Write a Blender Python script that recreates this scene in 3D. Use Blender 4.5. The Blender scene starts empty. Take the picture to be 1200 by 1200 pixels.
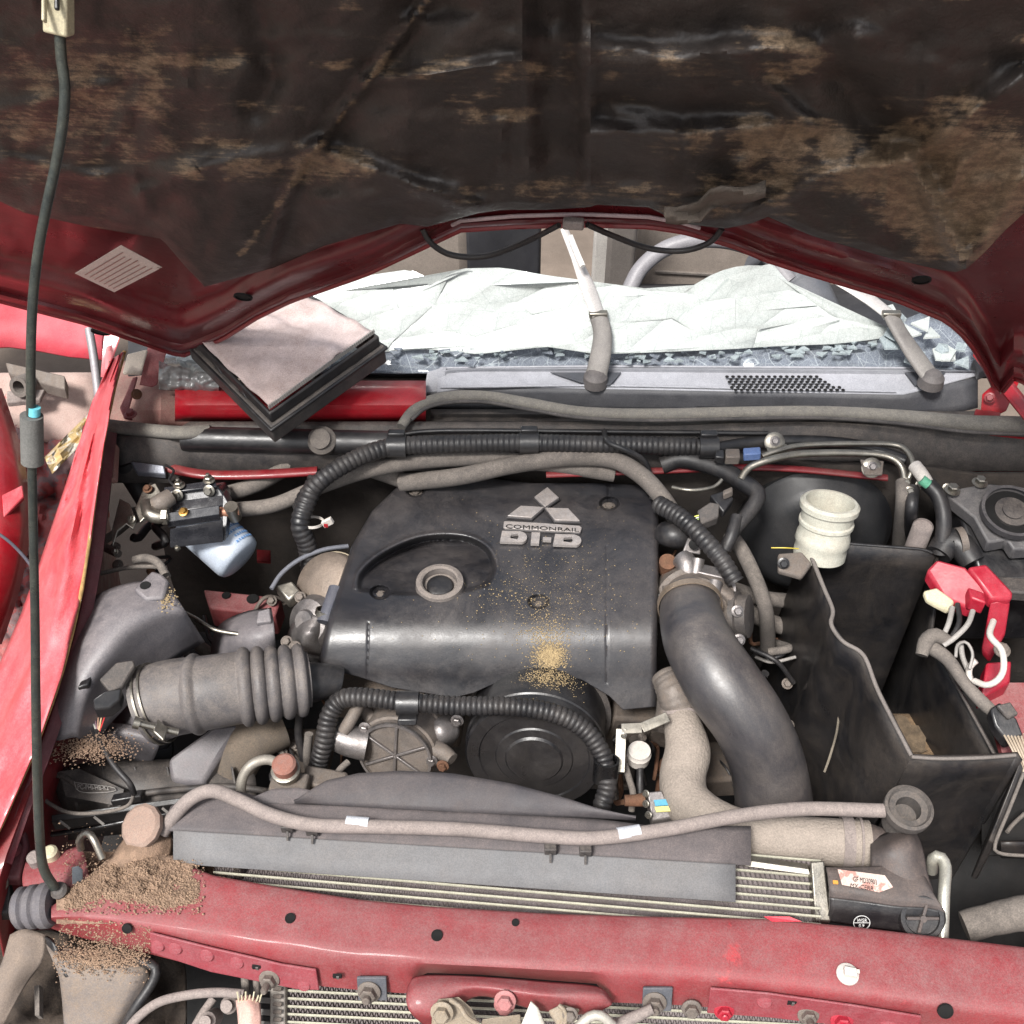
import bpy, bmesh, math, random
import numpy as np
from mathutils import Vector, Matrix, noise
random.seed(7)
SC = bpy.context.scene
COL = SC.collection
# ------------------------------------------------------------------ camera, sky, sun, exposure
F = 1300.0                                   # focal length in photo pixels (photo is 1200 x 1200)
CAMZ = 2.02; PITCH = math.radians(45); YAW = math.radians(5.6)
cd = bpy.data.cameras.new('camera'); cam = bpy.data.objects.new('camera', cd); COL.objects.link(cam)
cd.sensor_width = 36; cd.lens = 36*F/1200; cd.clip_start = .02; cd.clip_end = 400
cam.location = (0, 0, CAMZ); cam.rotation_euler = (math.pi/2-PITCH, 0, YAW)
SC.camera = cam
w = bpy.data.worlds.new('World'); SC.world = w; w.use_nodes = True
nt = w.node_tree; bg = nt.nodes['Background']
sky = nt.nodes.new('ShaderNodeTexSky'); sky.sky_type = 'NISHITA'; sky.sun_disc = False
SUN_EL = math.radians(58); SUN_AZ = math.radians(205)
sky.sun_elevation = SUN_EL; sky.sun_rotation = SUN_AZ; sky.dust_density = 4; sky.air_density = 1.2
hs = nt.nodes.new('ShaderNodeHueSaturation'); hs.inputs['Saturation'].default_value = .35
nt.links.new(sky.outputs[0], hs.inputs['Color']); nt.links.new(hs.outputs[0], bg.inputs[0])
bg.inputs[1].default_value = .085
sd = bpy.data.lights.new('sun', 'SUN'); so = bpy.data.objects.new('sun', sd); COL.objects.link(so)
sd.energy = 2.7; sd.angle = math.radians(13); sd.color = (1, .97, .93)
sdir = Vector((math.sin(SUN_AZ)*math.cos(SUN_EL), math.cos(SUN_AZ)*math.cos(SUN_EL), math.sin(SUN_EL)))
so.rotation_euler = sdir.to_track_quat('Z', 'Y').to_euler(); so.location = (0, -2, 6)
SC.view_settings.view_transform = 'Standard'; SC.view_settings.look = 'None'
SC.view_settings.exposure = 1.08; SC.view_settings.gamma = 1
# ------------------------------------------------------------------ from photo measurements to places
FH = Vector((-math.sin(YAW), math.cos(YAW), 0)); RT = Vector((math.cos(YAW), math.sin(YAW), 0))
FW = FH*math.cos(PITCH)+Vector((0, 0, -math.sin(PITCH))); UP = FH*math.sin(PITCH)+Vector((0, 0, math.cos(PITCH)))
CAM = Vector((0, 0, CAMZ))
def ray(px, py): return FW+RT*((px-600)/F)+UP*((600-py)/F)
def W(px, py, z):
    d = ray(px, py); return CAM+d*((z-CAMZ)/d.z)
def WY(px, py, y):
    d = ray(px, py); return CAM+d*(y/d.y)
def depth(p): return (Vector(p)-CAM).dot(FW)
def R(rpx, p): return rpx/F*depth(p)
X, Y, Z = Vector((1, 0, 0)), Vector((0, 1, 0)), Vector((0, 0, 1))
def S(r, g, b):
    f = lambda c: (c/255/12.92) if c <= 10 else ((c/255+.055)/1.055)**2.4
    return (f(r), f(g), f(b), 1)
# ------------------------------------------------------------------ materials
MATS = {}
def mat(name, col, rough=.5, metal=0, var=.2, dust=0., dcol=S(138, 130, 126), scale=14, bump=.15, bscale=260,
        spec=.5, coat=0, attr=None, chips=None, trans=0, stretch=None, fine=None):
    if fine is None: fine = .28 if dust > .2 else 0
    if name in MATS: return MATS[name]
    m = bpy.data.materials.new(name); m.use_nodes = True; n = m.node_tree.nodes; l = m.node_tree.links
    b = n['Principled BSDF']
    tc = n.new('ShaderNodeTexCoord'); src = tc.outputs['Object']
    if stretch:
        mp = n.new('ShaderNodeMapping'); mp.inputs['Scale'].default_value = stretch; l.new(src, mp.inputs[0]); src = mp.outputs[0]
    def nz(s, det=6, ro=.6, dist=0):
        t = n.new('ShaderNodeTexNoise'); t.inputs['Scale'].default_value = s; t.inputs['Detail'].default_value = det
        t.inputs['Roughness'].default_value = ro; t.inputs['Distortion'].default_value = dist; l.new(src, t.inputs['Vector']); return t.outputs['Fac']
    def mr(inp, a, c, d=0., e=1.):
        t = n.new('ShaderNodeMapRange'); t.inputs[1].default_value = a; t.inputs[2].default_value = c
        t.inputs[3].default_value = d; t.inputs[4].default_value = e; l.new(inp, t.inputs[0]); return t.outputs[0]
    def mth(op, a, c):
        t = n.new('ShaderNodeMath'); t.operation = op; t.use_clamp = (op != 'POWER')
        for i, q in enumerate((a, c)):
            if isinstance(q, (int, float)): t.inputs[i].default_value = q
            else: l.new(q, t.inputs[i])
        return t.outputs[0]
    def mix(f, a, c):
        t = n.new('ShaderNodeMix'); t.data_type = 'RGBA'
        if isinstance(f, (int, float)): t.inputs[0].default_value = f
        else: l.new(f, t.inputs[0])
        for i, q in ((6, a), (7, c)):
            if isinstance(q, tuple): t.inputs[i].default_value = q
            else: l.new(q, t.inputs[i])
        return t.outputs[2]
    lo = tuple(c*(1-var) for c in col[:3])+(1,); hi = tuple(min(1, c*(1+var)) for c in col[:3])+(1,)
    c = mix(mr(nz(scale), .32, .68), lo, hi)
    c = mix(mth('MULTIPLY', mr(nz(scale*6, 8, .75), .46, .70), .35), c, tuple(min(1, q*.55) for q in col[:3])+(1,))
    ro = mr(nz(scale*2.2, 8), .3, .7, max(.02, rough-.1), min(1, rough+.12))
    if chips:
        k = mr(nz(chips[1], 8, .72), chips[2], chips[2]+.035); c = mix(k, c, chips[0])
    if dust > 0:
        g = n.new('ShaderNodeNewGeometry'); sx = n.new('ShaderNodeSeparateXYZ'); l.new(g.outputs['Normal'], sx.inputs[0])
        up = mr(sx.outputs[2], -.5, .9, .25, 1.)
        d1 = mr(nz(scale*.8, 10, .74, .6), .5-.3*dust, .72-.3*dust)
        d2 = mth('MULTIPLY', mr(nz(420, 3, .85), .30, .70, .35, 1.), mr(nz(scale*5, 6, .7), .30, .66, .45, 1.))
        d = mth('MULTIPLY', mth('MULTIPLY', d1, d2), mth('MULTIPLY', up, min(1., dust*1.25)))
        c = mix(d, c, dcol); ro = mth('ADD', ro, mth('MULTIPLY', d, .5))
    if attr:
        a = n.new('ShaderNodeAttribute'); a.attribute_name = attr[0]
        fa = n.new('ShaderNodeAttribute'); fa.attribute_name = 'flat_place'
        mp2 = n.new('ShaderNodeMapping'); mp2.inputs['Scale'].default_value = (.5, 1.3, 1); l.new(fa.outputs['Vector'], mp2.inputs[0])
        t2 = n.new('ShaderNodeTexNoise'); t2.inputs['Scale'].default_value = attr[2]; t2.inputs['Detail'].default_value = 10; t2.inputs['Roughness'].default_value = .72
        l.new(mp2.outputs[0], t2.inputs['Vector'])
        mp3 = n.new('ShaderNodeMapping'); mp3.inputs['Scale'].default_value = (.12, 1.8, 1); mp3.inputs['Rotation'].default_value = (0, 0, .05); l.new(fa.outputs['Vector'], mp3.inputs[0])
        t4 = n.new('ShaderNodeTexNoise'); t4.inputs['Scale'].default_value = attr[2]*1.4; t4.inputs['Detail'].default_value = 9; t4.inputs['Roughness'].default_value = .8; l.new(mp3.outputs[0], t4.inputs['Vector'])
        t5 = n.new('ShaderNodeTexNoise'); t5.inputs['Scale'].default_value = attr[2]*1.6; t5.inputs['Detail'].default_value = 10; t5.inputs['Roughness'].default_value = .85; l.new(fa.outputs['Vector'], t5.inputs['Vector']); t3 = t5.outputs['Fac']
        st = mth('ADD', mth('ADD', mth('MULTIPLY', t2.outputs['Fac'], .25), mth('MULTIPLY', t4.outputs['Fac'], .40)), mth('MULTIPLY', t3, .35))
        fc = mth('MULTIPLY', a.outputs['Fac'], .30)
        k = mth('MULTIPLY', mr(mth('ADD', st, fc), .615, .70), mr(a.outputs['Fac'], 0, .5, .12, .92))
        dc = mix(mr(t3, .44, .66), tuple(q*.32 for q in attr[1][:3])+(1,), attr[1]); c = mix(k, c, dc)
    if fine > 0:
        k = mr(nz(900, 2, .9), .62, .72, 0, fine); c = mix(k, c, dcol)
    if bump:
        gr = n.new('ShaderNodeMix'); gr.data_type = 'RGBA'; gr.blend_type = 'MULTIPLY'; gr.inputs[0].default_value = 1
        l.new(c, gr.inputs[6]); gc = mix(mr(nz(620, 2, .7), .40, .60), (.86, .86, .86, 1), (1.07, 1.07, 1.06, 1)); l.new(gc, gr.inputs[7]); c = gr.outputs[2]
    l.new(c, b.inputs['Base Color']); l.new(ro, b.inputs['Roughness'])
    b.inputs['Metallic'].default_value = metal; b.inputs['Specular IOR Level'].default_value = spec
    if coat: b.inputs['Coat Weight'].default_value = coat; b.inputs['Coat Roughness'].default_value = .12
    if trans: b.inputs['Transmission Weight'].default_value = trans
    if bump:
        bp = n.new('ShaderNodeBump'); bp.inputs['Strength'].default_value = bump; bp.inputs['Distance'].default_value = .002
        l.new(nz(bscale, 5, .7), bp.inputs['Height']); l.new(bp.outputs[0], b.inputs['Normal'])
    MATS[name] = m; return m
TAN = S(160, 148, 138); BRN = S(128, 108, 86)
red_paint = mat('red_paint', S(160, 16, 32), .34, 0, .15, .30, S(150, 120, 112), 9, .05, coat=.35)
red_shaded = mat('red_paint_shaded', S(124, 16, 28), .42, 0, .2, .42, S(128, 100, 92), 12, .08, coat=.3)  # darker copy of the body red, shade painted in for bonnet and bay parts
red_bay = mat('red_paint_dusty', S(130, 28, 38), .55, 0, .2, .9, S(148, 116, 114), 8, .12)
red_front = mat('red_paint_front', S(132, 16, 30), .42, 0, .22, .95, S(134, 98, 98), 6, .2, coat=.1, fine=.3, chips=(S(176, 18, 34), 9, .655))
red_lit = mat('red_paint_lit', S(192, 34, 50), .34, 0, .14, .6, S(214, 140, 144), 6, .12, coat=.5, stretch=(1.5, .8, 1), fine=.2)  # lit copy of the body red; pale sheen streaks painted in with the dust
blk = mat('black_plastic', S(24, 24, 27), .34, 0, .25, .30, S(108, 102, 98), 16, .15, spec=.7)
blk_dusty = mat('black_plastic_dusty', S(38, 38, 41), .5, 0, .25, .62, S(126, 116, 108), 12, .18, fine=.35)
blk_gloss = mat('black_gloss', S(18, 18, 20), .25, 0, .2, .16, S(100, 96, 90), 14, .08)
blk_metal = mat('black_painted_metal', S(36, 37, 42), .25, .0, .2, .25, S(128, 126, 128), 14, .06, spec=1.)
cover_m = mat('cover_plastic', S(30, 31, 36), .33, 0, .28, .46, S(92, 84, 80), 9, .12, 420, fine=.35, spec=.9)
shroud_m = mat('shroud_plastic', S(70, 67, 70), .6, 0, .16, .7, S(120, 110, 108), 7, .15, fine=.35)
foam_m = mat('grey_baffle', S(104, 104, 106), .7, 0, .10, .4, S(124, 118, 114), 8, .1)
rub = mat('rubber', S(28, 28, 31), .44, 0, .25, .30, S(116, 108, 102), 16, .15)
rub_tan = mat('rubber_dusty', S(78, 74, 72), .85, 0, .28, .78, S(138, 129, 121), 18, .35)
rub_pale = mat('rubber_pale_dust', S(112, 104, 102), .9, 0, .28, .9, S(156, 144, 138), 22, .45, 180, fine=.3)
seal_m = mat('seal_rubber', S(92, 90, 88), .75, 0, .28, .8, S(142, 136, 126), 20, .3, fine=.3)
alu = mat('aluminium', S(140, 136, 136), .42, .8, .2, .45, S(140, 128, 118), 20, .3, 150)
alu_dull = mat('cast_aluminium', S(116, 110, 106), .6, .5, .25, .6, S(134, 118, 104), 22, .5, 140)
steel = mat('zinc_steel', S(150, 146, 138), .34, .9, .2, .35, S(150, 138, 118), 25, .15)
rust = mat('rusty_steel', S(112, 78, 60), .8, .3, .4, .4, BRN, 30, .5)
white_pl = mat('white_plastic', S(196, 190, 184), .45, 0, .06, .3, S(176, 160, 138), 16, .08)
cream_pl = mat('aged_plastic', S(190, 184, 158), .4, 0, .12, .4, S(160, 130, 96), 20, .1)
cloth = mat('grey_upholstery', S(134, 124, 116), .95, 0, .12, .2, S(160, 150, 140), 20, .3)
dark_in = mat('interior_black', S(40, 40, 44), .6, 0, .2, .2, S(120, 118, 116), 12, .1)
soil_m = mat('dry_soil', S(140, 116, 98), .98, 0, .35, .0, BRN, 60, .9, 400)
crumb_m = mat('golden_grit', S(158, 138, 104), .95, 0, .3, 0, BRN, 300, .3)
ink_m = mat('black_ink', S(30, 28, 28), .7, 0, .1, 0)
blue_ink = mat('blue_ink', S(90, 130, 178), .6, 0, .1, 0)
hole_m = mat('painted_hole_black', S(6, 5, 5), .9, 0, .1, 0, bump=0)  # paints the dark inside of holes on solid pieces; nothing is cut through
gap_shade_m = mat('gap_shade_black', S(20, 20, 21), .8, 0, .4, .4, S(60, 54, 50), 10, .3)  # near-black colour stands in for the shade in the bay gaps
grey_wire = mat('wire_grey', S(150, 146, 142), .6, 0, .15, .4)
# ------------------------------------------------------------------ objects
WORG = {}
def worg(o): return WORG.get(o.name, Vector((0, 0, 0))) if o else Vector((0, 0, 0))
def tag(o, label=None, cat=None, group=None, kind=None):
    if label: o['label'] = label
    if cat: o['category'] = cat
    if group: o['group'] = group
    if kind: o['kind'] = kind
    return o
def thing(name, label, cat, loc=(0, 0, 0), group=None):
    o = bpy.data.objects.new(name, None); COL.objects.link(o); o.location = loc; o.empty_display_size = .02
    WORG[o.name] = Vector(loc); return tag(o, label, cat, group)
class MB:
    def __init__(s): s.v = []; s.f = []
    def add(s, vs, fs):
        k = len(s.v); s.v += [tuple(p) for p in vs]; s.f += [tuple(i+k for i in f) for f in fs]; return s
    def grid(s, rows, close_u=False, close_v=False):
        n = len(rows[0]); m = len(rows); vs = [p for r in rows for p in r]; fs = []
        for i in range(m-1 if not close_v else m):
            for j in range(n-1 if not close_u else n):
                a, b_ = i*n+j, i*n+(j+1) % n; c, d = ((i+1) % m)*n+(j+1) % n, ((i+1) % m)*n+j
                fs.append((a, b_, c, d))
        return s.add(vs, fs)
    def prism(s, loop, vec):
        vec = Vector(vec); a = [Vector(p) for p in loop]; n = len(a)
        vs = a+[p+vec for p in a]; fs = [tuple(range(n))[::-1], tuple(range(n, 2*n))]
        fs += [(i, (i+1) % n, n+(i+1) % n, n+i) for i in range(n)]
        return s.add(vs, fs)
    def box(s, c, size, rx=X, ry=Y, rz=None):
        rx = Vector(rx).normalized(); ry = Vector(ry).normalized(); rz = Vector(rz).normalized() if rz else rx.cross(ry).normalized()
        c = Vector(c); h = [q/2 for q in size]
        vs = [c+rx*(sx*h[0])+ry*(sy*h[1])+rz*(sz*h[2]) for sz in (-1, 1) for sx, sy in ((-1, -1), (1, -1), (1, 1), (-1, 1))]
        return s.add(vs, [(3, 2, 1, 0), (4, 5, 6, 7), (0, 1, 5, 4), (1, 2, 6, 5), (2, 3, 7, 6), (3, 0, 4, 7)])
    def bar(s, p0, p1, wd, ht, up=Z):
        p0, p1 = Vector(p0), Vector(p1); d = (p1-p0); L = d.length; d.normalize(); sd_ = Vector(up).cross(d).normalized()
        return s.box((p0+p1)/2, (L, wd, ht), d, sd_, d.cross(sd_))
    def lathe(s, c, axis, prof, seg=32, cap=(True, True), ref=None, arc=None):
        c = Vector(c); ax = Vector(axis).normalized(); r0 = (Vector(ref) if ref else (Z if abs(ax.z) < .9 else X)); u = (r0-ax*r0.dot(ax)).normalized(); v = ax.cross(u)
        rows = [[c+ax*h+(u*math.cos(2*math.pi*j/seg)+v*math.sin(2*math.pi*j/seg))*r for j in range(seg)] for r, h in prof]
        k = len(s.v); s.grid(rows, close_u=True)
        if cap[0]: s.f.append(tuple(k+j for j in range(seg))[::-1])
        m = (len(prof)-1)*seg
        if cap[1]: s.f.append(tuple(k+m+j for j in range(seg)))
        return s
    def tube(s, pts, r, seg=14, cap=True, flat=1.):
        n = len(pts); rr = r if hasattr(r, '__len__') else [r]*n
        t = [(pts[min(i+1, n-1)]-pts[max(i-1, 0)]).normalized() for i in range(n)]
        u = (Z-t[0]*Z.dot(t[0])); u = u.normalized() if u.length > .05 else X.cross(t[0]).normalized()
        rows = []
        for i in range(n):
            u = (u-t[i]*u.dot(t[i])).normalized(); v = t[i].cross(u)
            rows.append([pts[i]+(u*math.cos(2*math.pi*j/seg)*flat+v*math.sin(2*math.pi*j/seg))*rr[i] for j in range(seg)])
        k = len(s.v); s.grid(rows, close_u=True)
        if cap:
            s.f.append(tuple(k+j for j in range(seg))[::-1]); m = (n-1)*seg; s.f.append(tuple(k+m+j for j in range(seg)))
        return s
    def build(s, name, m, parent=None, smooth=35, bevel=0, solid=0, sub=0, label=None, kind=None, cat=None, group=None):
        if not s.v: return None
        v = np.array(s.v, dtype=float); c = (v.min(0)+v.max(0))/2
        me = bpy.data.meshes.new(name); me.from_pydata([tuple(p) for p in (v-c)], [], s.f); me.validate(); me.update()
        bm = bmesh.new(); bm.from_mesh(me); bmesh.ops.recalc_face_normals(bm, faces=bm.faces); bm.to_mesh(me); bm.free()
        if smooth:
            me.polygons.foreach_set('use_smooth', [True]*len(me.polygons)); me.set_sharp_from_angle(angle=math.radians(smooth))
        me.materials.append(m)
        o = bpy.data.objects.new(name, me); COL.objects.link(o)
        if parent: o.parent = parent
        o.location = Vector(c)-worg(parent); WORG[o.name] = Vector(c)
        if solid:
            q = o.modifiers.new('thickness', 'SOLIDIFY'); q.thickness = solid; q.offset = -1
        if sub:
            q = o.modifiers.new('subdivision', 'SUBSURF'); q.levels = q.render_levels = sub
        if bevel:
            q = o.modifiers.new('bevel', 'BEVEL'); q.width = bevel; q.segments = 2; q.limit_method = 'ANGLE'; q.angle_limit = math.radians(35)
            q.harden_normals = False
        return tag(o, label, cat, group, kind)
def cr(pts, step=.006):
    """Catmull-Rom curve through 3D points, even steps"""
    P = [Vector(p) for p in pts]; P = [P[0]*2-P[1]]+P+[P[-1]*2-P[-2]]; out = []
    for i in range(1, len(P)-2):
        a, b_, c, d = P[i-1:i+3]; L = (c-b_).length; n = max(2, int(L/step)+1)
        for k in range(n):
            t = k/n; out.append(.5*((2*b_)+(c-a)*t+(2*a-5*b_+4*c-d)*t*t+(3*b_-a-3*c+d)*t**3))
    out.append(P[-2]); return out
def resample(pts, step):
    d = [0]
    for a, b_ in zip(pts, pts[1:]): d.append(d[-1]+(b_-a).length)
    n = max(2, int(d[-1]/step)); xs = np.linspace(0, d[-1], n+1); A = np.array([tuple(p) for p in pts])
    return [Vector(q) for q in np.stack([np.interp(xs, d, A[:, i]) for i in range(3)], 1)], xs
def path(pp): return [W(*p[:3]) if not isinstance(p, Vector) else p for p in pp]
def hose(name, pp, rpx, m, parent=None, corr=0, amp=.16, seg=16, flat=1., step=.006, wob=0, **kw):
    P = path(pp); n = len(P); rp = rpx if hasattr(rpx, '__len__') else [rpx]*n
    rad = [R(rp[i], P[i]) for i in range(n)]
    C = cr(P, .008); dd = [0]
    for a, b_ in zip(C, C[1:]): dd.append(dd[-1]+(b_-a).length)
    kd = [0]
    for i in range(1, n):
        j = min(range(len(C)), key=lambda q: (C[q]-P[i]).length); kd.append(max(dd[j], kd[-1]+1e-6))
    pts, xs = resample(C, corr/6 if corr else step)
    rr = np.interp(xs, kd, rad)
    if corr: rr = rr*(1+amp*(np.sqrt(np.abs(np.sin(np.pi*xs/corr)))-.7))
    if wob: rr = rr*(1+wob*np.array([noise.noise(Vector((x*25, 3, 1))) for x in xs]))
    mb = MB(); mb.tube(pts, list(rr), seg, True, flat)
    kw.setdefault('smooth', 60)
    return mb.build(name, m, parent, **kw)
def hose_thing(name, pp, rpx, m, label, cat, group=None, **kw):
    return tag(hose(name, pp, rpx, m, None, **kw), label, cat, group)
def ringat(name, p, ax, r, wdt, th, m, parent, seg=32, **kw):
    mb = MB(); mb.lathe(Vector(p)-Vector(ax).normalized()*wdt/2, ax, [(r, 0), (r+th, 0), (r+th, wdt), (r, wdt)], seg, (False, False))
    return mb.build(name, m, parent, **kw)
BOLT = {}
def bolt(parent, p, nrm, r, m=None, name='bolt', stud=0):
    """hex head on a flange washer; alike bolts share one mesh"""
    m = m or steel; k = (m.name, round(r, 4), stud)
    if k not in BOLT:
        mb = MB(); mb.lathe((0, 0, 0), Z, [(r*1.45, 0), (r*1.45, r*.18), (r*1.1, r*.34)], 18, (True, True))
        mb.lathe((0, 0, r*.3), Z, [(r, 0), (r, r*.85), (r*.8, r)], 6)
        if stud: mb.lathe((0, 0, r), Z, [(r*.5, 0), (r*.5, stud*.85), (r*.35, stud)], 12)
        o = mb.build(name, m, None, smooth=30); me = o.data; off = Vector(o.location); bpy.data.objects.remove(o); BOLT[k] = (me, off)
    me, off = BOLT[k]; o = bpy.data.objects.new(name, me); COL.objects.link(o)
    q = Vector(nrm).normalized().to_track_quat('Z', 'Y'); o.rotation_euler = q.to_euler()
    o.parent = parent; o.location = Vector(p)+q@off-worg(parent); WORG[o.name] = Vector(p); return o
def sheet(loop, m, name, parent=None, th=.002, **kw):
    mb = MB(); mb.add(loop, [tuple(range(len(loop)))]); return mb.build(name, m, parent, solid=th, smooth=0, **kw)
def text(body, quad, m, name, parent, depth_=.001, up=Z, **kw):
    """quad = 3D corners (bottom left, bottom right, top right, top left)"""
    cu = bpy.data.curves.new('t', 'FONT'); cu.body = body; cu.extrude = .5; cu.resolution_u = 3; cu.fill_mode = 'BOTH'
    for a_, v_ in kw.pop('curve', {}).items(): setattr(cu, a_, v_)
    o = bpy.data.objects.new('t', cu); COL.objects.link(o); bpy.context.view_layer.update()
    me = bpy.data.meshes.new_from_object(o.evaluated_get(bpy.context.evaluated_depsgraph_get()))
    vs = np.array([tuple(v.co) for v in me.vertices]); fs = [tuple(p.vertices) for p in me.polygons]
    bpy.data.objects.remove(o); bpy.data.curves.remove(cu); bpy.data.meshes.remove(me)
    lo, hi = vs.min(0), vs.max(0); A, B, C, D = [Vector(q) for q in quad]; out = []
    for x, y, z in vs:
        u, v = (x-lo[0])/(hi[0]-lo[0]), (y-lo[1])/(hi[1]-lo[1])
        out.append((A*(1-u)+B*u)*(1-v)+(D*(1-u)+C*u)*v+Vector(up)*((z-lo[2])/(hi[2]-lo[2])*depth_))
    return MB().add(out, fs).build(name, m, parent, smooth=0, **kw)
def interp(x, xs, ys): return float(np.interp(x, xs, ys))
def inside(px, py, poly):
    c = np.zeros(np.shape(px), bool); n = len(poly)
    for i in range(n):
        x0, y0 = poly[i]; x1, y1 = poly[(i+1) % n]
        if y0 == y1: continue
        k = ((y0 > py) != (y1 > py)) & (px < (x1-x0)*(py-y0)/(y1-y0)+x0); c ^= k
    return c
def dseg(px, py, pl, closed=False):
    d = np.full(np.shape(px), 1e9); q = list(pl)+([pl[0]] if closed else [])
    for (x0, y0), (x1, y1) in zip(q, q[1:]):
        L = (x1-x0)**2+(y1-y0)**2+1e-9; t = np.clip(((px-x0)*(x1-x0)+(py-y0)*(y1-y0))/L, 0, 1)
        d = np.minimum(d, np.hypot(px-x0-t*(x1-x0), py-y0-t*(y1-y0)))
    return d
# ================================================================== THE SETTING: yard ground, neighbours
def ground():
    n = 60; rows = []
    for i in range(n+1):
        r = []
        for j in range(n+1):
            a = (i/n*2-1); b_ = (j/n*2-1); x = math.copysign(abs(b_)**2.2, b_)*60; y = math.copysign(abs(a)**2.2, a)*60
            r.append((x, y, .03*noise.noise(Vector((x*.8, y*.8, 0)))))
        rows.append(r)
    m = mat('yard_dirt', S(112, 100, 90), .95, 0, .25, 0, scale=3, bump=.8, bscale=40)
    MB().grid(rows).build('ground', m, None, kind='structure')
ground()
HZ = .92
hl, hr = W(200, 410, HZ), W(1170, 470, HZ)
HY = (hl.y+hr.y)/2
AL = math.radians(55); HN = Vector((0, -math.sin(AL), -math.cos(AL)))      # underside normal of the raised bonnet
def H(px, py, off=0):
    """a point of the raised bonnet's plane (off: towards the underside)"""
    d = ray(px, py); o = Vector((0, HY, HZ))+HN*off; return CAM+d*((o-CAM).dot(HN)/d.dot(HN))
# ------------------------------------------------------------------ car body shell
body = thing('car_body', 'red accident damaged pickup body around the engine bay, dusty and stripped', 'car body', (0, .9, .5))
yF = W(600, 512, .84).y                      # firewall
xl, xr = W(130, 520, .84).x, W(1330, 520, .84).x
m = MB(); m.grid([[(xl-.015+(xr+.1-xl+.015)*j/24, yF+.006*math.sin(j*1.9)+(.02 if i in (2, 3) else 0), .835-.56*i/6) for j in range(25)] for i in range(7)])
m.build('firewall', mat('firewall_felt', S(44, 40, 38), .9, 0, .4, .5, S(92, 82, 74), 14, .5, 90), body, solid=.01)
# red upper firewall rail and its dusty ledge under the seal
rows = [[W(px, py0, z) for px in range(120, 1340, 40)] for py0, z in ((498, .87), (503, .868), (540, .83))]
rr = []
for py, z in ((494, .875), (500, .872), (552, .822)): rr.append([W(px, py+(14 if px < 220 else 0), z)+Vector((0, .0, 0)) for px in range(126, 1340, 24)])
MB().grid(rr).build('firewall_rail', blk_dusty, body, solid=.004)
hose('red_flange', [(196, 548, .835), (240, 556, .832), (300, 556, .832), (372, 552, .834)], 7, red_shaded, body, seg=10, flat=.6)
hose('red_flange', [(640, 556, .83), (760, 552, .832), (900, 548, .834), (1040, 560, .836)], 5, red_shaded, body, seg=10, flat=.6)
# bay floor and sides
m = MB(); m.box(((xl+xr)/2, yF-.42, .24), (xr-xl+.16, 1.3, .02)); m.build('bay_floor', gap_shade_m, body)
def wing(pxs, name, mt, zb, dx, lab=None):
    rows = []
    for (px, py, z) in pxs:
        a = W(px, py, z); rows.append([a+Vector((dx, 0, 0)), a, a+Vector((dx*.3, 0, -.05)), a+Vector((dx*1.2, 0, -.16)), a+Vector((dx*3, 0, zb-z))])
    MB().grid(rows).build(name, mt, body, solid=.003, label=lab)
wing([(118, 500, .86), (112, 560, .85), (103, 640, .84), (88, 740, .82), (64, 840, .80), (34, 930, .79), (8, 1000, .77), (-10, 1060, .75)], 'inner_wing', red_shaded, .3, -.03)
wing([(1330, 500, .86), (1330, 640, .82), (1330, 800, .80), (1310, 950, .78), (1300, 1080, .76)], 'inner_wing', red_bay, .3, .03)
rows = []
for i in range(13):
    y_ = yF+.25-1.15*i/12; rows.append([(xr+.02+o, y_, z) for o, z in ((0, .845-.004*i), (.05, .85-.004*i), (.11, .83-.004*i), (.14, .78-.004*i), (.155, .6), (.15, .25))])
MB().grid(rows).build('outer_panel', red_paint, body, solid=.002, smooth=60)
# bright deep red rails seen in the gaps
m = MB(); m.prism([W(238, 690, .62), W(330, 700, .62), W(322, 722, .62), W(245, 712, .62)], (0, 0, -.05)); m.build('bracket_plate', red_bay, body, bevel=.004)
for (a, b_, c) in ((257, 692, 5), (288, 696, 7)):
    m = MB(); p = W(a+8, b_+6, .622); m.lathe(p, Z, [(R(c, p), 0), (R(c, p), .0015)], 20); m.build('hole', hole_m, body)
m = MB(); m.prism([W(301, 644, .60), W(317, 645, .60), W(317, 658, .60), W(301, 657, .60)], (0, 0, -.006)); m.build('inspection_plug', red_shaded, body)
# red wall at rear right of the bay with studs
rows = []
for i in range(5):
    rows.append([W(1035+ (1225-1035)*j/6, 503+i*17+ (j*1.5), .862-.028*i) for j in range(7)])
MB().grid(rows).build('side_panel', red_paint, body, solid=.003)
for (a, b_) in ((1068, 520), (1110, 572)): bolt(body, W(a, b_, .84), (0, -.8, .6), .0055)
# left rear corner: dusty tower, strut and red hinge
rows = []
for i in range(9):
    r = []
    for j in range(9):
        px, py = 128+ (250-128)*j/8, 425+ (500-425)*i/8; d = math.hypot(px-190, (py-470)*1.4)
        r.append(W(px, py, .83+.05*math.exp(-(d/38)**2)+.01*noise.noise(Vector((px*.05, py*.05, 2)))))
    rows.append(r)
MB().grid(rows).build('strut_tower', mat('tower_dust', S(138, 84, 80), .8, 0, .3, 1.0, S(158, 138, 126), 12, .3), body, solid=.004)
hl_ = thing('bonnet_hinge', 'dusty pink-red left bonnet hinge on the strut tower', 'hinge', W(180, 450, .9))
m = MB(); m.prism([W(172, 405, .93), W(192, 408, .93), W(178, 455, .88), W(162, 452, .88)], (.01, .004, .004)); m.build('arm', red_bay, hl_, bevel=.003)
m = MB(); m.prism([W(156, 445, .885), W(162, 443, .885), W(152, 480, .87), W(156, 494, .868), (W(146, 492, .868)), W(141, 480, .87)], (0, 0, .005)); m.build('base', red_bay, hl_, bevel=.002)
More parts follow.
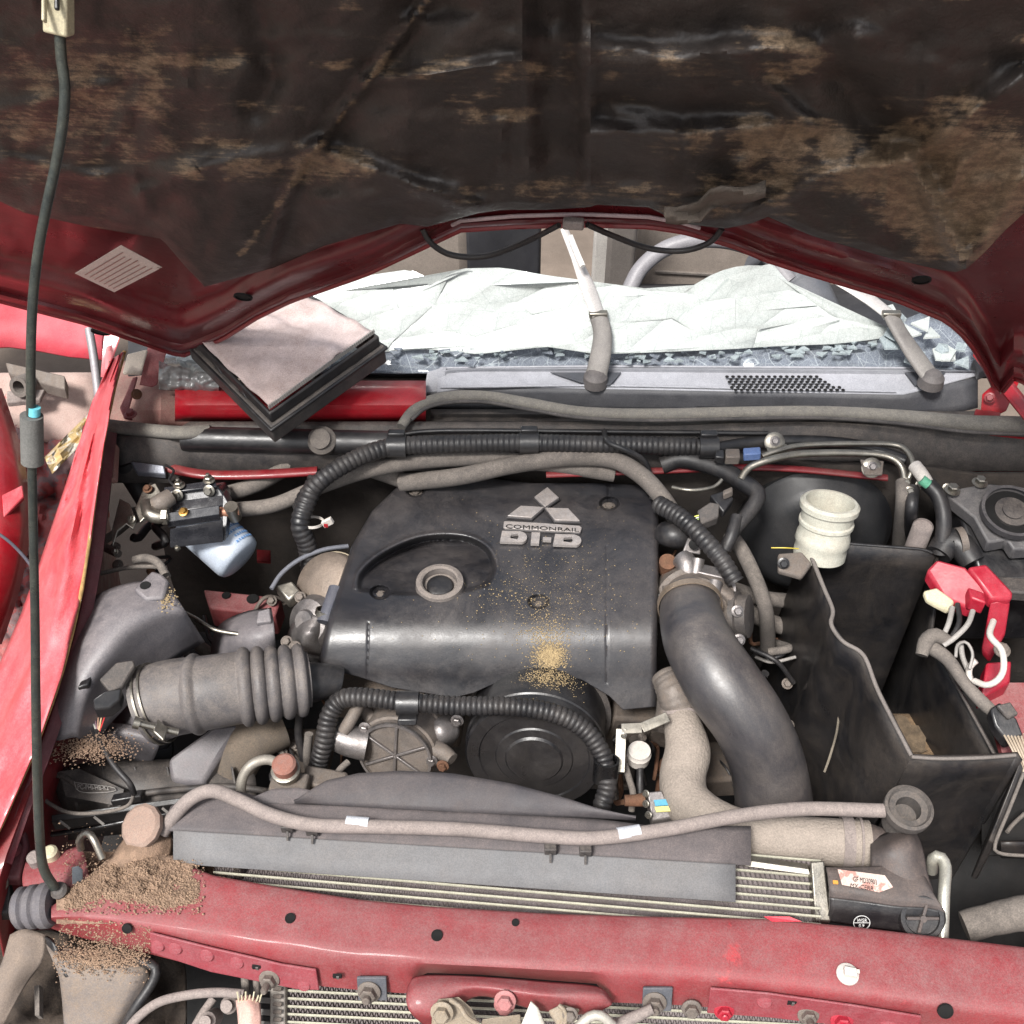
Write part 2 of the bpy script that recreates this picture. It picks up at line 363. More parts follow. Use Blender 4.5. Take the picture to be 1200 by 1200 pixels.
bolt(hl_, W(153, 486, .875), Z, .007, red_bay); bolt(hl_, W(160, 462, .888), (.5, -.6, .6), .006, rust)
hr_ = thing('bonnet_hinge', 'glossy red right bonnet hinge bolted beside the grey cowl end', 'hinge', W(1165, 470, .9))
m = MB(); m.prism([W(1176, 440, .93), W(1196, 432, .93), W(1172, 486, .87), W(1148, 488, .87), W(1150, 462, .89)], (.01, .004, .004)); m.build('arm', red_paint, hr_, bevel=.003)
m = MB(); m.prism([W(1142, 482, .872), W(1172, 486, .872), W(1170, 496, .868), W(1140, 492, .868)], (0, 0, .006)); m.build('base', red_shaded, hr_, bevel=.002)
bolt(hr_, W(1160, 466, .9), (-.3, -.7, .6), .006, red_shaded)
# red scuttle rail seen behind the air filter, right wing edge
rows = []
for i in range(6):
    t = i/5; rows.append([W(px, 446+48*t-10*math.sin(t*3.1)*0, .90-.035*t*t+.012*math.sin(math.pi*t)) for px in range(205, 520, 21)])
MB().grid(rows).build('scuttle_panel', red_paint, body, solid=.003)
m = MB(); rows = [[W(1140+ (px), 392+ (px)*1.25+o, .93-.0*o) for px in (0, 20, 40, 60, 90, 130)] for o in (0, 9, 20, 26)]
m.grid(rows).build('wing_edge', red_paint, body, solid=.004)
# ------------------------------------------------------------------ torn left fender
rows = []
inner = [(146, 412, .97), (133, 460, .95), (121, 520, .93), (112, 580, .91), (104, 640, .89), (92, 710, .87), (72, 790, .84), (44, 870, .82), (14, 940, .80), (-14, 1000, .78)]
outer = [(132, 420, .95), (108, 470, .90), (86, 540, .86), (66, 600, .83), (46, 660, .80), (24, 720, .78), (-2, 780, .76), (-30, 850, .74), (-60, 920, .72), (-90, 980, .70)]
for k in range(55):
    t = k/54*(len(inner)-1); i = min(int(t), len(inner)-2); f = t-i
    a = [inner[i][q]*(1-f)+inner[i+1][q]*f for q in range(3)]; b_ = [outer[i][q]*(1-f)+outer[i+1][q]*f for q in range(3)]; r = []
    for j in range(15):
        s = j/14; px, py = a[0]*(1-s)+b_[0]*s, a[1]*(1-s)+b_[1]*s; z = a[2]*(1-s**1.3)+b_[2]*s**1.3
        z += .012*math.sin(s*5+t*1.1)+.010*abs(math.sin(s*4+t*.8+2*noise.noise(Vector((t*.7, s*2, 1)))))+.016*abs(noise.noise(Vector((s*2.2+t*.4, t*1.1-s*1.5, 12))))+.012*noise.noise(Vector((px*.02, py*.012, 5)))+.012*math.exp(-((s-.45-.1*math.sin(t))/.12)**2)
        r.append(W(px, py, z))
    rows.append(r)
fen = thing('front_fender', 'crumpled bright pinkish red left front fender with a dirty folded inner edge', 'fender', W(100, 700, .8))
MB().grid(rows).build('outer_skin', red_lit, fen, solid=.0015, smooth=70)
hose('torn_edge', [tuple(p) for p in inner], 2.2, mat('rusty_edge', S(168, 132, 84), .9, 0, .4, .5, S(150, 130, 90), 80, .6), fen, seg=8, wob=.3)
for k, (a, b_) in enumerate((((60, 720, .79), (-20, 830, .75)), )):
    pass
hose('crease', [(98, 690, .845), (72, 745, .83), (40, 800, .80), (0, 870, .775)], 3, red_lit, fen, seg=8)
# inner flange strip beside the fender
rows = [[W(px+o, py+o*.3, z+dz) for (px, py, z) in ((127, 505, .90), (118, 580, .88), (110, 650, .86), (98, 720, .84), (78, 800, .81), (50, 880, .80), (24, 950, .78), (4, 1010, .76))] for o, dz in ((-4, .005), (2, .0), (10, -.006), (11, -.05))]
MB().grid(rows).build('drip_flange', mat('flange_maroon', S(92, 34, 44), .5, 0, .25, .5, S(126, 100, 98), 16, .2), body, solid=.002)
m = MB(); m.prism([W(125, 512, .885), W(136, 520, .885), W(134, 560, .87), W(127, 562, .87)], (.004, 0, -.01)); m.build('bracket', mat('bracket_brown', S(128, 84, 74), .7, 0, .2, .5), body, bevel=.002)
# ------------------------------------------------------------------ neighbour wreck and litter at the left
nb = thing('wrecked_car', 'red wrecked car body parked beyond the left fender, seen side on', 'car', W(60, 430, .4))
rows = []
for i in range(10):
    rows.append([W(-260+j*40, 280+i*20+8*math.sin(j*.7), .62-.028*i)+Vector((0, .7, 0))*(.2+.03*math.sin(j+i)) for j in range(10)])
MB().grid(rows).build('door_panel', mat('neighbour_red', S(176, 40, 58), .5, 0, .2, .55, S(186, 120, 124), 4, .1), nb, solid=.01, smooth=60)
hose('window_rail', [(104, 385, .66), (110, 420, .62), (116, 470, .56)], 5, mat('rail_grey', S(150, 146, 150), .5, .4, .1, .4), nb, seg=8)
m = MB(); m.prism([W(122, 395, .6), W(140, 398, .6), W(126, 440, .55), (W(118, 442, .55))], (0, .01, .01)); m.build('sill', red_lit, nb)
led = thing('dusty_tray', 'dust covered flat sill tray between the two wrecked cars', 'tray', W(60, 480, .5))
rows = [[W(-200+j*24, 438+i*10, .52-.012*i+.012*noise.noise(Vector((j*.6, i*.6, 9)))) for j in range(14)] for i in range(9)]
MB().grid(rows).build('tray_floor', mat('tray_dust', S(164, 138, 130), .95, 0, .2, .8, S(176, 158, 150), 10, .5, 80, chips=(S(176, 60, 66), 18, .62)), led, solid=.01, smooth=60)
cf = thing('striker_bracket', 'grey dusty steel bracket with a short collar on the far red panel', 'bracket', W(40, 440, .56))
m = MB(); m.prism([W(6, 424, .57), W(76, 440, .57), W(76, 456, .555), W(10, 438, .555)], (0, 0, -.03)); m.build('plate', alu_dull, cf, bevel=.003)
m = MB(); p = W(26, 452, .56); m.lathe(p, (-.2, -1, .4), [(.022, -.02), (.022, .012), (.014, .012), (.014, -.02)], 24, (False, False)); m.build('collar', rub_tan, cf)
m = MB(); m.prism([W(8, 458, .54), W(52, 456, .54), W(46, 468, .53), W(8, 472, .53)], (0, 0, -.012)); m.build('foot', rub_pale, cf, bevel=.002)
bag = thing('crumpled_sheet', 'crumpled flaking red sheet metal lying low beyond the fender', 'scrap metal', W(60, 560, .4))
rows = [[W(-140+j*3, 498+i*3, .44-.001*i+.03*noise.noise(Vector((j*.12, i*.12, 4)))+.016*noise.noise(Vector((j*.3, i*.3, 4)))) for j in range(90)] for i in range(102)]
MB().grid(rows).build('sheet', mat('flaked_red', S(150, 52, 54), .6, 0, .25, .6, S(160, 130, 124), 12, .5, 60, chips=(S(112, 92, 96), 16, .49)), bag, smooth=60, solid=.003)
f2 = thing('bumper_piece', 'glossy red curved bumper piece lying at far left below the litter', 'bumper', W(10, 600, .5))
rows = [[W(-60+ 78*s_, 470+ 330*t+ (1-s_)*0, .60-.10*t+.05*math.sin(math.pi*s_)-.06*s_) for s_ in [j/8 for j in range(9)]] for t in [i/16 for i in range(17)]]
rows = [[W(-70+(72+34*math.sin(math.pi*t))*s_, 455+300*t, .58-.06*t+.05*math.sin(math.pi*s_)) for s_ in [j/8 for j in range(9)]] for t in [i/16 for i in range(17)]]
MB().grid(rows).build('skin', red_paint, f2, solid=.003, smooth=60)
m = MB(); m.prism([W(2, 580, .6), W(26, 568, .6), W(28, 582, .59), W(4, 606, .59)], (0, 0, -.008)); m.build('tab', red_lit, f2, bevel=.002)
hose('cable', [(-10, 620, .62), (10, 634, .63), (28, 652, .64), (40, 668, .64)], 2, mat('cable_dark', S(70, 68, 78), .5, 0, .1, .2), f2, seg=8)
pk = thing('foil_packet', 'torn golden and white foil packet beside the red fender', 'litter', W(80, 510, .5))
rows = [[W(52+j*7+i*1.5, 536-j*7+i*3.2, .50+.03*noise.noise(Vector((j*.8, i*.8, 14)))) for j in range(9)] for i in range(7)]
MB().grid(rows).build('wrapper', mat('foil', S(204, 178, 128), .35, .3, .3, .2, chips=(S(222, 214, 200), 20, .5)), pk, smooth=15, solid=.001)
# ------------------------------------------------------------------ bonnet (raised) with liner
bon = thing('bonnet', 'raised buckled red bonnet seen from below with torn mud-stained black liner', 'bonnet', H(600, 100))
EX = [-520, -200, 0, 100, 200, 215, 262, 300, 340, 430, 540, 600, 680, 760, 800, 860, 900, 950, 1000, 1050, 1110, 1135, 1155, 1170, 1190, 1300, 1700]
EY = [150, 270, 352, 378, 413, 416, 396, 372, 352, 320, 268, 264, 262, 264, 270, 287, 304, 320, 335, 350, 375, 398, 430, 465, 440, 520, 640]
LX = [-520, -200, 0, 30, 100, 190, 215, 240, 320, 380, 470, 500, 560, 590, 640, 690, 700, 760, 800, 850, 880, 900, 950, 1040, 1100, 1120, 1133, 1150, 1180, 1200, 1700]
LY = [-40, 130, 236, 250, 265, 280, 310, 336, 314, 288, 262, 266, 250, 246, 246, 243, 240, 243, 262, 268, 262, 254, 276, 302, 316, 319, 315, 300, 268, 250, 200]
cols = list(np.arange(-520, 1701, 20)); cols = sorted(set(list(np.arange(-60, 1261, 8))+cols))
def relief(px, py):
    h = np.zeros(np.shape(px))
    def ridge(pl, wd, a):
        nonlocal h; h = h+a*np.exp(-(dseg(px, py, pl)/wd)**2)
    ridge([(500, 0), (425, 100), (352, 190), (312, 300)], 7, .006); ridge([(505, 0), (432, 100), (360, 195), (330, 300)], 34, -.012)
    ridge([(645, -150), (652, 215)], 34, -.012); ridge([(685, -150), (690, 215)], 8, .006); ridge([(612, -150), (618, 200)], 8, .005)
    ridge([(375, 175), (450, 205), (560, 245)], 10, .008); ridge([(430, 95), (520, 85), (610, 72)], 8, .007); ridge([(170, 225), (260, 190), (370, 175)], 12, .006)
    ridge([(700, 75), (800, 75), (900, 60), (1000, 50)], 22, .012); ridge([(700, 158), (800, 160), (900, 150)], 14, .009)
    ridge([(870, 255), (970, 205), (1060, 190), (1200, 90)], 12, .010); ridge([(1060, 180), (1090, 230), (1130, 312)], 10, .014)
    ridge([(960, 40), (1020, 130), (1080, 180)], 30, -.014); ridge([(850, 60), (950, 150)], 12, .008); ridge([(300, 10), (320, 90), (300, 130)], 20, -.010)
    ridge([(1200, 210), (1130, 312)], 14, .008)
    rc = random.Random(17)
    for k in range(34):
        x0, y0 = rc.uniform(-60, 1240), rc.uniform(-20, 250); ln = rc.uniform(60, 220); sl = rc.gauss(0, .16); a = rc.uniform(.0015, .0032)*rc.choice((-1, 1, 1))
        ridge([(x0, y0), (x0+ln*.5, y0+ln*.5*sl+rc.uniform(-6, 6)), (x0+ln, y0+ln*sl)], rc.uniform(7, 16), a)
    for k in range(12):
        x0, y0 = rc.uniform(0, 1200), rc.uniform(60, 230); ridge([(x0, y0), (x0+rc.uniform(-30, 30), y0+rc.uniform(30, 60))], rc.uniform(4, 8), rc.uniform(.002, .004))
    return h
def fr(x, y, s, k): return noise.fractal(Vector((x*s, y*s, k)), .9, 2.1, 6)
def bon_off(px, py, t):
    # pressed-steel section: rear edge flange, then a channel, then the flat pan
    e = interp(px, EX, EY); d = e-py; o = 0.
    if d < 60: o = .016*math.exp(-((d-4)/7)**2)+.02*math.exp(-((d-30)/16)**2)*(.3+.7*min(1, abs(px-660)/200.))
    return o
NR = 46; rows = []; edge_lo = []
for i in range(NR+1):
    t = (i/NR)**1.6; r = []
    for px in cols:
        e = interp(px, EX, EY); py = e+(-190-e)*t
        buck = .05*math.exp(-((px-660)/230)**2)*math.exp(-t*5)
        r.append(H(px, py, bon_off(px, py, t)+.006*fr(px, py, .006, 1)-.0*buck))
    rows.append(r)
MB().grid(rows).build('inner_panel', mat('bonnet_red_shaded', S(92, 10, 22), .30, 0, .25, .5, S(112, 82, 80), 9, .1, coat=.3, fine=.5), bon, smooth=60)  # same body red, with the shade under the bonnet put into its colour
rows = [[p-HN*.03 for p in r] for r in rows]
MB().grid(rows).build('outer_skin', red_shaded, bon, smooth=60, solid=.001)
# rolled rear lip
lip = [H(px, interp(px, EX, EY)+1, .012) for px in range(-300, 1700, 12)]
m = MB(); m.tube(lip, .0035, 8); m.build('rear_lip', red_shaded, bon)
lip = [H(px, interp(px, EX, EY)-7-4*math.exp(-((px-660)/150)**2), .018) for px in range(530, 830, 10)]
m = MB(); m.tube(lip, .0022, 8); m.build('seam_bead', mat('seam', S(160, 140, 142), .5, 0, .1, .3), bon)
# liner
NR = 110; rows = []; mud = []; flat = []
PX = np.array([[px]*(NR+1) for px in cols], float).T; PY = np.zeros_like(PX)
for j, px in enumerate(cols):
    e = interp(px, LX, LY)
    for i in range(NR+1): PY[i, j] = e+(-185-e)*(i/NR)**1.15
RL = relief(PX, PY)
def streak(px, py): return max(0, noise.fractal(Vector((px*.006, py*.035, 7)), .8, 2, 6)+.05)
def blob(px, py, cx, cy, rx, ry): return math.exp(-((px-cx)/rx)**2-((py-cy)/ry)**2)
for i in range(NR+1):
    r = []
    for j, px in enumerate(cols):
        py = PY[i, j]; lower = min(1, i/4)
        o = .036+RL[i, j]*1.7+.004*fr(px, py, .02, 2)+.010*fr(px, py, .005, 8)-(1-lower)*.008
        r.append(H(px, py, max(o, .010+.03*lower*0)))
        fp0 = H(px, py, 0); flat += [fp0.x, (fp0.z-HZ)/math.sin(AL), 0]
        s = .14
        st = streak(px, py)
        s += 1.9*blob(px, py, 1130, 225, 85, 70)+1.0*blob(px, py, 1060, 190, 110, 30)+.75*blob(px, py, 920, 165, 60, 30)+.9*blob(px, py, 1150, 40, 260, 60)*st
        s += .5*blob(px, py, 50, 150, 130, 70)+.4*blob(px, py, 140, 60, 120, 50)+.5*blob(px, py, 270, 190, 150, 35)*(.4+st)+.9*blob(px, py, 560, 85, 110, 20)*(.5+st)
        s += 1.0*blob(px, py, 780, 70, 110, 26)*(.4+st)+.9*blob(px, py, 790, 160, 110, 16)*(.4+st)+.5*blob(px, py, 860, 225, 90, 30)+.45*blob(px, py, 640, 225, 140, 14)
        s += .7*blob(px, py, 400, 195, 60, 20)+.6*st*st+.5*blob(px, py, 350, 130, 60, 60)*st
        s += .22*max(0, fr(px, py, .012, 31))
        s += .6*math.exp(-(min(abs((px-500)*.81+(py)*.59), 99)/4)**2)*(py < 300)
        mud.append(min(1, max(0, s*(.75+.5*fr(px, py, .03, 3)))))
    rows.append(r)
lin_m = mat('bonnet_liner', S(44, 38, 36), .52, 0, .35, 0, scale=16, bump=.6, bscale=160, attr=('mud', S(164, 140, 114), 40), fine=.3, spec=.7)
lin = MB().grid(rows).build('liner', lin_m, bon, smooth=70)
a = lin.data.attributes.new('mud', 'FLOAT', 'POINT'); a.data.foreach_set('value', mud)
a = lin.data.attributes.new('flat_place', 'FLOAT_VECTOR', 'POINT'); a.data.foreach_set('vector', flat)
q = lin.modifiers.new('thickness', 'SOLIDIFY'); q.thickness = .004
# torn grey flap of liner at centre right
rows = [[H(780+(j*13), 262-i*5+ 3*math.sin(j)-(j*3.6 if j > 3 else j*1.)+ (i*0), .056+.006*math.sin(j*.8+i)) for j in range(10)] for i in range(5)]
MB().grid(rows).build('liner_flap', mat('liner_grey', S(92, 84, 78), .9, 0, .25, .6, S(130, 118, 106), 14, .4), bon, solid=.003, smooth=60)
for (px, py) in ((285, 347), (1080, 327), (118, 388)):
    p = H(px, py, bon_off(px, py, 0)+.0015); m = MB(); m.lathe(p, HN, [(R(9, p), 0), (R(9, p), .001)], 20)
    m.lathe(p, HN, [(R(9, p), 0), (R(11, p), 0), (R(11, p), .0025), (R(9, p), .0025)], 20, (False, False)); m.build('drain_hole_disc', hole_m, bon)
st = sheet([H(88, 320, .036), H(142, 287, .036), H(190, 313, .036), H(134, 342, .036)], mat('label_paper', S(206, 196, 190), .6, 0, .06, .4, S(150, 128, 110), 30, .05, chips=(S(70, 54, 44), 26, .63)), 'warning_label', bon, .0006)
A, B, C, D = H(134, 342, .0375), H(190, 313, .0375), H(142, 287, .0375), H(88, 320, .0375)
for k in range(7):
    t0 = .1+k*.12; a0 = A*(1-t0)+D*t0; b0 = B*(1-t0)+C*t0; m = MB(); m.bar(a0*.94+b0*.06, a0*(.12+.03*(k % 3))+b0*(.88-.03*(k % 3)), .0012, .0002, HN); m.build('printed_line', mat('ink_brown', S(150, 110, 104), .8, 0, .2, 0), st)
# washer hose hanging in two loops
wh = thing('washer_hose', 'thin black washer hose drooping in two loops below the bonnet rear edge', 'hose', H(665, 262, .03))
hose('tube', [H(495, 268, .012), H(505, 285, .022), H(530, 299, .028), H(570, 300, .028), H(615, 284, .028), H(655, 264, .03)], 3.6, rub, wh, seg=8)
hose('tube', [H(688, 263, .03), H(720, 277, .028), H(760, 291, .028), H(800, 294, .028), H(832, 284, .024), H(846, 268, .016)], 3.6, rub, wh, seg=8)
m = MB(); m.box(H(672, 262, .03), (.022, .012, .01)); m.build('tee_joint', rub_pale, wh, bevel=.002)
# ================================================================== CABIN behind the windscreen
seat_x = [(420, 'beige grey fabric seat of the cabin behind the left of the broken windscreen'), (880, 'beige grey fabric driver seat behind the steering wheel')]
yc = yF
for px, lab in seat_x:
    p = WY(px, 290, yc+.62); t = thing('car_seat', lab, 'car seat', (p.x, yc+.62, p.z-.5), group='front seats of the cabin')
    for nm, c, sz, bv in (('backrest', (p.x, yc+.74, p.z+.05), (.46, .13, .56), .03), ('cushion', (p.x, yc+.5, p.z-.28), (.46, .42, .12), .03)):
        m = MB(); m.box(c, sz); m.build(nm, cloth, t, bevel=bv)
    for dz in (-.10, .02, .14):
        m = MB(); m.box((p.x, yc+.672, p.z+dz), (.36, .006, .004)); m.build('seam', rub_tan, t)
for px, lab, ph in ((590, 'dark cabin pillar trim left of the wiper tip', 60), (705, 'slim light grey pillar trim behind the wiper tip', 14)):
    p = WY(px, 290, yc+.55); m = MB(); m.box((p.x, yc+.56, p.z-.1), (R(ph, p)*2*.72, .04, .6))
    tag(m.build('pillar_trim', dark_in if ph > 20 else mat('trim_light', S(170, 166, 162), .6, 0, .1, .2), None, bevel=.006), lab, 'trim')
p = WY(728, 290, yc+.52); m = MB(); m.box((p.x, p.y, p.z-.1), (.055, .05, .6)); tag(m.build('seat_side', mat('trim_mid', S(96, 90, 86), .8, 0, .1, .2), None, bevel=.01), 'brown grey seat side bolster between the pillar and the steering wheel', 'trim')
dsh = thing('dashboard', 'dark grey dashboard under the broken windscreen', 'dashboard', (0, yc+.3, .8))
rows = [[W(px, py, z) for px in range(150, 1250, 50)] for py, z in ((440, .845), (400, .87), (370, .875), (345, .86), (335, .78), (330, .6))]
MB().grid(rows).build('top_pad', dark_in, dsh, solid=.01, smooth=60)
sw = thing('steering_wheel', 'grey steering wheel rim rising above the white shattered glass', 'steering wheel', W(800, 330, .95))
hose('rim', [(735, 345, .93), (750, 316, .96), (775, 294, .985), (805, 283, 1.0), (838, 281, 1.0), (868, 286, .99), (900, 300, .97), (925, 330, .94)], 9.5, mat('wheel_grey', S(132, 130, 134), .5, 0, .1, .2), sw, seg=14)
hose('column_cowl', [(890, 296, .93), (930, 330, .88), (960, 380, .84)], [26, 34, 30], mat('column_grey', S(84, 86, 92), .6, 0, .1, .2), sw, seg=12)
# ================================================================== WINDSCREEN shards
ws = thing('windscreen', 'shattered collapsed windscreen of white crazed glass sheets above the cowl', 'windscreen', W(640, 390, .92))
top = [(205, 418), (232, 392), (300, 360), (330, 350), (400, 334), (432, 322), (480, 315), (495, 321), (503, 333), (530, 318), (545, 314), (590, 313), (640, 322), (700, 330), (760, 338), (800, 342), (812, 334), (840, 318), (870, 310), (890, 311), (905, 308), (925, 332), (950, 352), (975, 370), (1010, 384), (1035, 386)]
bot = [(1048, 392), (1030, 396), (980, 402), (900, 405), (860, 408), (760, 412), (700, 414), (640, 405), (560, 414), (500, 408), (440, 412), (330, 416), (215, 424)]
poly = top+bot
def gz(px, py): return .90+max(0, (418-py))*.00105+.010*noise.noise(Vector((px*.012, py*.02, 3)))+.010*math.sin(px*.011)
rnd = random.Random(5)
sites = []
while len(sites) < 30:
    a, b_ = rnd.uniform(205, 1045), rnd.uniform(308, 424)
    if bool(inside(np.array(a), np.array(b_), poly)) and all((a-c[0])**2+((b_-c[1])*1.9)**2 > 46**2 for c in sites): sites.append((a, b_))
def clip(pl, a, b_, c):   # keep a*x+b*y<=c
    out = []
    for i in range(len(pl)):
        p, q = pl[i], pl[(i+1) % len(pl)]; dp, dq = a*p[0]+b_*p[1]-c, a*q[0]+b_*q[1]-c
        if dp <= 0: out.append(p)
        if dp*dq < 0: t = dp/(dp-dq); out.append((p[0]+(q[0]-p[0])*t, p[1]+(q[1]-p[1])*t))
    return out
def crazed(name, base, edge, tr=0., rough=.12):
    m = mat(name, base, rough, 0, .06, 0, bump=.35, bscale=45, spec=.8, trans=tr); n = m.node_tree.nodes; l = m.node_tree.links
    b = n['Principled BSDF']; tc = [q for q in n if q.type == 'TEX_COORD'][0]; old = b.inputs['Base Color'].links[0].from_socket
    prev = old
    for sc_, wd, am in ((16, .012, .5), (60, .03, .3), (240, .06, .22)):
        v = n.new('ShaderNodeTexVoronoi'); v.feature = 'DISTANCE_TO_EDGE'; v.inputs['Scale'].default_value = sc_
        mp = n.new('ShaderNodeMapping'); mp.inputs['Scale'].default_value = (1, .6, 1.5); mp.inputs['Rotation'].default_value = (.3, .2, .6)
        l.new(tc.outputs['Object'], mp.inputs[0]); l.new(mp.outputs[0], v.inputs['Vector'])
        r = n.new('ShaderNodeMapRange'); r.inputs[1].default_value = 0; r.inputs[2].default_value = wd; r.inputs[3].default_value = am; r.inputs[4].default_value = 0; l.new(v.outputs['Distance'], r.inputs[0])
        x = n.new('ShaderNodeMix'); x.data_type = 'RGBA'; l.new(r.outputs[0], x.inputs[0]); l.new(prev, x.inputs[6]); x.inputs[7].default_value = edge; l.new(x.outputs[2], b.inputs['Base Color']); prev = x.outputs[2]
    return m
gl = crazed('shattered_glass', S(184, 189, 187), S(130, 142, 138))
glg = mat('glass_edge', S(120, 148, 128), .2, 0, .2, .2)
shard_list = []
# convex pieces: clip a bounding cell per site, then cut by the sheet's outline columns
def ytop(x): return interp(x, [p[0] for p in top], [p[1] for p in top])
def ybot(x): return interp(x, [p[0] for p in bot[::-1]], [p[1] for p in bot[::-1]])
for i, (a, b_) in enumerate(sites):
    pl = [(a-150, b_-80), (a+150, b_-80), (a+150, b_+80), (a-150, b_+80)]
    for j, (c, d) in enumerate(sites):
        if i == j: continue
        u_, v_ = c-a+(d-b_)*1.4, (d-b_)*2.2; nx, ny = u_, 1.4*u_+2.2*v_; L = math.hypot(nx, ny)
        if math.hypot(c-a, d-b_) > 400: continue
        mx, my = (a+c)/2, (b_+d)/2; pl = clip(pl, nx, ny, nx*mx+ny*my-L*.15)
        if len(pl) < 3: break
    if len(pl) < 3: continue
    # densify, clamp to outline
    q = []
    for k in range(len(pl)):
        p0, p1 = pl[k], pl[(k+1) % len(pl)]; n_ = max(1, int(math.hypot(p1[0]-p0[0], p1[1]-p0[1])/14))
        for s_ in range(n_): q.append((p0[0]+(p1[0]-p0[0])*s_/n_, p0[1]+(p1[1]-p0[1])*s_/n_))
    q2 = []
    for (x, y) in q:
        x = min(max(x, 206), 1046); y = min(max(y, ytop(x)+.5), ybot(x)-.5)
        if not q2 or math.hypot(x-q2[-1][0], y-q2[-1][1]) > 1.2: q2.append((x, y))
    if len(q2) < 3: continue
    ar = abs(sum(q2[k][0]*q2[(k+1) % len(q2)][1]-q2[(k+1) % len(q2)][0]*q2[k][1] for k in range(len(q2))))/2
    if ar < 60: continue
    tx, ty = rnd.uniform(-.00005, .00005), rnd.uniform(-.00012, .00012); cz = gz(a, b_)
    g = lambda x, y: W(x, y, gz(x, y)+tx*(x-a)+ty*(y-b_))
    c = g(a, b_); vs = [c]+[g(x, y) for x, y in q2]; nn = len(q2)
    m = MB(); m.add(vs, [(0, 1+k, 1+(k+1) % nn) for k in range(nn)])
    lo_ = [v-Vector((0, .0005, .0025)) for v in vs[1:]]; k0 = len(m.v); m.add(lo_, []); m.f += [(1+k, k0+k, k0+(k+1) % nn, 1+(k+1) % nn) for k in range(nn)]
    m.build('shard', gl, ws, smooth=50)
# dark cracked laminate band along the base of the screen
lam = crazed('laminate_band', S(108, 114, 124), S(196, 204, 206), 0, .1)
rows = []
for i in range(8):
    r = []
    for j in range(90):
        px = 185+j*10.9; y0 = 398 if px < 1050 else interp(px, [1050, 1080, 1115, 1150, 1200], [378, 366, 380, 425, 440]); y1 = 437
        y0 = 404 if px < 640 else y0
        py = y0+(y1-y0)*i/7; r.append(W(px, py, .885+(437-py)*.0003+.007*noise.noise(Vector((px*.04, py*.07, 8)))))
    rows.append(r)
MB().grid(rows).build('laminate_band', lam, ws, smooth=8, solid=.003)
gl2 = crazed('crazed_corner', S(140, 150, 154), S(206, 216, 214), 0, .15)
rnd2 = random.Random(9)
for k in range(26):
    a, b_ = rnd2.uniform(1040, 1130), rnd2.uniform(352, 424)
    if b_ < interp(a, [1040, 1080, 1130], [362, 366, 396]): continue
    n_ = rnd2.randint(3, 5); ph = rnd2.uniform(0, 6); s_ = rnd2.uniform(8, 17)
    lp = [W(a+s_*math.cos(ph+q*6.28/n_), b_+s_*.7*math.sin(ph+q*6.28/n_), .905+(430-b_)*.0007+rnd2.uniform(-.004, .006)) for q in range(n_)]
    m = MB(); m.prism(lp, (0, -.0006, -.003)); m.build('shard', gl2 if k % 3 else gl, ws, smooth=0)
for k in range(150):
    a = rnd2.uniform(200, 1040); b_ = ybot(a)+rnd2.uniform(-6, 12); n_ = 3; ph = rnd2.uniform(0, 6); s_ = rnd2.uniform(1.6, 6)
    lp = [W(a+s_*1.6*math.cos(ph+q*6.28/n_), b_+s_*.6*math.sin(ph+q*6.28/n_), .906+rnd2.uniform(-.004, .006)) for q in range(n_)]
    m = MB(); m.prism(lp, (0, -.0006, -.003)); m.build('shard', gl2 if k % 3 else lam, ws, smooth=0)
# crumpled clear piece at left and a pale pad behind it
cp = thing('plastic_film', 'crumpled grey clear film tucked by the left hinge under the air filter', 'plastic film', W(210, 430, .92))
rows = [[W(186+j*1.2, 418+i*1.2+j*.07, .90+.03*math.sin(math.pi*i/32)+.008*noise.noise(Vector((j*.13, i*.16, 21)))) for j in range(60)] for i in range(33)]
MB().grid(rows).build('film', mat('film', S(120, 120, 120), .15, .2, .4, .3, bump=0), cp, smooth=180, solid=.001)
m = MB(); m.prism([W(150, 418, .92), W(174, 412, .93), W(166, 440, .9), W(144, 440, .9)], (0, 0, .006)); tag(m.build('padding', mat('pad', S(206, 194, 180), .9, 0, .15, .5), None, bevel=.003), 'pale dusty padding scrap between fender tip and left hinge', 'padding')
# ================================================================== COWL, wipers, weather seal
cow = thing('cowl_panel', 'grey plastic cowl panel with a grille of small holes below the windscreen', 'cowl panel', W(830, 450, .89))
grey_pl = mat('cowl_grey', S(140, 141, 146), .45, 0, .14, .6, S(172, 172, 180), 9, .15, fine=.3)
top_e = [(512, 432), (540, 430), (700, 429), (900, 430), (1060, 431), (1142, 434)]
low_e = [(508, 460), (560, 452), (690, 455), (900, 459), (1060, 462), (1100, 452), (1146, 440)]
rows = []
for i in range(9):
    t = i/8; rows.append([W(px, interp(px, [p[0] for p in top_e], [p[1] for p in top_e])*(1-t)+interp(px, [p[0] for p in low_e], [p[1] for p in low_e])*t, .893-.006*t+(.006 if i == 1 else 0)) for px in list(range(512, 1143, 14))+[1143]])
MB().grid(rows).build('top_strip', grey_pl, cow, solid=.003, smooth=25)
rows = []
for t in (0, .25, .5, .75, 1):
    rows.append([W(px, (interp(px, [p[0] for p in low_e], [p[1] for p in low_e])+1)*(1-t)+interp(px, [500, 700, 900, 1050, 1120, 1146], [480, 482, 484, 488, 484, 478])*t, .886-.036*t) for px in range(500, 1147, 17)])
MB().grid(rows).build('front_face', mat('cowl_dark', S(56, 57, 62), .5, 0, .2, .5, S(112, 110, 110), 8, .15), cow, solid=.003, smooth=40)
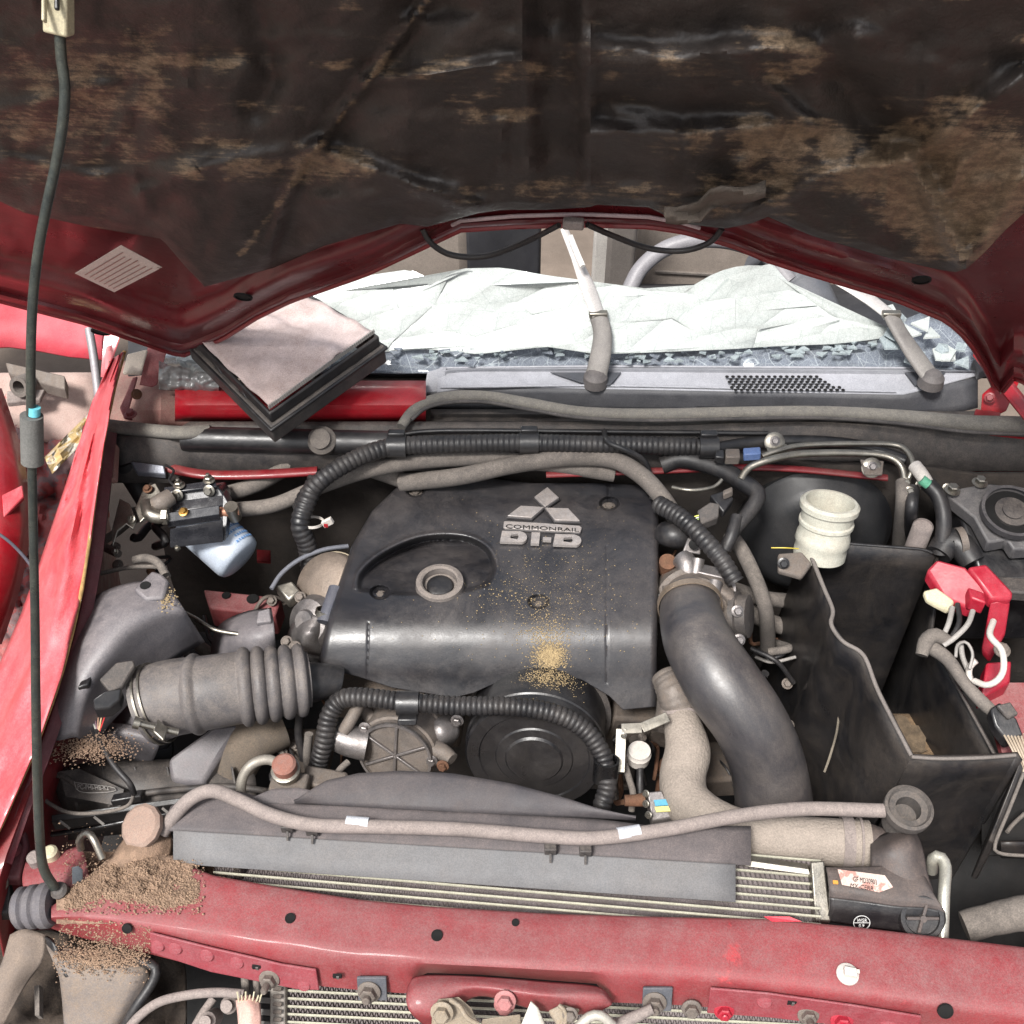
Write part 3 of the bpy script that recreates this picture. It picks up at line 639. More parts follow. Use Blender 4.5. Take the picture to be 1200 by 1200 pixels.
for k, (z, y0) in enumerate(((.894, 431.5), (.890, 449))):
    hose('ridge', [(516, y0+(5 if k else 0), z), (700, y0+(3 if k else -2), z), (900, y0+(7 if k else -1), z), (1080-k*30, y0+(10 if k else 0), z)], 1.6, grey_pl, cow, seg=6)
m = MB()
for j in range(21):
    for i in range(6):
        px = 852+j*7+(3 if i % 2 else 0)+i*1.4; py = 441.5+i*3.1
        if px > 990-(5-i)*6+0: continue
        p = W(px, py, .8962-.0007*i); m.lathe(p, Z, [(R(2.3, p), 0), (R(2.3, p), .0006)], 8)
m.build('grille_hole_discs', hole_m, cow, kind='stuff')
for px in (556, 770):
    m = MB(); m.prism([W(645 if px == 556 else 1060, 437, .8945), W(728 if px == 556 else 1108, 437, .8945), W(715 if px == 556 else 1090, 452, .893), W(690 if px == 556 else 1072, 452, .893)], (0, 0, .0015)); m.build('wiper_patch', mat('recess', S(64, 66, 72), .6, 0, .1, .2), cow)  # raised darker patch at each wiper, not a hollow
m = MB(); m.prism([W(500, 436, .9), W(520, 430, .9), W(514, 470, .86), W(494, 474, .86)], (.006, 0, .002)); m.build('end_cap', grey_pl, cow, bevel=.002)
m = MB(); m.prism([W(1140, 421, .905), W(1160, 415, .905), W(1166, 428, .9), W(1148, 436, .9)], (0, 0, -.02)); m.build('corner_foam', foam_m, cow, bevel=.003)
rows = [[W(px, 481+i*4+ (px-500)*.004, .862-.004*i+(.004 if i % 2 else 0)) for px in range(505, 1180, 25)] for i in range(6)]
MB().grid(rows).build('lower_tray', blk_dusty, cow, solid=.003)
rows = [[W(px, 478-14*math.sin(math.pi*(px-815)/150)*i/3*.5+i*3, .872) for px in range(815, 966, 10)] for i in range(4)]
MB().grid(rows).build('duct_lip', blk, cow, solid=.003)
def wiper(lab, piv, arm, tip, g=True):
    t = thing('wiper_arm', lab, 'wiper arm', W(*piv), group='windscreen wiper arms')
    rows = []
    hose('arm', [piv]+arm, [13, 12.5, 11, 10.5][:len(arm)+1], mat('wiper_grey', S(104, 100, 98), .55, .1, .15, .5, S(150, 146, 140)), t, flat=.45, seg=14)
    p = W(*piv); m = MB(); m.lathe(p-Z*.012, Z, [(R(15, p), 0), (R(14, p), .016), (R(9, p), .024), (R(3, p), .026)], 20); m.build('pivot_cap', mat('wiper_cap', S(78, 74, 74), .6, 0, .15, .4), t)
    a = arm[-1]; hose('blade_spring', [a]+tip, [9, 10, 6, 5][:len(tip)+1], mat('wiper_light', S(186, 182, 180), .45, .2, .1, .3), t, flat=.4, seg=12)
    c = W(*a); m = MB(); m.box(c+Z*.003, (R(11, c)*2, .012, .010), rx=RT, ry=FH); m.build('joint_clip', steel, t, bevel=.002)
    return t
t = wiper('grey wiper arm standing upright near the middle of the cowl', (698, 443, .90), [(704, 415, .93), (706, 390, .95), (701, 370, .97)], [(690, 340, 1.0), (674, 300, 1.04), (661, 268, 1.07)])
hose('blade_clip', [(668, 276, 1.075), (676, 296, 1.055), (683, 312, 1.045)], 3.2, mat('clip_white', S(220, 218, 214), .5, 0, .05, .1), t, seg=6)
wiper('dusty grey wiper arm leaning left at the right end of the cowl', (1092, 444, .91), [(1072, 416, .93), (1055, 390, .95), (1044, 370, .965)], [(1010, 345, .97), (960, 318, .985)])
sl = hose_thing('weather_seal', [(118, 498, .88), (160, 503, .88), (210, 507, .88), (245, 505, .87)], 9, seal_m, 'short grey rubber seal end lying across the strut tower at left', 'rubber seal', group='weather seals', flat=.8)
wseal = hose_thing('weather_seal', [(470, 500, .885), (482, 484, .89), (500, 472, .895), (530, 466, .895), (570, 466, .895), (620, 474, .89), (680, 484, .89), (760, 487, .89), (860, 485, .888), (960, 484, .887), (1050, 489, .885), (1130, 497, .885), (1200, 500, .885), (1290, 505, .88)], [6, 7, 8, 8.5, 8.5, 8.5, 8.5, 9, 9, 9, 10, 12, 13, 13], seal_m, 'long dusty grey rubber seal sagging along the cowl front edge', 'rubber seal', group='weather seals', flat=.85)
hose('seal_lip', [(482, 492, .897), (500, 478, .903), (530, 471.5, .903), (570, 471.5, .903), (620, 480, .898), (680, 489.5, .898), (760, 493, .898), (860, 491, .896), (960, 490, .895), (1050, 496, .893), (1130, 506, .893), (1200, 509, .893)], 2.2, mat('seal_dark', S(52, 50, 50), .7, 0, .2, .5), wseal)
hose_thing('trim_strip', [(465, 510, .87), (520, 505, .872), (700, 506, .872), (900, 508, .87)], 3, blk, 'thin black trim strip under the long rubber seal', 'trim', seg=8)
# bulkhead duct, black, behind loom
m = MB(); m.tube(resample(path([(215, 514, .86), (300, 516, .86), (380, 518, .86), (470, 520, .86)]), .02)[0], R(15, W(300, 516, .86)), 14); tag(m.build('wiring_channel', blk, None, smooth=50), 'black plastic channel along the firewall left of the loom', 'channel')
m = MB(); p = W(377, 516, .875); m.lathe(p, (0, -.6, .8), [(R(17, p), -.012), (R(17, p), 0), (R(12, p), .006), (R(12, p), .012), (R(8, p), .014)], 28); tag(m.build('grommet', rub_tan, None), 'dusty round rubber grommet on the firewall channel', 'grommet')
# ================================================================== AIR FILTER lying on the scuttle
af = thing('air_filter', 'used panel air filter, stained pale felt in black frame, tilted on the scuttle', 'air filter', W(330, 440, .95))
c4 = [W(222, 402, .965), W(318, 498, .955), W(448, 405, .985), W(362, 352, .975)]
t4 = [W(226, 392, .99), W(316, 476, .985), W(438, 388, 1.01), W(345, 338, 1.0)]
def q4(c, u, v): return (c[0]*(1-u)+c[1]*u)*(1-v)+(c[3]*(1-u)+c[2]*u)*v
rows = [[q4(t4, i/24, j/24)+Vector((0, 0, .012*math.sin(math.pi*i/24)*math.sin(math.pi*j/24)*.6+.008*noise.noise(Vector((i*.22, j*.22, 30)))+(.010*math.exp(-((j/24-.45-.2*i/24)/.08)**2)))) for j in range(25)] for i in range(25)]
MB().grid(rows).build('felt', mat('felt', S(204, 188, 186), .95, 0, .2, .55, S(128, 100, 84), 8, .5, 500, fine=.3), af, smooth=60, solid=.004)
out = [c4[0], c4[1], c4[2], c4[3]]
nrm = (c4[1]-c4[0]).cross(c4[3]-c4[0]).normalized(); nrm = nrm if nrm.z > 0 else -nrm
m = MB(); ctr = sum(c4, Vector())/4
def frame(o, i, h0, h1):
    a = [ctr+(p-ctr)*o for p in c4]; b_ = [ctr+(p-ctr)*i for p in c4]
    rws = [[p+nrm*h0 for p in a], [p+nrm*h1 for p in a], [p+nrm*h1 for p in b_], [p+nrm*h0 for p in b_]]
    mm = MB(); mm.grid(rws, close_u=True, close_v=True); return mm
frame(1.03, .93, -.034, .000).build('frame', blk_dusty, af, bevel=.003)
frame(1.06, .99, -.008, -.002).build('flange', blk, af, bevel=.002)
frame(.985, .93, .0005, .02).build('pleat_border', rub, af, bevel=.003)
# glue teeth along the near edge of the felt
m = MB()
for k in range(52):
    t = k/51; p = (t4[1]*(1-t)+t4[2]*t)+Vector((0, -.001, .0)); m.box(p, (.003, .004, .006), rx=(t4[2]-t4[1]), ry=FH)
m.build('stitched_edge', grey_wire, af, kind='stuff')
for u in (.32, .62):
    a = c4[0]*(1-u)+c4[1]*u; m = MB(); m.prism([a+nrm*0, a+nrm*.02+FH*.004, a+(c4[1]-c4[0])*.09+nrm*.002], (c4[3]-c4[0]).normalized()*.008); m.build('clip_tab', blk, af, bevel=.001)
# ================================================================== LOOMS AND HOSES across the firewall
hose_thing('heater_hose', [(262, 580, .80), (300, 568, .81), (350, 543, .82), (400, 541, .82), (440, 552, .81), (480, 566, .79)], 9.5, rub_tan, 'dusty tan hose arching from the fuel filter behind the wiring loom', 'hose', group='dusty heater hoses')
hose_thing('heater_hose', [(270, 598, .80), (320, 592, .81), (370, 572, .83), (430, 552, .84), (500, 540, .845), (580, 538, .845), (650, 545, .84), (720, 556, .83)], 9, rub_tan, 'lower dusty tan hose running from the filter clamp across to the cover', 'hose', group='dusty heater hoses')
hose_thing('heater_hose', [(470, 566, .80), (540, 558, .83), (600, 545, .85), (660, 537, .86), (715, 538, .86), (750, 556, .85), (775, 582, .83), (795, 612, .80)], 10.5, rub_tan, 'dusty tan hose curving over the rear right corner of the engine cover', 'hose', group='dusty heater hoses')
lm = thing('wiring_loom', 'main black corrugated wiring loom running along the firewall', 'wiring loom', W(600, 519, .86))
hose('conduit', [(352, 598, .82), (362, 578, .845), (385, 556, .87), (425, 534, .88), (465, 523, .88), (540, 520, .88), (620, 519, .88), (700, 521, .88), (760, 522, .875), (830, 524, .87)], 10.5, rub, lm, corr=.0085, amp=.16)
hose('branch', [(372, 560, .86), (400, 550, .86), (368, 590, .84), (362, 640, .80)][:1]+[(352, 610, .82), (360, 640, .78), (365, 680, .72)], 11, rub, lm, corr=.0085)
for px, py in ((465, 523), (620, 519), (830, 524)):
    p = W(px, py, .88); q = W(px+2, py, .88); ringat('clamp', p, RT, R(11.5, p), R(22, p), .002, blk, lm, seg=20)
    m = MB(); m.box(p+Z*.016+FH*.01, (R(20, p), .012, .012), rx=RT, ry=FH); m.build('clamp_lug', blk, lm, bevel=.002)
p = W(366, 612, .81); ringat('cable_tie', p, (0, .3, 1), R(12.5, p), .004, .0015, white_pl, lm)
m = MB(); m.box(W(384, 612, .815), (.016, .006, .012), rx=(1, .4, .4)); m.build('tie_tab', white_pl, lm, bevel=.001)
m = MB(); m.box(W(382, 616, .82), (.006, .002, .006)); m.build('red_mark', red_paint, lm)
hose_thing('breather_tube', [(708, 505, .88), (712, 518, .895), (735, 528, .89), (755, 540, .87), (762, 560, .84), (764, 585, .82)], 3.2, rub, 'thin grey black breather tube bent down onto the cover corner', 'tube', seg=8)
hose_thing('taped_cable', [(830, 528, .865), (880, 520, .86), (950, 518, .86), (1010, 524, .855), (1060, 540, .85)], 8, blk, 'smooth black taped cable behind the steel pipes', 'cable')
hose_thing('taped_harness', [(775, 545, .84), (800, 538, .85), (840, 548, .85), (870, 565, .85), (888, 580, .85), (878, 600, .84), (862, 620, .83), (850, 640, .81)], [11, 11, 11, 11, 10, 9, 8, 7], rub, 'black cloth taped harness looping in front of the brake booster', 'harness')
hose_thing('harness_conduit', [(770, 590, .83), (800, 608, .84), (825, 632, .84), (845, 655, .83), (862, 682, .81)], 10.5, rub, 'black ribbed conduit crossing above the throttle housing', 'conduit', corr=.009, amp=.18)
hose_thing('coolant_hose', [(855, 625, .78), (872, 650, .77), (890, 690, .74), (898, 720, .70), (900, 760, .60)], 9, rub_tan, 'dusty grey hose dropping beside the throttle housing', 'hose', group='coolant hoses beside the throttle')
hose_thing('coolant_hose', [(858, 690, .68), (900, 702, .66), (970, 706, .62)], 9, rub_tan, 'upper of two short hoses running under the battery box', 'hose', group='coolant hoses beside the throttle')
hose_thing('coolant_hose', [(850, 700, .64), (900, 728, .62), (970, 750, .58)], 10, rub_tan, 'lower of two short hoses running under the battery box', 'hose', group='coolant hoses beside the throttle')
hose_thing('thin_cable', [(880, 760, .66), (910, 775, .66), (930, 800, .62)], 3, rub, 'thin black cable left of the battery box', 'cable', group='thin cables left of battery box')
hose_thing('thin_cable', [(886, 770, .62), (905, 776, .64), (932, 770, .64)], 2, grey_wire, 'thin pale cable left of the battery box', 'cable', group='thin cables left of battery box')
# ================================================================== FUEL FILTER
ff = thing('fuel_filter', 'white fuel filter canister with blue print under a black metal head bracket', 'fuel filter', W(235, 610, .8))
ax = (W(285, 657, .765)-W(232, 610, .80)).normalized(); base = W(232, 612, .795); rr_ = R(30, base)
m = MB(); m.lathe(base-ax*.01, ax, [(rr_, 0), (rr_, .088), (rr_*.985, .093), (rr_*.93, .098), (rr_*.80, .101), (rr_*.3, .102)], 40); m.build('canister', mat('canister', S(176, 186, 200), .35, 0, .05, .25, S(150, 146, 140), 20, .04), ff, smooth=50)
cx_ = ax.cross(Z).normalized(); up_ = cx_.cross(ax).normalized()
def cyl(u, h): # point on canister side
    return base+ax*h+(up_*math.cos(u)+cx_*math.sin(u))*(rr_+.0006)
for k, (tx_, h0, h1, u0) in enumerate((('mizupo', .035, .05, .1), ('Diamond', .05, .058, .1), ('kraft', .062, .068, .12), ('filter', .072, .078, .1))):
    a0 = -.35+u0; b0 = .65+u0; n_ = 4
    text(tx_, [cyl(-a0, h1)if 0 else cyl(b0, h0), cyl(b0, h1), cyl(a0, h1), cyl(a0, h0)][0:4], blue_ink, 'print', ff, .0006, up=(up_+cx_*math.sin(.3)).normalized()) if False else None
# blue print rows wrapped on the canister: short raised dashes standing for the faded writing
m = MB()
for row, (h, n_) in enumerate(((.040, 9), (.050, 8), (.059, 9), (.068, 7), (.077, 8))):
    for k in range(n_):
        u = -.95+k*.13; p = cyl(u, h); tdir = (cyl(u+.05, h)-cyl(u-.05, h)).normalized(); nn = (p-base-ax*h).normalized()
        m.box(p, (.0026, .004 if row else .0062, .0006), rx=tdir, ry=ax, rz=nn)
        if k % 2: m.box(p+ax*.0015+nn*.0002, (.0045, .0012, .0006), rx=tdir, ry=ax, rz=nn)
m.build('blue_print', blue_ink, bpy.data.objects['canister'])
m = MB(); m.prism([W(192, 571, .865), W(252, 562, .865), W(254, 570, .862), W(193, 578, .862)], (0, 0, -.004)); m.build('top_plate', blk_metal, ff, bevel=.001)
m = MB(); m.prism([W(203, 576, .855), W(255, 569, .855), W(262, 580, .845), W(262, 598, .83), W(203, 606, .83)], (0, .03, -.02)); m.build('head_block', blk_metal, ff, bevel=.002)
m = MB(); m.prism([W(202, 588, .85), W(262, 580, .85), W(262, 592, .843), W(202, 600, .843)], (0, 0, -.008)); m.build('upper_flange', blk_metal, ff, bevel=.001)
m = MB(); m.prism([W(195, 601, .86), W(257, 592, .86), W(257, 603, .85), W(195, 612, .85)], (0, 0, -.012)); m.build('spring_bar', blk_metal, ff, bevel=.001)
m = MB(); m.prism([W(199, 620, .853), W(261, 609, .853), W(261, 633, .825), W(199, 640, .825)], (0, 0, -.004)); m.build('front_plate', blk_metal, ff, bevel=.001)
m = MB(); m.prism([W(261, 578, .86), W(268, 590, .85), W(264, 634, .82), W(260, 633, .82)], (-.002, .02, -.01)); m.build('side_plate', blk_metal, ff, bevel=.001)
for a in ((208, 577), (245, 572)): bolt(ff, W(a[0], a[1]+3, .858), (0, -.9, .5), .0062)
for a in ((210, 569), (245, 563)): bolt(ff, W(*a, .867), Z, .0062, stud=.008)
bolt(ff, W(215, 600, .863), (0, -.3, 1), .005, mat('brass', S(190, 150, 80), .35, .9, .1, .2)); bolt(ff, W(208, 642, .82), (0, -1, 0), .0035)
m = MB(); p = W(272, 598, .845); m.lathe(p, (0, -.2, 1), [(R(8, p), -.02), (R(8, p), .01)], 20); m.build('hose_clamp', steel, ff)
hose('outlet', [(257, 600, .84), (266, 600, .842), (280, 598, .842)], 6, mat('copper', S(168, 120, 96), .5, .6, .2, .4), ff)
hose('inlet_elbow', [(196, 605, .855), (186, 606, .857), (176, 602, .86), (172, 590, .86)], [8, 8, 9, 8], steel, ff)
m = MB(); p = W(194, 605, .856); m.lathe(p, RT, [(R(10, p), -.004), (R(10, p), .004)], 6); m.build('union_nut', steel, ff)
hose('bleed_pump', [(180, 592, .862), (190, 588, .865), (200, 582, .865)], [9, 11, 10], alu_dull, ff)
hose('wire_hook', [(194, 545, .86), (204, 552, .865), (198, 562, .866), (205, 570, .866)], 1.6, rub, ff, seg=6)
br = thing('filter_bracket', 'zinc plated triangular bracket with a bolt left of the fuel filter', 'bracket', W(180, 580, .84))
m = MB(); m.prism([W(168, 572, .85), W(182, 566, .85), W(190, 580, .845), W(184, 592, .84), W(164, 612, .83), W(158, 596, .835)], (0, 0, -.004)); m.build('plate', steel, br, bevel=.001); bolt(br, W(173, 573, .853), (0, -.3, 1), .005, rust)
lat = thing('latch_plate', 'small bright steel latch plate with two bolts beside the left inner wing', 'bracket', W(148, 610, .82))
m = MB(); m.prism([W(140, 584, .84), W(152, 590, .84), W(160, 610, .83), (W(156, 620, .825)), W(148, 614, .83), W(138, 622, .83), (W(132, 640, .82)), W(130, 624, .83)], (0, 0, -.003)); m.build('plate', steel, lat, bevel=.001)
bolt(lat, W(154, 608, .833), (-.3, -.6, .8), .005); bolt(lat, W(135, 646, .82), (-.3, -.6, .8), .004)
hose_thing('steering_shaft', [(146, 540, .84), (160, 566, .80), (176, 600, .76)], [16, 13, 9], rub, 'dark rubber boot hanging in the left rear corner of the bay', 'boot')
m = MB(); m.prism([W(152, 540, .85), W(192, 545, .85), W(194, 556, .84), W(160, 553, .84)], (0, 0, -.01)); tag(m.build('mount_plate', mat('plate_blue', S(130, 134, 144), .35, .5, .15, .3), None, bevel=.002), 'flat bluish grey steel plate on the left rear inner wing', 'plate')
# hoses on the strut between air box and firewall
hose_thing('vacuum_hose', [(118, 672, .79), (145, 666, .795), (170, 664, .80), (192, 666, .80), (198, 676, .79)], 2.6, rub_tan, 'thin grey vacuum hose crossing behind the air box', 'hose', seg=8)
hose_thing('brake_line', [(126, 698, .78), (150, 690, .785), (175, 686, .785)], 2.4, mat('line_cream', S(180, 168, 150), .6, .1, .1, .4), 'pale thin pipe behind the air box top', 'pipe', seg=8)
hose_thing('loop_hose', [(158, 656, .80), (172, 654, .81), (186, 660, .815), (194, 674, .81)], 5, rub_tan, 'short curved hose loop behind the air box lug', 'hose')
# ================================================================== AIR BOX
ab = thing('air_box', 'large dusty grey black air filter housing in the left front corner of the bay', 'air filter housing', W(160, 780, .72))
# lid: a faceted shell from ridge lines
A_ = [(66, 780), (80, 750), (104, 712), (130, 694), (164, 684), (178, 672), (196, 678), (206, 700), (236, 716), (232, 740), (204, 745)]
rowsA = [
 [(46, 864, 0.760), (50, 820, 0.780), (64, 768, 0.800), (86, 726, 0.815), (112, 698, 0.830), (150, 683, 0.835), (186, 680, 0.830)],
 [(66, 868, 0.780), (70, 828, 0.810), (84, 788, 0.830), (106, 748, 0.845), (132, 718, 0.855), (166, 699, 0.853), (200, 691, 0.843)],
 [(88, 864, 0.780), (94, 828, 0.810), (108, 792, 0.830), (126, 762, 0.845), (151, 734, 0.853), (181, 718, 0.851), (214, 711, 0.841)],
 [(98, 868, 0.760), (105, 842, 0.780), (120, 810, 0.795), (140, 782, 0.810), (164, 756, 0.817), (194, 738, 0.817), (225, 729, 0.807)],
 [(112, 874, 0.735), (126, 852, 0.740), (146, 830, 0.745), (164, 808, 0.750), (186, 786, 0.755), (212, 770, 0.755), (240, 752, 0.745)],
]
def refine(rows, nu, nv):
    A = np.array([[tuple(W(*p)) for p in r] for r in rows])
    def up1(A, n, axis):
        m_ = A.shape[axis]; res = []
        for k in range(n+1):
            t = k/n*(m_-1); i = min(int(t), m_-2); f = t-i; g = lambda q: np.take(A, min(max(q, 0), m_-1), axis)
            a, b_, c, d = g(i-1), g(i), g(i+1), g(i+2)
            if i == 0: a = 2*b_-c
            if i+2 > m_-1: d = 2*c-b_
            res.append(.5*((2*b_)+(c-a)*f+(2*a-5*b_+4*c-d)*f*f+(3*b_-a-3*c+d)*f**3))
        return np.stack(res, axis)
    A = up1(up1(A, nv, 0), nu, 1); return [[Vector(p) for p in r] for r in A]
def patch(name, rows, m, parent, nu=30, nv=20, **kw):
    kw.setdefault('smooth', 50); kw.setdefault('solid', .004)
    return MB().grid(refine(rows, nu, nv)).build(name, m, parent, **kw)
box_m = mat('airbox_plastic', S(78, 78, 84), .34, 0, .2, .8, S(138, 130, 130), 7, .2, 300, fine=.3, spec=.9)
patch('lid', rowsA, box_m, ab)
m = MB(); m.prism([W(156, 690, .860), W(178, 668, .860), (W(190, 672, .860)), W(198, 680, .858), W(192, 700, .858), W(170, 702, .860)], (0, 0, -.012)); m.build('mounting_lug', box_m, ab, bevel=.004)
p = W(170, 686, .8605); m = MB(); m.lathe(p, Z, [(R(6, p), 0), (R(6, p), .0008)], 18); m.build('lug_hole_disc', hole_m, ab)
# MAF duct step
patch('sensor_duct', [[(128, 838, .66), (160, 800, .70), (190, 772, .715), (214, 762, .71)], [(140, 862, .69), (166, 826, .74), (190, 790, .75), (214, 770, .735)], [(165, 880, .68), (182, 856, .73), (196, 820, .745), (212, 790, .735)], [(190, 886, .62), (200, 872, .66), (210, 850, .68), (220, 820, .68)]], box_m, ab, 20, 14)
patch('lid_step', [[(90, 856, .68), (130, 848, .71), (166, 850, .715), (190, 858, .70)], [(98, 872, .685), (134, 860, .72), (164, 864, .72), (186, 876, .70)], [(108, 884, .66), (136, 884, .68), (160, 892, .67), (176, 900, .65)]], box_m, ab, 16, 10)
m = MB(); p = W(170, 880, .66); m.lathe(p, (.6, -.5, .6), [(R(34, p), -.05), (R(34, p), .0), (R(31, p), .004)], 32); m.build('inlet_collar', blk, ab)
# grit lying on the lid's lower end
gm = MB()
for k in range(1600):
    a, b_ = random.gauss(108, 24), random.gauss(876, 8); p = W(a, b_, .765+random.uniform(-.004, .004)); s_ = random.uniform(.0005, .0018)
    gm.add([p+Vector((s_, 0, 0)), p+Vector((-s_, s_*.6, 0)), p+Vector((-s_*.4, -s_, 0)), p+Vector((0, 0, s_*1.3))], [(0, 1, 3), (1, 2, 3), (2, 0, 3), (0, 2, 1)])
g_ = gm.build('soil_crumbs', soil_m, ab, smooth=0, kind='stuff')
gm = MB()
for k in range(110):
    a, b_ = random.gauss(196, 5), random.gauss(702, 7); p = W(a, b_, .852); s_ = random.uniform(.0006, .0018)
    gm.add([p+Vector((s_, 0, 0)), p+Vector((-s_, s_*.6, 0)), p+Vector((-s_*.4, -s_, 0)), p+Vector((0, 0, s_))], [(0, 1, 3), (1, 2, 3), (2, 0, 3), (0, 2, 1)])
gm.build('golden_grit', crumb_m, ab, smooth=0, kind='stuff')
# lower half with ribs
lb = [[(60, 905, .66), (110, 892, .67), (170, 890, .67), (230, 888, .66), (290, 880, .64)], [(66, 930, .66), (120, 920, .67), (180, 918, .67), (240, 916, .66), (300, 915, .64)], [(76, 955, .63), (120, 950, .64), (180, 950, .64), (240, 950, .63), (300, 950, .61)], [(80, 985, .56), (120, 980, .56), (180, 975, .56), (240, 972, .56), (300, 970, .55)]]
patch('lower_case', lb, blk_dusty, ab, 24, 10)
for k in range(6):
    m = MB(); a = 80+k*38; m.prism([W(a, 898, .675), W(a+3, 898, .675), W(a+12, 945, .65), W(a+8, 946, .65)], (0, 0, -.02)); m.build('rib', blk_dusty, ab, bevel=.001)
hose('case_rim', [(58, 912, .68), (70, 908, .685), (120, 932, .675), (200, 926, .675), (270, 922, .67), (330, 930, .66)], 4, blk_dusty, ab, seg=8)
hose('case_rim', [(60, 978, .62), (110, 970, .625), (180, 956, .63), (260, 944, .63)], 3, blk, ab, seg=8)
pl_ = [W(88, 913, .683), W(98, 912, .683), W(132, 926, .678), W(132, 930, .678), W(94, 925, .68)]
sheet([p+Z*.0015 for p in [W(70, 905, .685), W(94, 902, .685), W(146, 926, .68), W(142, 946, .668), W(78, 934, .675)]], blk_dusty, 'label_plate', ab, .002)
text('PC-PHI-HB-R2', [W(91, 925, .690), W(128, 926, .686), W(126, 921, .688), W(91, 919, .691)], grey_wire, 'lettering', ab, .0005)
hose('label_border', [(88, 917, .69), (134, 923, .686), (130, 928, .686), (94, 928, .689), (87, 916, .69)], .5, grey_wire, ab, seg=5)
m = MB(); m.box(W(150, 935, .68), (.04, .012, .014), rx=(1, .3, 0)); m.build('clip', blk, ab, bevel=.002)
m = MB(); m.prism([W(60, 955, .66), W(250, 930, .66), W(250, 936, .655), W(60, 964, .655)], (0, 0, -.02)); m.build('clamp_rail', blk, ab, bevel=.001)
for k in range(5):
    p0 = W(70+k*40, 962-k*5, .665); m = MB(); m.bar(p0, p0+Vector((.012, -.004, -.012)), .003, .002); m.build('rail_tooth', grey_wire, ab)
m = MB(); m.prism([W(196, 890, .69), W(250, 850, .70), W(285, 848, .69), W(262, 880, .68), (W(238, 918, .67)), W(200, 916, .67)], (0, 0, -.03)); m.build('spout', box_m, ab, bevel=.006)
# airflow sensor and its leads
ms = thing('airflow_sensor', 'black airflow sensor with plug and thin coloured leads on the air box', 'sensor', W(140, 800, 0.820))
m = MB(); m.prism([W(116, 796, 0.835), W(136, 776, 0.840), W(156, 773, 0.840), (W(158, 780, 0.837)), W(143, 804, 0.830), (W(128, 810, 0.830))], (0, 0, -.009)); m.build('cover_plate', blk_dusty, ms, bevel=.002)
m = MB(); m.prism([W(108, 820, 0.830), W(122, 810, 0.834), W(142, 806, 0.830), W(140, 820, 0.820), W(128, 830, 0.815), W(110, 832, 0.818)], (0, 0, -.02)); m.build('plug', blk, ms, bevel=.002)
m = MB(); m.box(W(101, 800, 0.825), (.014, .018, .010), rx=(1, .6, 0)); m.build('retainer', blk, ms, bevel=.002)
for k, c in enumerate((S(196, 60, 60), S(210, 190, 150), S(190, 150, 130), S(150, 120, 130), S(200, 200, 190))):
    hose('lead', [(126-k*4, 828, .768), (122-k*3.5, 842, .768), (115, 862, .76)], .9, mat('lead_%s' % 'abcde'[k], c, .5, 0, .05, .1), ms, seg=5)
hose('sleeved_lead', [(113, 856, .76), (122, 878, .765), (136, 900, .76), (152, 918, .75), (157, 930, .73)], 3.6, rub, ms, seg=10)
hose('cable', [(157, 930, .73), (150, 944, .71), (120, 952, .70), (80, 952, .70), (50, 936, .70), (34, 920, .69)], 2.3, rub_tan, ms, seg=8)
# ================================================================== INTAKE HOSE (bellows)
ih = thing('intake_hose', 'dusty grey rubber intake hose with bellows and a wire clamp, from air box to turbo', 'intake hose', W(270, 810, .74))
pts = path([(172, 828, .765), (200, 818, .775), (240, 812, .78), (280, 806, .78), (330, 800, .775), (362, 796, .77)])
C, xs = resample(cr(pts, .004), .0012); L = xs[-1]; rr = []
for x in xs:
    px = 172+190*x/L; b_ = 46-.035*(px-172)
    if px > 282: ph = (px-282)/15.5; b_ = 39+8.5*math.sqrt(abs(math.sin(math.pi*ph)))-(px-282)*.055
    elif 226 < px < 240: b_ += 4*math.sin(math.pi*(px-226)/14)
    if px > 356: b_ -= (px-356)*1.2
    rr.append(R(b_, C[0]))
MB().tube(C, rr, 48, True).build('bellows', mat('bellows_rubber', S(66, 66, 71), .42, 0, .22, .75, S(138, 128, 120), 10, .25, 200, fine=.3), ih, smooth=70)
tdir = (C[30]-C[0]).normalized(); rc = R(46.5, C[0])
for o_ in (.008, .017): p = C[0]+tdir*o_; ringat('wire_clamp', p, tdir, rc+.0005, .0028, .0022, steel, ih, 40)
p0 = C[0]+tdir*.012+Vector((0, -.62, -.45)).normalized()*(rc+.004)
m = MB(); m.lathe(W(182, 852, .80), (-1, -.1, .45), [(R(4, p0), -.03), (R(4, p0), .02), (R(7, p0), .02), (R(7, p0), .028)], 12); m.build('clamp_screw', steel, ih)
m = MB(); m.box(W(188, 856, .80), (.020, .02, .006), rx=(1, -.6, -.3)); m.build('clamp_tang', steel, ih, bevel=.002)
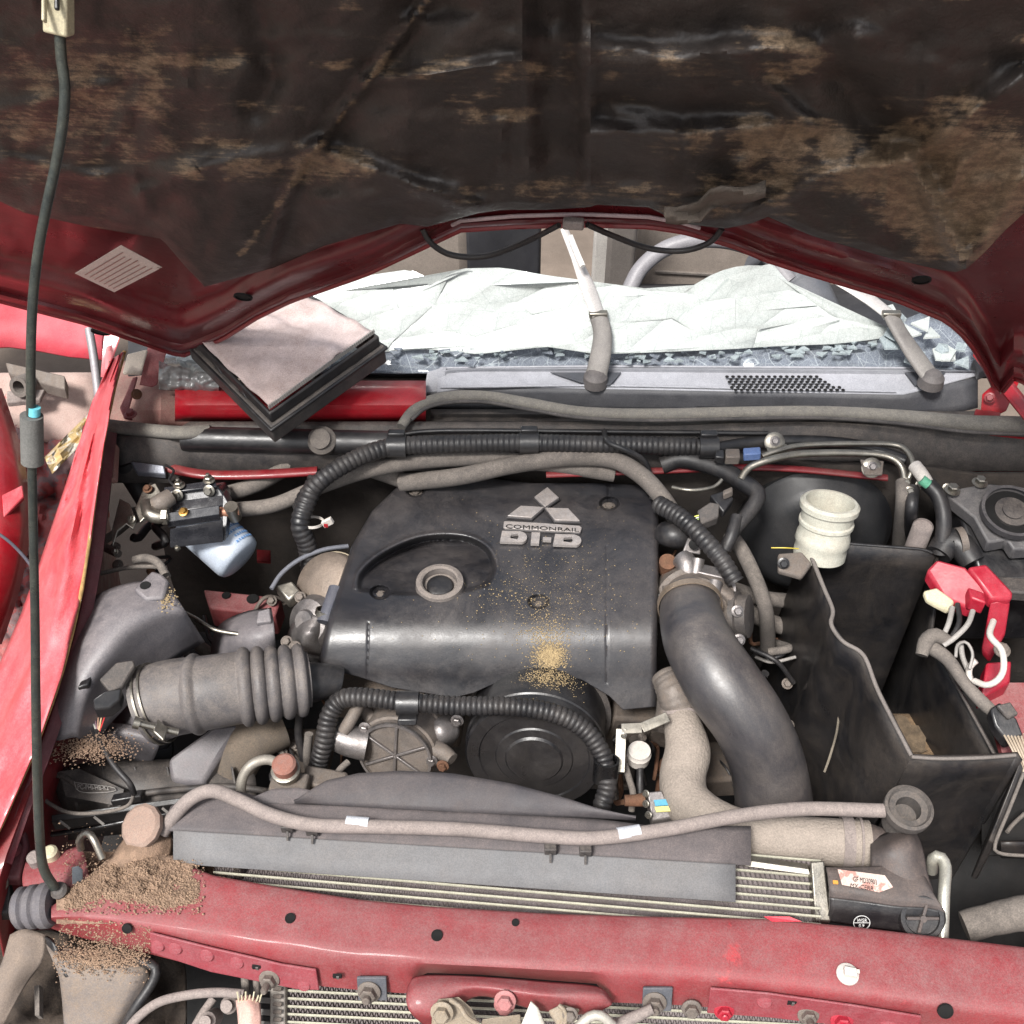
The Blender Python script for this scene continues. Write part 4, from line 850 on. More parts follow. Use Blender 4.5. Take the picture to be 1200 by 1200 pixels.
# duct pieces around the bellows
du = thing('lower_duct', 'smooth dark grey plastic duct elbow behind the bellows hose', 'duct', W(290, 740, .72))
patch('duct_elbow', [[(246, 768, .66), (250, 745, .70), (262, 728, .72), (290, 716, .73), (318, 712, .73)], [(262, 775, .69), (272, 752, .74), (286, 738, .76), (305, 728, .765), (320, 724, .765)], [(300, 775, .70), (300, 765, .74), (306, 752, .76), (314, 745, .765), (322, 742, .765)], [(330, 775, .66), (328, 775, .70), (326, 770, .72), (324, 765, .73), (324, 762, .73)]], box_m, du, 20, 14)
m = MB(); m.prism([W(300, 730, .775), W(302, 716, .78), (W(316, 712, .78)), W(318, 728, .775)], (0, 0, -.01)); m.build('clip_tab', box_m, du, bevel=.002)
hose_thing('drop_duct', [(330, 850, .66), (296, 866, .66), (275, 895, .64), (262, 925, .60), (256, 960, .55)], [26, 29, 28, 27, 27], mat('duct_brown', S(84, 78, 72), .8, 0, .2, .8, S(128, 114, 100), 10, .3), 'brown dusty large bore hose dropping below the bellows', 'hose', seg=24)
hose_thing('steel_line', [(210, 715, .76), (228, 724, .76), (252, 738, .755), (285, 744, .75)], 2.6, steel, 'bent steel pipe beside the maroon bracket', 'pipe', seg=8)
hose_thing('drain_tube', [(206, 730, .74), (212, 750, .72), (220, 775, .68)], 5, rub_tan, 'short pale grey tube between the air box and the duct', 'tube')
hose_thing('vent_pipe', [(222, 735, .68), (232, 755, .66), (252, 770, .62)], 7, alu_dull, 'dull metal vent pipe low behind the bellows', 'pipe')
# ================================================================== ENGINE COVER
ec = thing('engine_cover', 'dusty black plastic engine cover with three-diamond badge and raised lettering', 'engine cover', W(590, 690, .8))
def Lx(t): return interp(t, [0, .09, .2, .38, .6, .8, 1], [488, 462, 436, 412, 395, 382, 372])
def Rx(t): return interp(t, [0, .06, .14, .3, 1], [756, 768, 772, 772, 770])
TEAR = [(418, 694), (420, 674), (436, 656), (462, 640), (492, 629), (524, 626), (552, 630), (572, 642), (581, 660), (578, 678), (566, 690), (530, 698), (470, 700)]
TEAR = [(p.x, p.y) for p in cr([Vector((a, b_, 0)) for a, b_ in TEAR+TEAR[:1]], 6)]
nx, ny = 300, 260; rows = []; U = []
SX = np.linspace(0, 1, nx+1); TY = np.linspace(0, 1, ny+1)
def toppy(s): return interp(s, [0, .04, .2, .5, .8, .96, 1], [553, 551, 557, 566, 566, 568, 574])
def botpy(s): return interp(s, [0, .12, .22, .40, .46, .55, .62, .7, .78, .86, .90, 1], [781, 793, 806, 818, 812, 796, 789, 788, 797, 816, 832, 828])
for j in range(ny+1):
    t = TY[j]; r = []
    for i in range(nx+1):
        s = SX[i]; px = Lx(t)*(1-s)+Rx(t)*s; py = toppy(s)*(1-t)+botpy(s)*t; r.append((px, py))
    U.append(r)
P = np.array(U); PXc, PYc = P[..., 0], P[..., 1]
edge = botpy(0)
LY_ = np.arange(480, 900.)
LZ_ = np.interp(LY_, [480, 545, 565, 600, 700, 722, 738, 752, 766, 782, 800, 840, 900], [.780, .783, .793, .799, .802, .800, .794, .785, .772, .756, .736, .696, .63])
LZ_[8:-8] = np.convolve(LZ_, np.ones(17)/17, 'valid')
zc = np.interp(PYc, LY_, LZ_)
ins = inside(PXc, PYc, TEAR); dd_ = dseg(PXc, PYc, TEAR, True); k = np.clip(np.where(ins, dd_, 0)/7, 0, 1); k = k*k*(3-2*k)
zc = zc-ins*k*.042*np.clip((702-PYc)/62, 0, 1)
zc = zc+.0016*np.exp(-((dd_-2)/2.0)**2)*(~ins)*(PYc < 690)
for bx, by, br_ in ((487, 574, 12), (714, 590, 12), (445, 694, 12), (631, 705, 13)):
    e = np.hypot((PXc-bx), (PYc-by)*1.45); zc = zc-.012*(1-np.clip((e-br_*.75)/3, 0, 1))
zc = zc+.0025*np.exp(-((dseg(PXc, PYc, [(388, 620), (404, 760)]))/1.5)**2)*0
# panel lines, sides falling away, gentle unevenness
zc = zc-.0012*np.exp(-(dseg(PXc, PYc, [(711, 640), (711, 800)])/1.2)**2)-.0012*np.exp(-(dseg(PXc, PYc, [(432, 730), (430, 800)])/1.2)**2)
zc = zc-.003*np.exp(-(dseg(PXc, PYc, [(494, 553), (487, 572)])/2.5)**2)-.003*np.exp(-(dseg(PXc, PYc, [(714, 555), (714, 588)])/2.5)**2)
sL = np.clip(np.minimum(np.array([SX]*(ny+1)), 1-np.array([SX]*(ny+1)))/.022, 0, 1); zc = zc-.010*(1-np.sqrt(1-(1-sL)**2))
for j in range(ny+1):
    rows.append([W(PXc[j, i], PYc[j, i], float(zc[j, i])+.0006*noise.noise(Vector((PXc[j, i]*.008, PYc[j, i]*.02, 60)))+.00008*noise.noise(Vector((PXc[j, i]*.09, PYc[j, i]*.09, 61)))) for i in range(nx+1)])
MB().grid(rows).build('shell', cover_m, ec, smooth=55, solid=.003)
for bx, by in ((487, 575), (714, 591), (445, 695), (631, 706)):
    p = W(bx, by, .792); m = MB(); m.lathe(p-Z*.010, Z, [(R(9, p), 0), (R(9, p), .003), (R(7, p), .004)], 24); m.lathe(p-Z*.006, Z, [(R(4.5, p), 0), (R(4.5, p), .004)], 6); m.build('screw', alu_dull, ec)
# oil filler
of = [W(515, 684, .80)]; p = W(516, 693, .785); ro_ = R(28, p)
m = MB(); m.lathe(p, Z, [(ro_, -.01), (ro_*1.03, .003), (ro_*1.0, .016), (ro_*.98, .022), (ro_*.80, .024), (ro_*.72, .022), (ro_*.72, .010), (ro_*.3, .008), (.0005, .008)], 48, (True, True)); m.build('oil_filler_neck', mat('filler_grey', S(98, 92, 90), .7, 0, .2, .8, S(138, 128, 120), 30, .5, 150), ec)
m = MB(); m.lathe(p+Z*.008, Z, [(ro_*.55, 0), (ro_*.55, .006), (ro_*.45, .008)], 28); m.build('filler_plug', blk, ec)
# badge: three diamonds
bd = mat('badge_silver', S(176, 170, 168), .4, .5, .15, .5, S(150, 134, 120), 60, .2, 300)
bk = mat('badge_rim', S(70, 68, 70), .5, .3, .1, .3)
ZB = .803
def dia(lst, nm='badge_diamond'):
    m = MB(); m.prism([W(a, b_, ZB+.002) for a, b_ in lst], (0, 0, .0032)); o = m.build(nm, bd, ec, bevel=.0006)
    cx0 = sum(a for a, _ in lst)/len(lst); cy0 = sum(b_ for _, b_ in lst)/len(lst)
    m = MB(); m.prism([W(cx0+(a-cx0)*1.07, cy0+(b_-cy0)*1.10+2.2, ZB-.002) for a, b_ in lst], (0, 0, .0042)); m.build('badge_backing', bk, ec, bevel=.0005)
K = lambda x, y: (570+x*140/1200, 560+y*100/857)
dia([K(612, 105), K(727, 210), K(590, 302), K(482, 203)])
dia([K(345, 292), K(578, 305), K(455, 412), K(212, 392)])
dia([K(592, 312), K(822, 318), K(938, 442), K(688, 437)])
# COMMONRAIL plate
q = [K(175, 455), K(190, 448), K(560, 468), K(935, 495), K(958, 515), K(945, 555), K(925, 560), K(560, 540), K(190, 520), K(170, 508)]
m = MB(); m.prism([W(a, b_, ZB) for a, b_ in q], (0, 0, .0035)); m.build('badge_plate', bd, ec, bevel=.0006)
m = MB(); m.prism([W(a, b_+2, ZB-.003) for a, b_ in q], (0, 0, .0034)); m.build('badge_backing', bk, ec, bevel=.0005)
text('COMMONRAIL', [W(*K(195, 506), ZB+.0038), W(*K(930, 542), ZB+.0038), W(*K(930, 508), ZB+.0038), W(*K(195, 466), ZB+.0038)], ink_m, 'badge_lettering', ec, .0006)
# DI-D raised letters
def letterD(x0, x1, y0, y1, sk):
    n_ = 10; cxr = x1-(y1-y0)*.62
    out = [(x0, y0+0), (cxr, y0+sk*.6)]+[(cxr+(x1-cxr)*math.sin(math.pi*k_/n_), (y0+y1)/2+sk-(y1-y0)/2*math.cos(math.pi*k_/n_)) for k_ in range(1, n_)]+[(cxr-10, y1+sk*.6), (x0-22, y1)]
    inn = [(x0+92, y0+22), (x1-92, y0+24+sk*.6), (x1-84, (y0+y1)/2+sk), (x1-104, y1-22+sk*.6), (x0+80, y1-28)]
    return out, inn
def ringpr(out, inn, nm):
    oo = [W(*K(a, b_), ZB) for a, b_ in out]; n_ = len(oo); cxi = sum(a for a, _ in inn)/len(inn); cyi = sum(b_ for _, b_ in inn)/len(inn)
    # resample the counter to the same count by angle
    ii = []
    for a, b_ in out:
        dx, dy = a-cxi, b_-cyi; best = None
        for k_ in range(len(inn)):
            (x0, y0), (x1, y1) = inn[k_], inn[(k_+1) % len(inn)]; den = dx*(y1-y0)-dy*(x1-x0)
            if abs(den) < 1e-9: continue
            t = ((x0-cxi)*(y1-y0)-(y0-cyi)*(x1-x0))/den; u = ((x0-cxi)*dy-(y0-cyi)*dx)/den
            if t > 0 and -.01 <= u <= 1.01 and (best is None or t < best): best = t
        best = best or .5; ii.append(W(*K(cxi+dx*best, cyi+dy*best), ZB))
    m = MB(); m.grid([oo, [p+Z*.005 for p in oo], [p+Z*.005 for p in ii], ii], close_u=True, close_v=True); m.build(nm, bd, ec, smooth=0)
o1, i1 = letterD(158, 408, 553, 662, 10); ringpr(o1, i1, 'letter')
o1, i1 = letterD(690, 952, 585, 692, 12); ringpr(o1, i1, 'letter')
m = MB(); m.prism([W(*K(a, b_), ZB) for a, b_ in ((455, 568), (540, 572), (528, 684), (444, 680))], (0, 0, .005)); m.build('letter', bd, ec)
m = MB(); m.prism([W(*K(a, b_), ZB) for a, b_ in ((568, 616), (652, 620), (650, 650), (564, 646))], (0, 0, .005)); m.build('letter', bd, ec)
# golden grit scattered over the cover
def zcov(px, py):
    return interp(py, LY_, LZ_)
gm = MB(); rg = random.Random(3)
def crumb(mb, p, s_):
    a = rg.uniform(0, 6); c, s2 = math.cos(a)*s_, math.sin(a)*s_
    mb.add([p+Vector((c, s2, 0)), p+Vector((-s2, c, 0)), p+Vector((-c, -s2, 0)), p+Vector((s2, -c, 0)), p+Vector((0, 0, s_))], [(0, 1, 4), (1, 2, 4), (2, 3, 4), (3, 0, 4), (3, 2, 1, 0)])
for n_, cx0, cy0, sx, sy, s0 in ((2600, 645, 769, 8.5, 7, .0006), (1100, 641, 748, 14, 16, .0005), (1300, 640, 706, 42, 36, .00042), (150, 700, 690, 50, 50, .0005), (110, 590, 695, 22, 10, .0006), (90, 590, 640, 70, 30, .0004), (60, 500, 720, 60, 30, .0004)):
    for k_ in range(n_):
        a, b_ = rg.gauss(cx0, sx), rg.gauss(cy0, sy)
        if not (390 < a < 766 and 570 < b_ < 784) or (bool(inside(np.array(a), np.array(b_), TEAR)) and b_ < 680): continue
        crumb(gm, W(a, b_, zcov(a, b_)+.0012), s0*rg.choice((.6, .8, 1, 1.3, 2.2)))
gm.build('golden_grit', crumb_m, ec, smooth=0, kind='stuff')
# ================================================================== PULLEY COVER and front of engine
pc = thing('pulley_cover', 'round black plastic pulley cover below the front edge of the engine cover', 'pulley cover', W(622, 885, .68))
c0 = W(626, 888, .68); axd = Vector((0, -math.cos(math.radians(14)), math.sin(math.radians(14)))); r0 = R(82, c0)
m = MB(); m.lathe(c0, axd, [(r0, -.10), (r0*1.0, -.03), (r0*1.02, -.03), (r0*1.02, -.022), (r0, -.02), (r0, -.004), (r0*.97, .0), (r0*.80, .001), (r0*.78, -.001), (r0*.56, .000), (r0*.54, .002), (r0*.42, .003), (r0*.39, .006), (r0*.06, .008), (.0004, .008)], 72); m.build('disc', blk, pc)
m = MB(); m.lathe(c0-axd*.10, axd, [(r0*1.02, 0), (r0*1.08, .002), (r0*1.08, .008), (r0*1.02, .010)], 64); m.build('rear_rim', blk_dusty, pc)
gm = MB()
for k_ in range(900):
    a = rg.gauss(.12, .22); h = -.06+rg.gauss(0, .014); u = Z-axd*Z.dot(axd); u.normalize(); v = RT
    p = c0+axd*h+(u*math.cos(a)+v*math.sin(a))*(r0*1.004); crumb(gm, p, .0005*rg.uniform(.5, 2.2))
gm.build('golden_grit', crumb_m, pc, smooth=0, kind='stuff')
# block below, dark, rough
eb = thing('engine_block', 'dark grimy engine block and cylinder head below the plastic cover', 'engine', W(590, 760, .6))
m = MB(); a = W(420, 640, .74); b_ = W(760, 640, .74); c = W(770, 800, .70)
m.prism([W(430, 600, .74), W(762, 600, .74), W(762, 790, .66), W(420, 780, .66)], (0, 0, -.34)); m.build('block', mat('grimy', S(58, 54, 52), .75, .2, .4, .7, S(104, 92, 82), 12, .6, 60), eb, bevel=.01)
for (a, b_, z, sx, sy, sz) in ((430, 815, .66, .10, .05, .05), (520, 845, .64, .06, .05, .06), (740, 840, .62, .07, .05, .06), (790, 850, .60, .08, .06, .05), (500, 820, .68, .09, .04, .03), (360, 880, .60, .07, .05, .05), (860, 900, .56, .10, .07, .05), (840, 850, .58, .06, .04, .05)):
    m = MB(); m.box(W(a, b_, z), (sx, sy, sz), rx=(1, random.uniform(-.2, .2), random.uniform(-.2, .2))); m.build('casting', mat('casting_dark', S(84, 78, 74), .7, .4, .3, .6, S(120, 104, 90), 20, .6, 80), eb, bevel=.006)
# alternator-like vacuum pump
vp = thing('vacuum_pump', 'round cast aluminium vacuum pump with ribbed face left of the pulley cover', 'pump', W(465, 875, .70))
c1 = W(463, 886, .69); a1 = Vector((-.12, -.93, .36)).normalized(); r1 = R(45, c1)
m = MB(); m.lathe(c1, a1, [(r1*1.15, -.075), (r1*1.15, -.05), (r1*1.1, -.048), (r1*1.06, -.012), (r1, -.010), (r1, .0), (r1*.93, .001), (r1*.92, -.003), (.0005, -.003)], 48); m.build('housing', alu_dull, vp)
u1 = (Z-a1*Z.dot(a1)).normalized(); v1 = a1.cross(u1)
for k_ in range(6):
    a = math.pi/3*k_+.0; d_ = u1*math.cos(a)+v1*math.sin(a); m = MB(); m.bar(c1-a1*.001, c1-a1*.001+d_*r1*.92, .004, .005, a1); m.build('rib', alu, vp, bevel=.001)
ringat('rim', c1, a1, r1*.93, .006, r1*.07, alu, vp, 48)
hose('inlet_port', [c1+v1*0+W(410, 868, .70)-c1, W(392, 862, .705), W(378, 858, .71)] if False else [W(430, 872, .695), W(408, 868, .70), W(392, 862, .705)], [20, 18, 16], alu, vp, seg=24)
m = MB(); p = W(388, 861, .707); d_ = (W(378, 857, .71)-W(410, 868, .70)).normalized(); m.lathe(p, d_, [(R(17, p), -.004), (R(17, p), .010), (R(14, p), .012)], 8); m.build('port_nut', alu, vp)
hose('mount_lug', [(440, 846, .70), (430, 838, .705), (424, 832, .71)], [9, 8, 7], alu_dull, vp)
hose('mount_lug', [(505, 878, .69), (520, 882, .69), (530, 890, .69)], [14, 10, 8], alu_dull, vp)
bolt(vp, W(428, 853, .715), a1, .0065, alu); bolt(vp, W(506, 891, .69), a1, .006, alu); bolt(vp, W(519, 897, .69), a1, .006, rust); bolt(vp, W(536, 844, .71), a1, .0065, alu)
patch('outlet_casting', [[(490, 838, .69), (510, 836, .70), (535, 836, .69)], [(492, 850, .70), (515, 848, .715), (538, 850, .70)], [(496, 866, .69), (518, 868, .70), (538, 862, .69)], [(505, 876, .66), (518, 878, .66), (530, 874, .66)]], alu, vp, 12, 10)
hose_thing('dipstick_tube', [(402, 858, .72), (414, 838, .735), (424, 818, .75)], 7.5, alu_dull, 'dusty metal tube slanting up behind the vacuum pump', 'pipe')
hose_thing('dipstick_tube', [(378, 940, .68), (396, 905, .69), (408, 893, .69)], 4, rub_tan, 'slim rod leaning against the lower left of the pump', 'pipe')
fl = thing('front_loom', 'ribbed black cable conduit sweeping across the engine front and down over the pulley cover', 'wiring loom', W(560, 830, .76))
hose('conduit', [(372, 900, .68), (380, 868, .72), (386, 838, .745), (400, 820, .76), (425, 817, .77), (480, 823, .77), (540, 827, .77), (600, 828, .775), (650, 836, .77), (685, 855, .755), (706, 885, .735), (712, 920, .715), (705, 945, .70), (702, 970, .68)], 11, rub, fl, corr=.0075, amp=.17)
p = W(478, 824, .77); ringat('clamp', p, RT, R(12, p), R(26, p), .003, blk, fl, 24)
m = MB(); m.box(W(478, 842, .765), (.026, .010, .026), rx=RT, ry=(0, .6, 1)); m.build('clamp_foot', blk, fl, bevel=.002)
p = W(710, 902, .725); ringat('clamp', p, (0, .4, 1), R(12.5, p), R(28, p), .003, blk_gloss, fl, 24)
# turbocharger side
tb = thing('turbocharger', 'pale metal turbocharger housing with curved heat shield left of the engine cover', 'turbocharger', W(365, 715, .72))
p = W(372, 735, .71)
m = MB(); m.lathe(p, (-.3, -.5, .8), [(R(40, p), -.05), (R(42, p), -.03), (R(36, p), -.008), (R(22, p), .004), (R(12, p), .006)], 36); m.build('housing', alu, tb)
p = W(384, 690, .755); axs = Vector((-.35, -.55, .75)).normalized(); shm = mat('shield', S(136, 124, 114), .5, .6, .2, .5, S(150, 134, 120), 18, .3)
m = MB(); m.lathe(p, axs, [(R(44, p), -.030), (R(44, p), -.002), (R(42, p), .004), (R(30, p), .012), (R(18, p), .015), (.001, .016)], 40, (False, True)); m.build('heat_shield', shm, tb, solid=.0015, smooth=60)
ringat('shield_band', p-axs*.016, axs, R(44.5, p), .006, .0016, mat('band', S(166, 154, 132), .5, .6, .1, .4), tb, 40)
m = MB(); p = W(362, 728, .74); m.lathe(p, (-.4, -.6, .7), [(R(30, p), -.03), (R(32, p), -.01), (R(26, p), .004), (R(14, p), .009), (R(12, p), .014)], 32); m.build('volute_nose', alu, tb)
hose('manifold_pipe', [(372, 698, .73), (388, 690, .735), (402, 690, .73)], [16, 14, 14], rust, tb)
m = MB(); m.prism([W(322, 686, .76), W(342, 680, .765), W(352, 692, .76), W(338, 704, .755)], (0, 0, -.02)); m.build('actuator', steel, tb, bevel=.003)
hose('oil_line', [(318, 690, .765), (330, 672, .77), (352, 655, .775), (380, 644, .775), (408, 640, .77)], 2.8, mat('oil_line', S(112, 114, 122), .5, .2, .1, .2), tb, seg=8)
hose('breather', [(394, 690, .79), (388, 708, .785), (381, 730, .775)], [9, 9, 10], mat('breather_grey', S(78, 80, 90), .45, 0, .1, .3), tb)
p = W(381, 718, .78); ringat('spring_clip', p, (.25, .5, .85), R(10.5, p), .008, .0015, steel, tb, 20)
for a in ((352, 700), (346, 758), (336, 752)): bolt(tb, W(*a, .755), (0, -.5, .8), .006, alu_dull)
patch('elbow', [[(330, 760, .70), (340, 735, .73), (350, 715, .74)], [(350, 764, .72), (362, 742, .75), (372, 722, .76)], [(376, 768, .70), (384, 748, .72), (390, 730, .73)], [(392, 775, .66), (396, 760, .68), (400, 745, .69)]], alu, tb, 14, 12)
hose_thing('intake_stub', [(362, 800, .76), (385, 798, .755), (400, 800, .75)], [25, 20, 17], rub, 'short black hose end joining the bellows to the engine', 'hose')
for k_, (a, b_, lab) in enumerate(((352, 830, 'thin dark pipe hanging under the bellows end'), (362, 860, 'rust stained grey pipe beside the vacuum pump'))):
    hose_thing('drain_pipe', [(a, b_, .72), (a-2, b_+30, .68), (a+4, b_+60, .64)], 5, rub_tan if k_ else rub, lab, 'pipe')

# small plumbing and leads filling the gaps round the engine, parts of the engine
rk = random.Random(23)
for (xa, xb, ya, yb, n_, z0) in ((722, 775, 830, 940, 9, .62), (880, 925, 640, 880, 10, .60), (318, 400, 800, 930, 8, .62), (225, 335, 700, 780, 6, .62), (775, 860, 640, 700, 6, .76), (770, 935, 860, 950, 8, .58), (120, 200, 600, 690, 6, .74)):
    for k_ in range(n_):
        x0, y0 = rk.uniform(xa, xb), rk.uniform(ya, yb); pp = [(x0, y0, z0+rk.uniform(-.02, .02))]
        for q in range(3): pp.append((min(xb, max(xa, pp[-1][0]+rk.uniform(-26, 26))), min(yb, max(ya, pp[-1][1]+rk.uniform(-6, 30))), z0+rk.uniform(-.03, .03)))
        hose('pipe', pp, rk.choice((1.6, 2.4, 3.4, 5)), rk.choice((rub, rub, rub_tan, alu_dull, rust)), eb, seg=8)
    for k_ in range(4): bolt(eb, W(rk.uniform(xa, xb), rk.uniform(ya, yb), z0+.01), (0, -.5, .8), .006, alu_dull)
# ================================================================== THROTTLE HOUSING and right-hand hoses
th = thing('throttle_housing', 'dusty cast aluminium throttle housing right of the engine cover', 'throttle body', W(820, 690, .78))
p = W(815, 712, .785); ax_ = Vector((.1, -.75, .65)).normalized()
m = MB(); m.lathe(p, ax_, [(R(44, p), -.07), (R(44, p), -.03), (R(38, p), -.026), (R(36, p), .004)], 40); m.build('body', alu_dull, th)
patch('flange', [[(776, 670, .77), (800, 662, .78), (830, 662, .785), (852, 676, .78), (864, 690, .77)], [(776, 690, .79), (802, 676, .80), (832, 676, .805), (856, 690, .80), (868, 706, .79)], [(778, 706, .79), (800, 694, .80), (836, 692, .805), (860, 706, .80), (872, 730, .78)], [(780, 712, .76), (800, 708, .78), (840, 705, .78), (862, 730, .77), (872, 752, .74)]], alu_dull, th, 22, 16, solid=.01)
m = MB(); m.prism([W(836, 690, .80), W(862, 684, .80), W(864, 748, .765), W(850, 752, .765), W(842, 735, .775)], (0, 0, -.05)); m.build('motor_case', alu_dull, th, bevel=.005)
m = MB(); p2 = W(870, 722, .77); m.lathe(p2, Vector((.9, -.2, .3)), [(R(30, p2), -.014), (R(30, p2), -.006), (R(26, p2), -.004), (R(26, p2), .010), (R(20, p2), .012)], 12); m.build('motor_cap', blk_dusty, th)
m = MB(); m.prism([W(858, 684, .80), W(862, 684, .80), W(867, 755, .755), W(863, 756, .755)], (.002, 0, -.04)); m.build('gasket_plate', alu, th)
for a in ((836, 699), (864, 716), (866, 750)): bolt(th, W(*a, .80), (.1, -.7, .7), .006, alu)
hose('spigot', [(800, 655, .80), (805, 662, .80), (806, 672, .79)], [13, 13, 14], alu, th, seg=20)
m = MB(); m.prism([W(800, 646, .815), W(806, 630, .825), (W(816, 628, .825)), W(822, 634, .82), W(821, 650, .812)], (0, .004, -.006)); m.build('sensor_tab', alu, th, bevel=.002)
m = MB(); p = W(813, 638, .828); m.lathe(p, (0, -.6, .8), [(R(6, p), 0), (R(6, p), .003)], 16); m.build('tab_hole_disc', hole_m, th)
hose('boss', [(818, 655, .81), (816, 668, .80), (814, 678, .79)], [8, 8, 9], alu, th)
hose('boss', [(838, 682, .81), (836, 692, .805), (835, 700, .80)], [9, 9, 8], alu, th)
m = MB(); m.box(W(835, 672, .80), (.05, .02, .012), rx=(1, -.2, 0)); m.build('bracket', alu, th, bevel=.002)
m = MB(); p = W(782, 660, .79); m.lathe(p, (0, -.3, 1), [(R(10, p), -.02), (R(10, p), .006)], 20); m.build('stud_boss', rust, th)
hose_thing('breather_hose', [(778, 625, .80), (790, 628, .81), (804, 630, .80)], [14, 15, 12], rub, 'stubby black breather hose at the right rear of the engine cover', 'hose')
big = thing('intercooler_hose', 'thick smooth black intercooler hose dropping from the throttle housing to the radiator', 'hose', W(850, 820, .75))
mm_ = mat('big_hose', S(48, 48, 53), .32, 0, .15, .55, S(122, 112, 104), 6, .12, 200, fine=.3, spec=.8)
hose('pipe', [(808, 704, .80), (810, 724, .81), (820, 756, .815), (846, 800, .80), (878, 846, .765), (899, 895, .70), (908, 950, .63), (910, 990, .59)], [33, 37, 41, 45, 44, 44, 45, 45], mm_, big, seg=40)
p = W(808, 706, .803); dd2 = (W(812, 735, .81)-p).normalized(); ringat('hose_clamp', p+dd2*.006, dd2, R(36.5, p), .010, .0018, mat('clamp_steel', S(176, 158, 140), .45, .8, .1, .4), big, 48)
m = MB(); m.bar(W(786, 703, .832), W(802, 693, .832), .012, .010); m.build('clamp_housing', steel, big, bevel=.002)
br2 = thing('radiator_hose', 'pale dusty braided radiator hose bending forward from the thermostat', 'radiator hose', W(820, 890, .72))
braid = mat('braid', S(128, 120, 112), .9, 0, .15, .8, S(160, 148, 138), 14, .4, 200)
n_ = braid.node_tree.nodes; l_ = braid.node_tree.links; wv = n_.new('ShaderNodeTexVoronoi'); wv.inputs['Scale'].default_value = 260
tcn = [q for q in n_ if q.type == 'TEX_COORD'][0]; l_.new(tcn.outputs['Object'], wv.inputs['Vector']); b2 = n_.new('ShaderNodeBump'); b2.inputs['Strength'].default_value = .6; b2.inputs['Distance'].default_value = .0015; l_.new(wv.outputs['Distance'], b2.inputs['Height']); l_.new(b2.outputs[0], n_['Principled BSDF'].inputs['Normal'])
hose('hose', [(797, 835, .71), (800, 850, .715), (806, 880, .71), (800, 910, .70), (806, 940, .70), (840, 968, .70), (890, 980, .705), (950, 985, .71), (1018, 990, .715)], [20, 22, 27, 27, 28, 30, 27, 27, 28], braid, br2, seg=40)
p = W(798, 842, .712); ringat('clamp', p, (0, -.55, -.1), R(22.5, p), .010, .0015, rub_pale, br2, 32)
p = W(992, 987, .713); d3 = (W(1018, 990, .715)-W(950, 985, .71)).normalized(); ringat('clamp', p, d3, R(28.5, p), .014, .0016, rub_pale, br2, 40); ringat('clamp_rib', p+d3*.016, d3, R(28.5, p), .003, .002, rub_pale, br2, 40)
ts = thing('thermostat_housing', 'ribbed cast metal thermostat housing above the pale braided hose', 'housing', W(790, 815, .72))
hose('neck', [(778, 790, .74), (790, 812, .735), (798, 836, .715)], [16, 21, 20], alu_dull, ts, corr=.008, amp=.06, seg=24)
patch('body', [[(770, 812, .71), (785, 800, .73), (805, 806, .73)], [(768, 835, .71), (780, 828, .73), (800, 830, .73)], [(760, 855, .69), (772, 858, .70), (786, 862, .69)]], alu_dull, ts, 12, 10)
bkt = thing('loom_bracket', 'bright bent steel bracket beside the ribbed conduit and white cap', 'bracket', W(735, 870, .74))
for a, b_ in (((783, 840, .755), (752, 853, .75)), ((752, 853, .75), (728, 854, .75)), ((728, 854, .75), (726, 905, .715))):
    m = MB(); m.bar(W(*a), W(*b_), .014, .0022, (0, -.4, 1) if b_[1] < 900 else (0, -1, .3)); m.build('strip', steel, bkt, bevel=.0006)
bolt(bkt, W(731, 862, .758), (0, -.8, .5), .003)
cap = thing('sensor_cap', 'white plastic cap on a slim black stem beside the bent bracket', 'sensor', W(748, 880, .70))
p = W(749, 882, .70); m = MB(); m.lathe(p, Z, [(R(13, p), -.018), (R(14, p), -.004), (R(14.5, p), -.002), (R(13, p), .001), (R(13, p), .006)], 28); m.build('cap', white_pl, cap)
hose('stem', [(750, 890, .69), (750, 915, .67), (750, 940, .66)], 4.5, rub, cap, seg=10)
hose('pipe', [(732, 895, .70), (738, 915, .69), (742, 930, .68), (740, 950, .66)], 4, rub_tan, cap, seg=10)
sns = thing('pressure_sensor', 'small silver pressure sensor with blue and yellow sticker near the front loom', 'sensor', W(770, 945, .69))
m = MB(); m.prism([W(758, 928, .715), W(776, 926, .715), W(790, 958, .695), W(764, 962, .695)], (0, 0, -.02)); m.build('body', alu, sns, bevel=.002)
m = MB(); m.prism([W(766, 938, .7125), W(780, 937, .7125), W(783, 944, .709), W(768, 945, .709)], (0, 0, .0012)); m.build('blue_label', mat('blue_lab', S(70, 150, 180), .5, 0, .1, .2), sns)
m = MB(); m.prism([W(767, 946, .709), W(783, 945, .709), W(786, 951, .706), W(769, 952, .706)], (0, 0, .0012)); m.build('yellow_label', mat('yel_lab', S(206, 200, 120), .5, 0, .1, .2), sns)
for a in ((757, 930), (757, 942), (760, 955)): bolt(sns, W(*a, .715), (-.6, -.5, .6), .0035, steel)
hose('port', [(755, 937, .70), (745, 938, .70), (732, 938, .70)], [8, 7, 6.5], rust, sns)
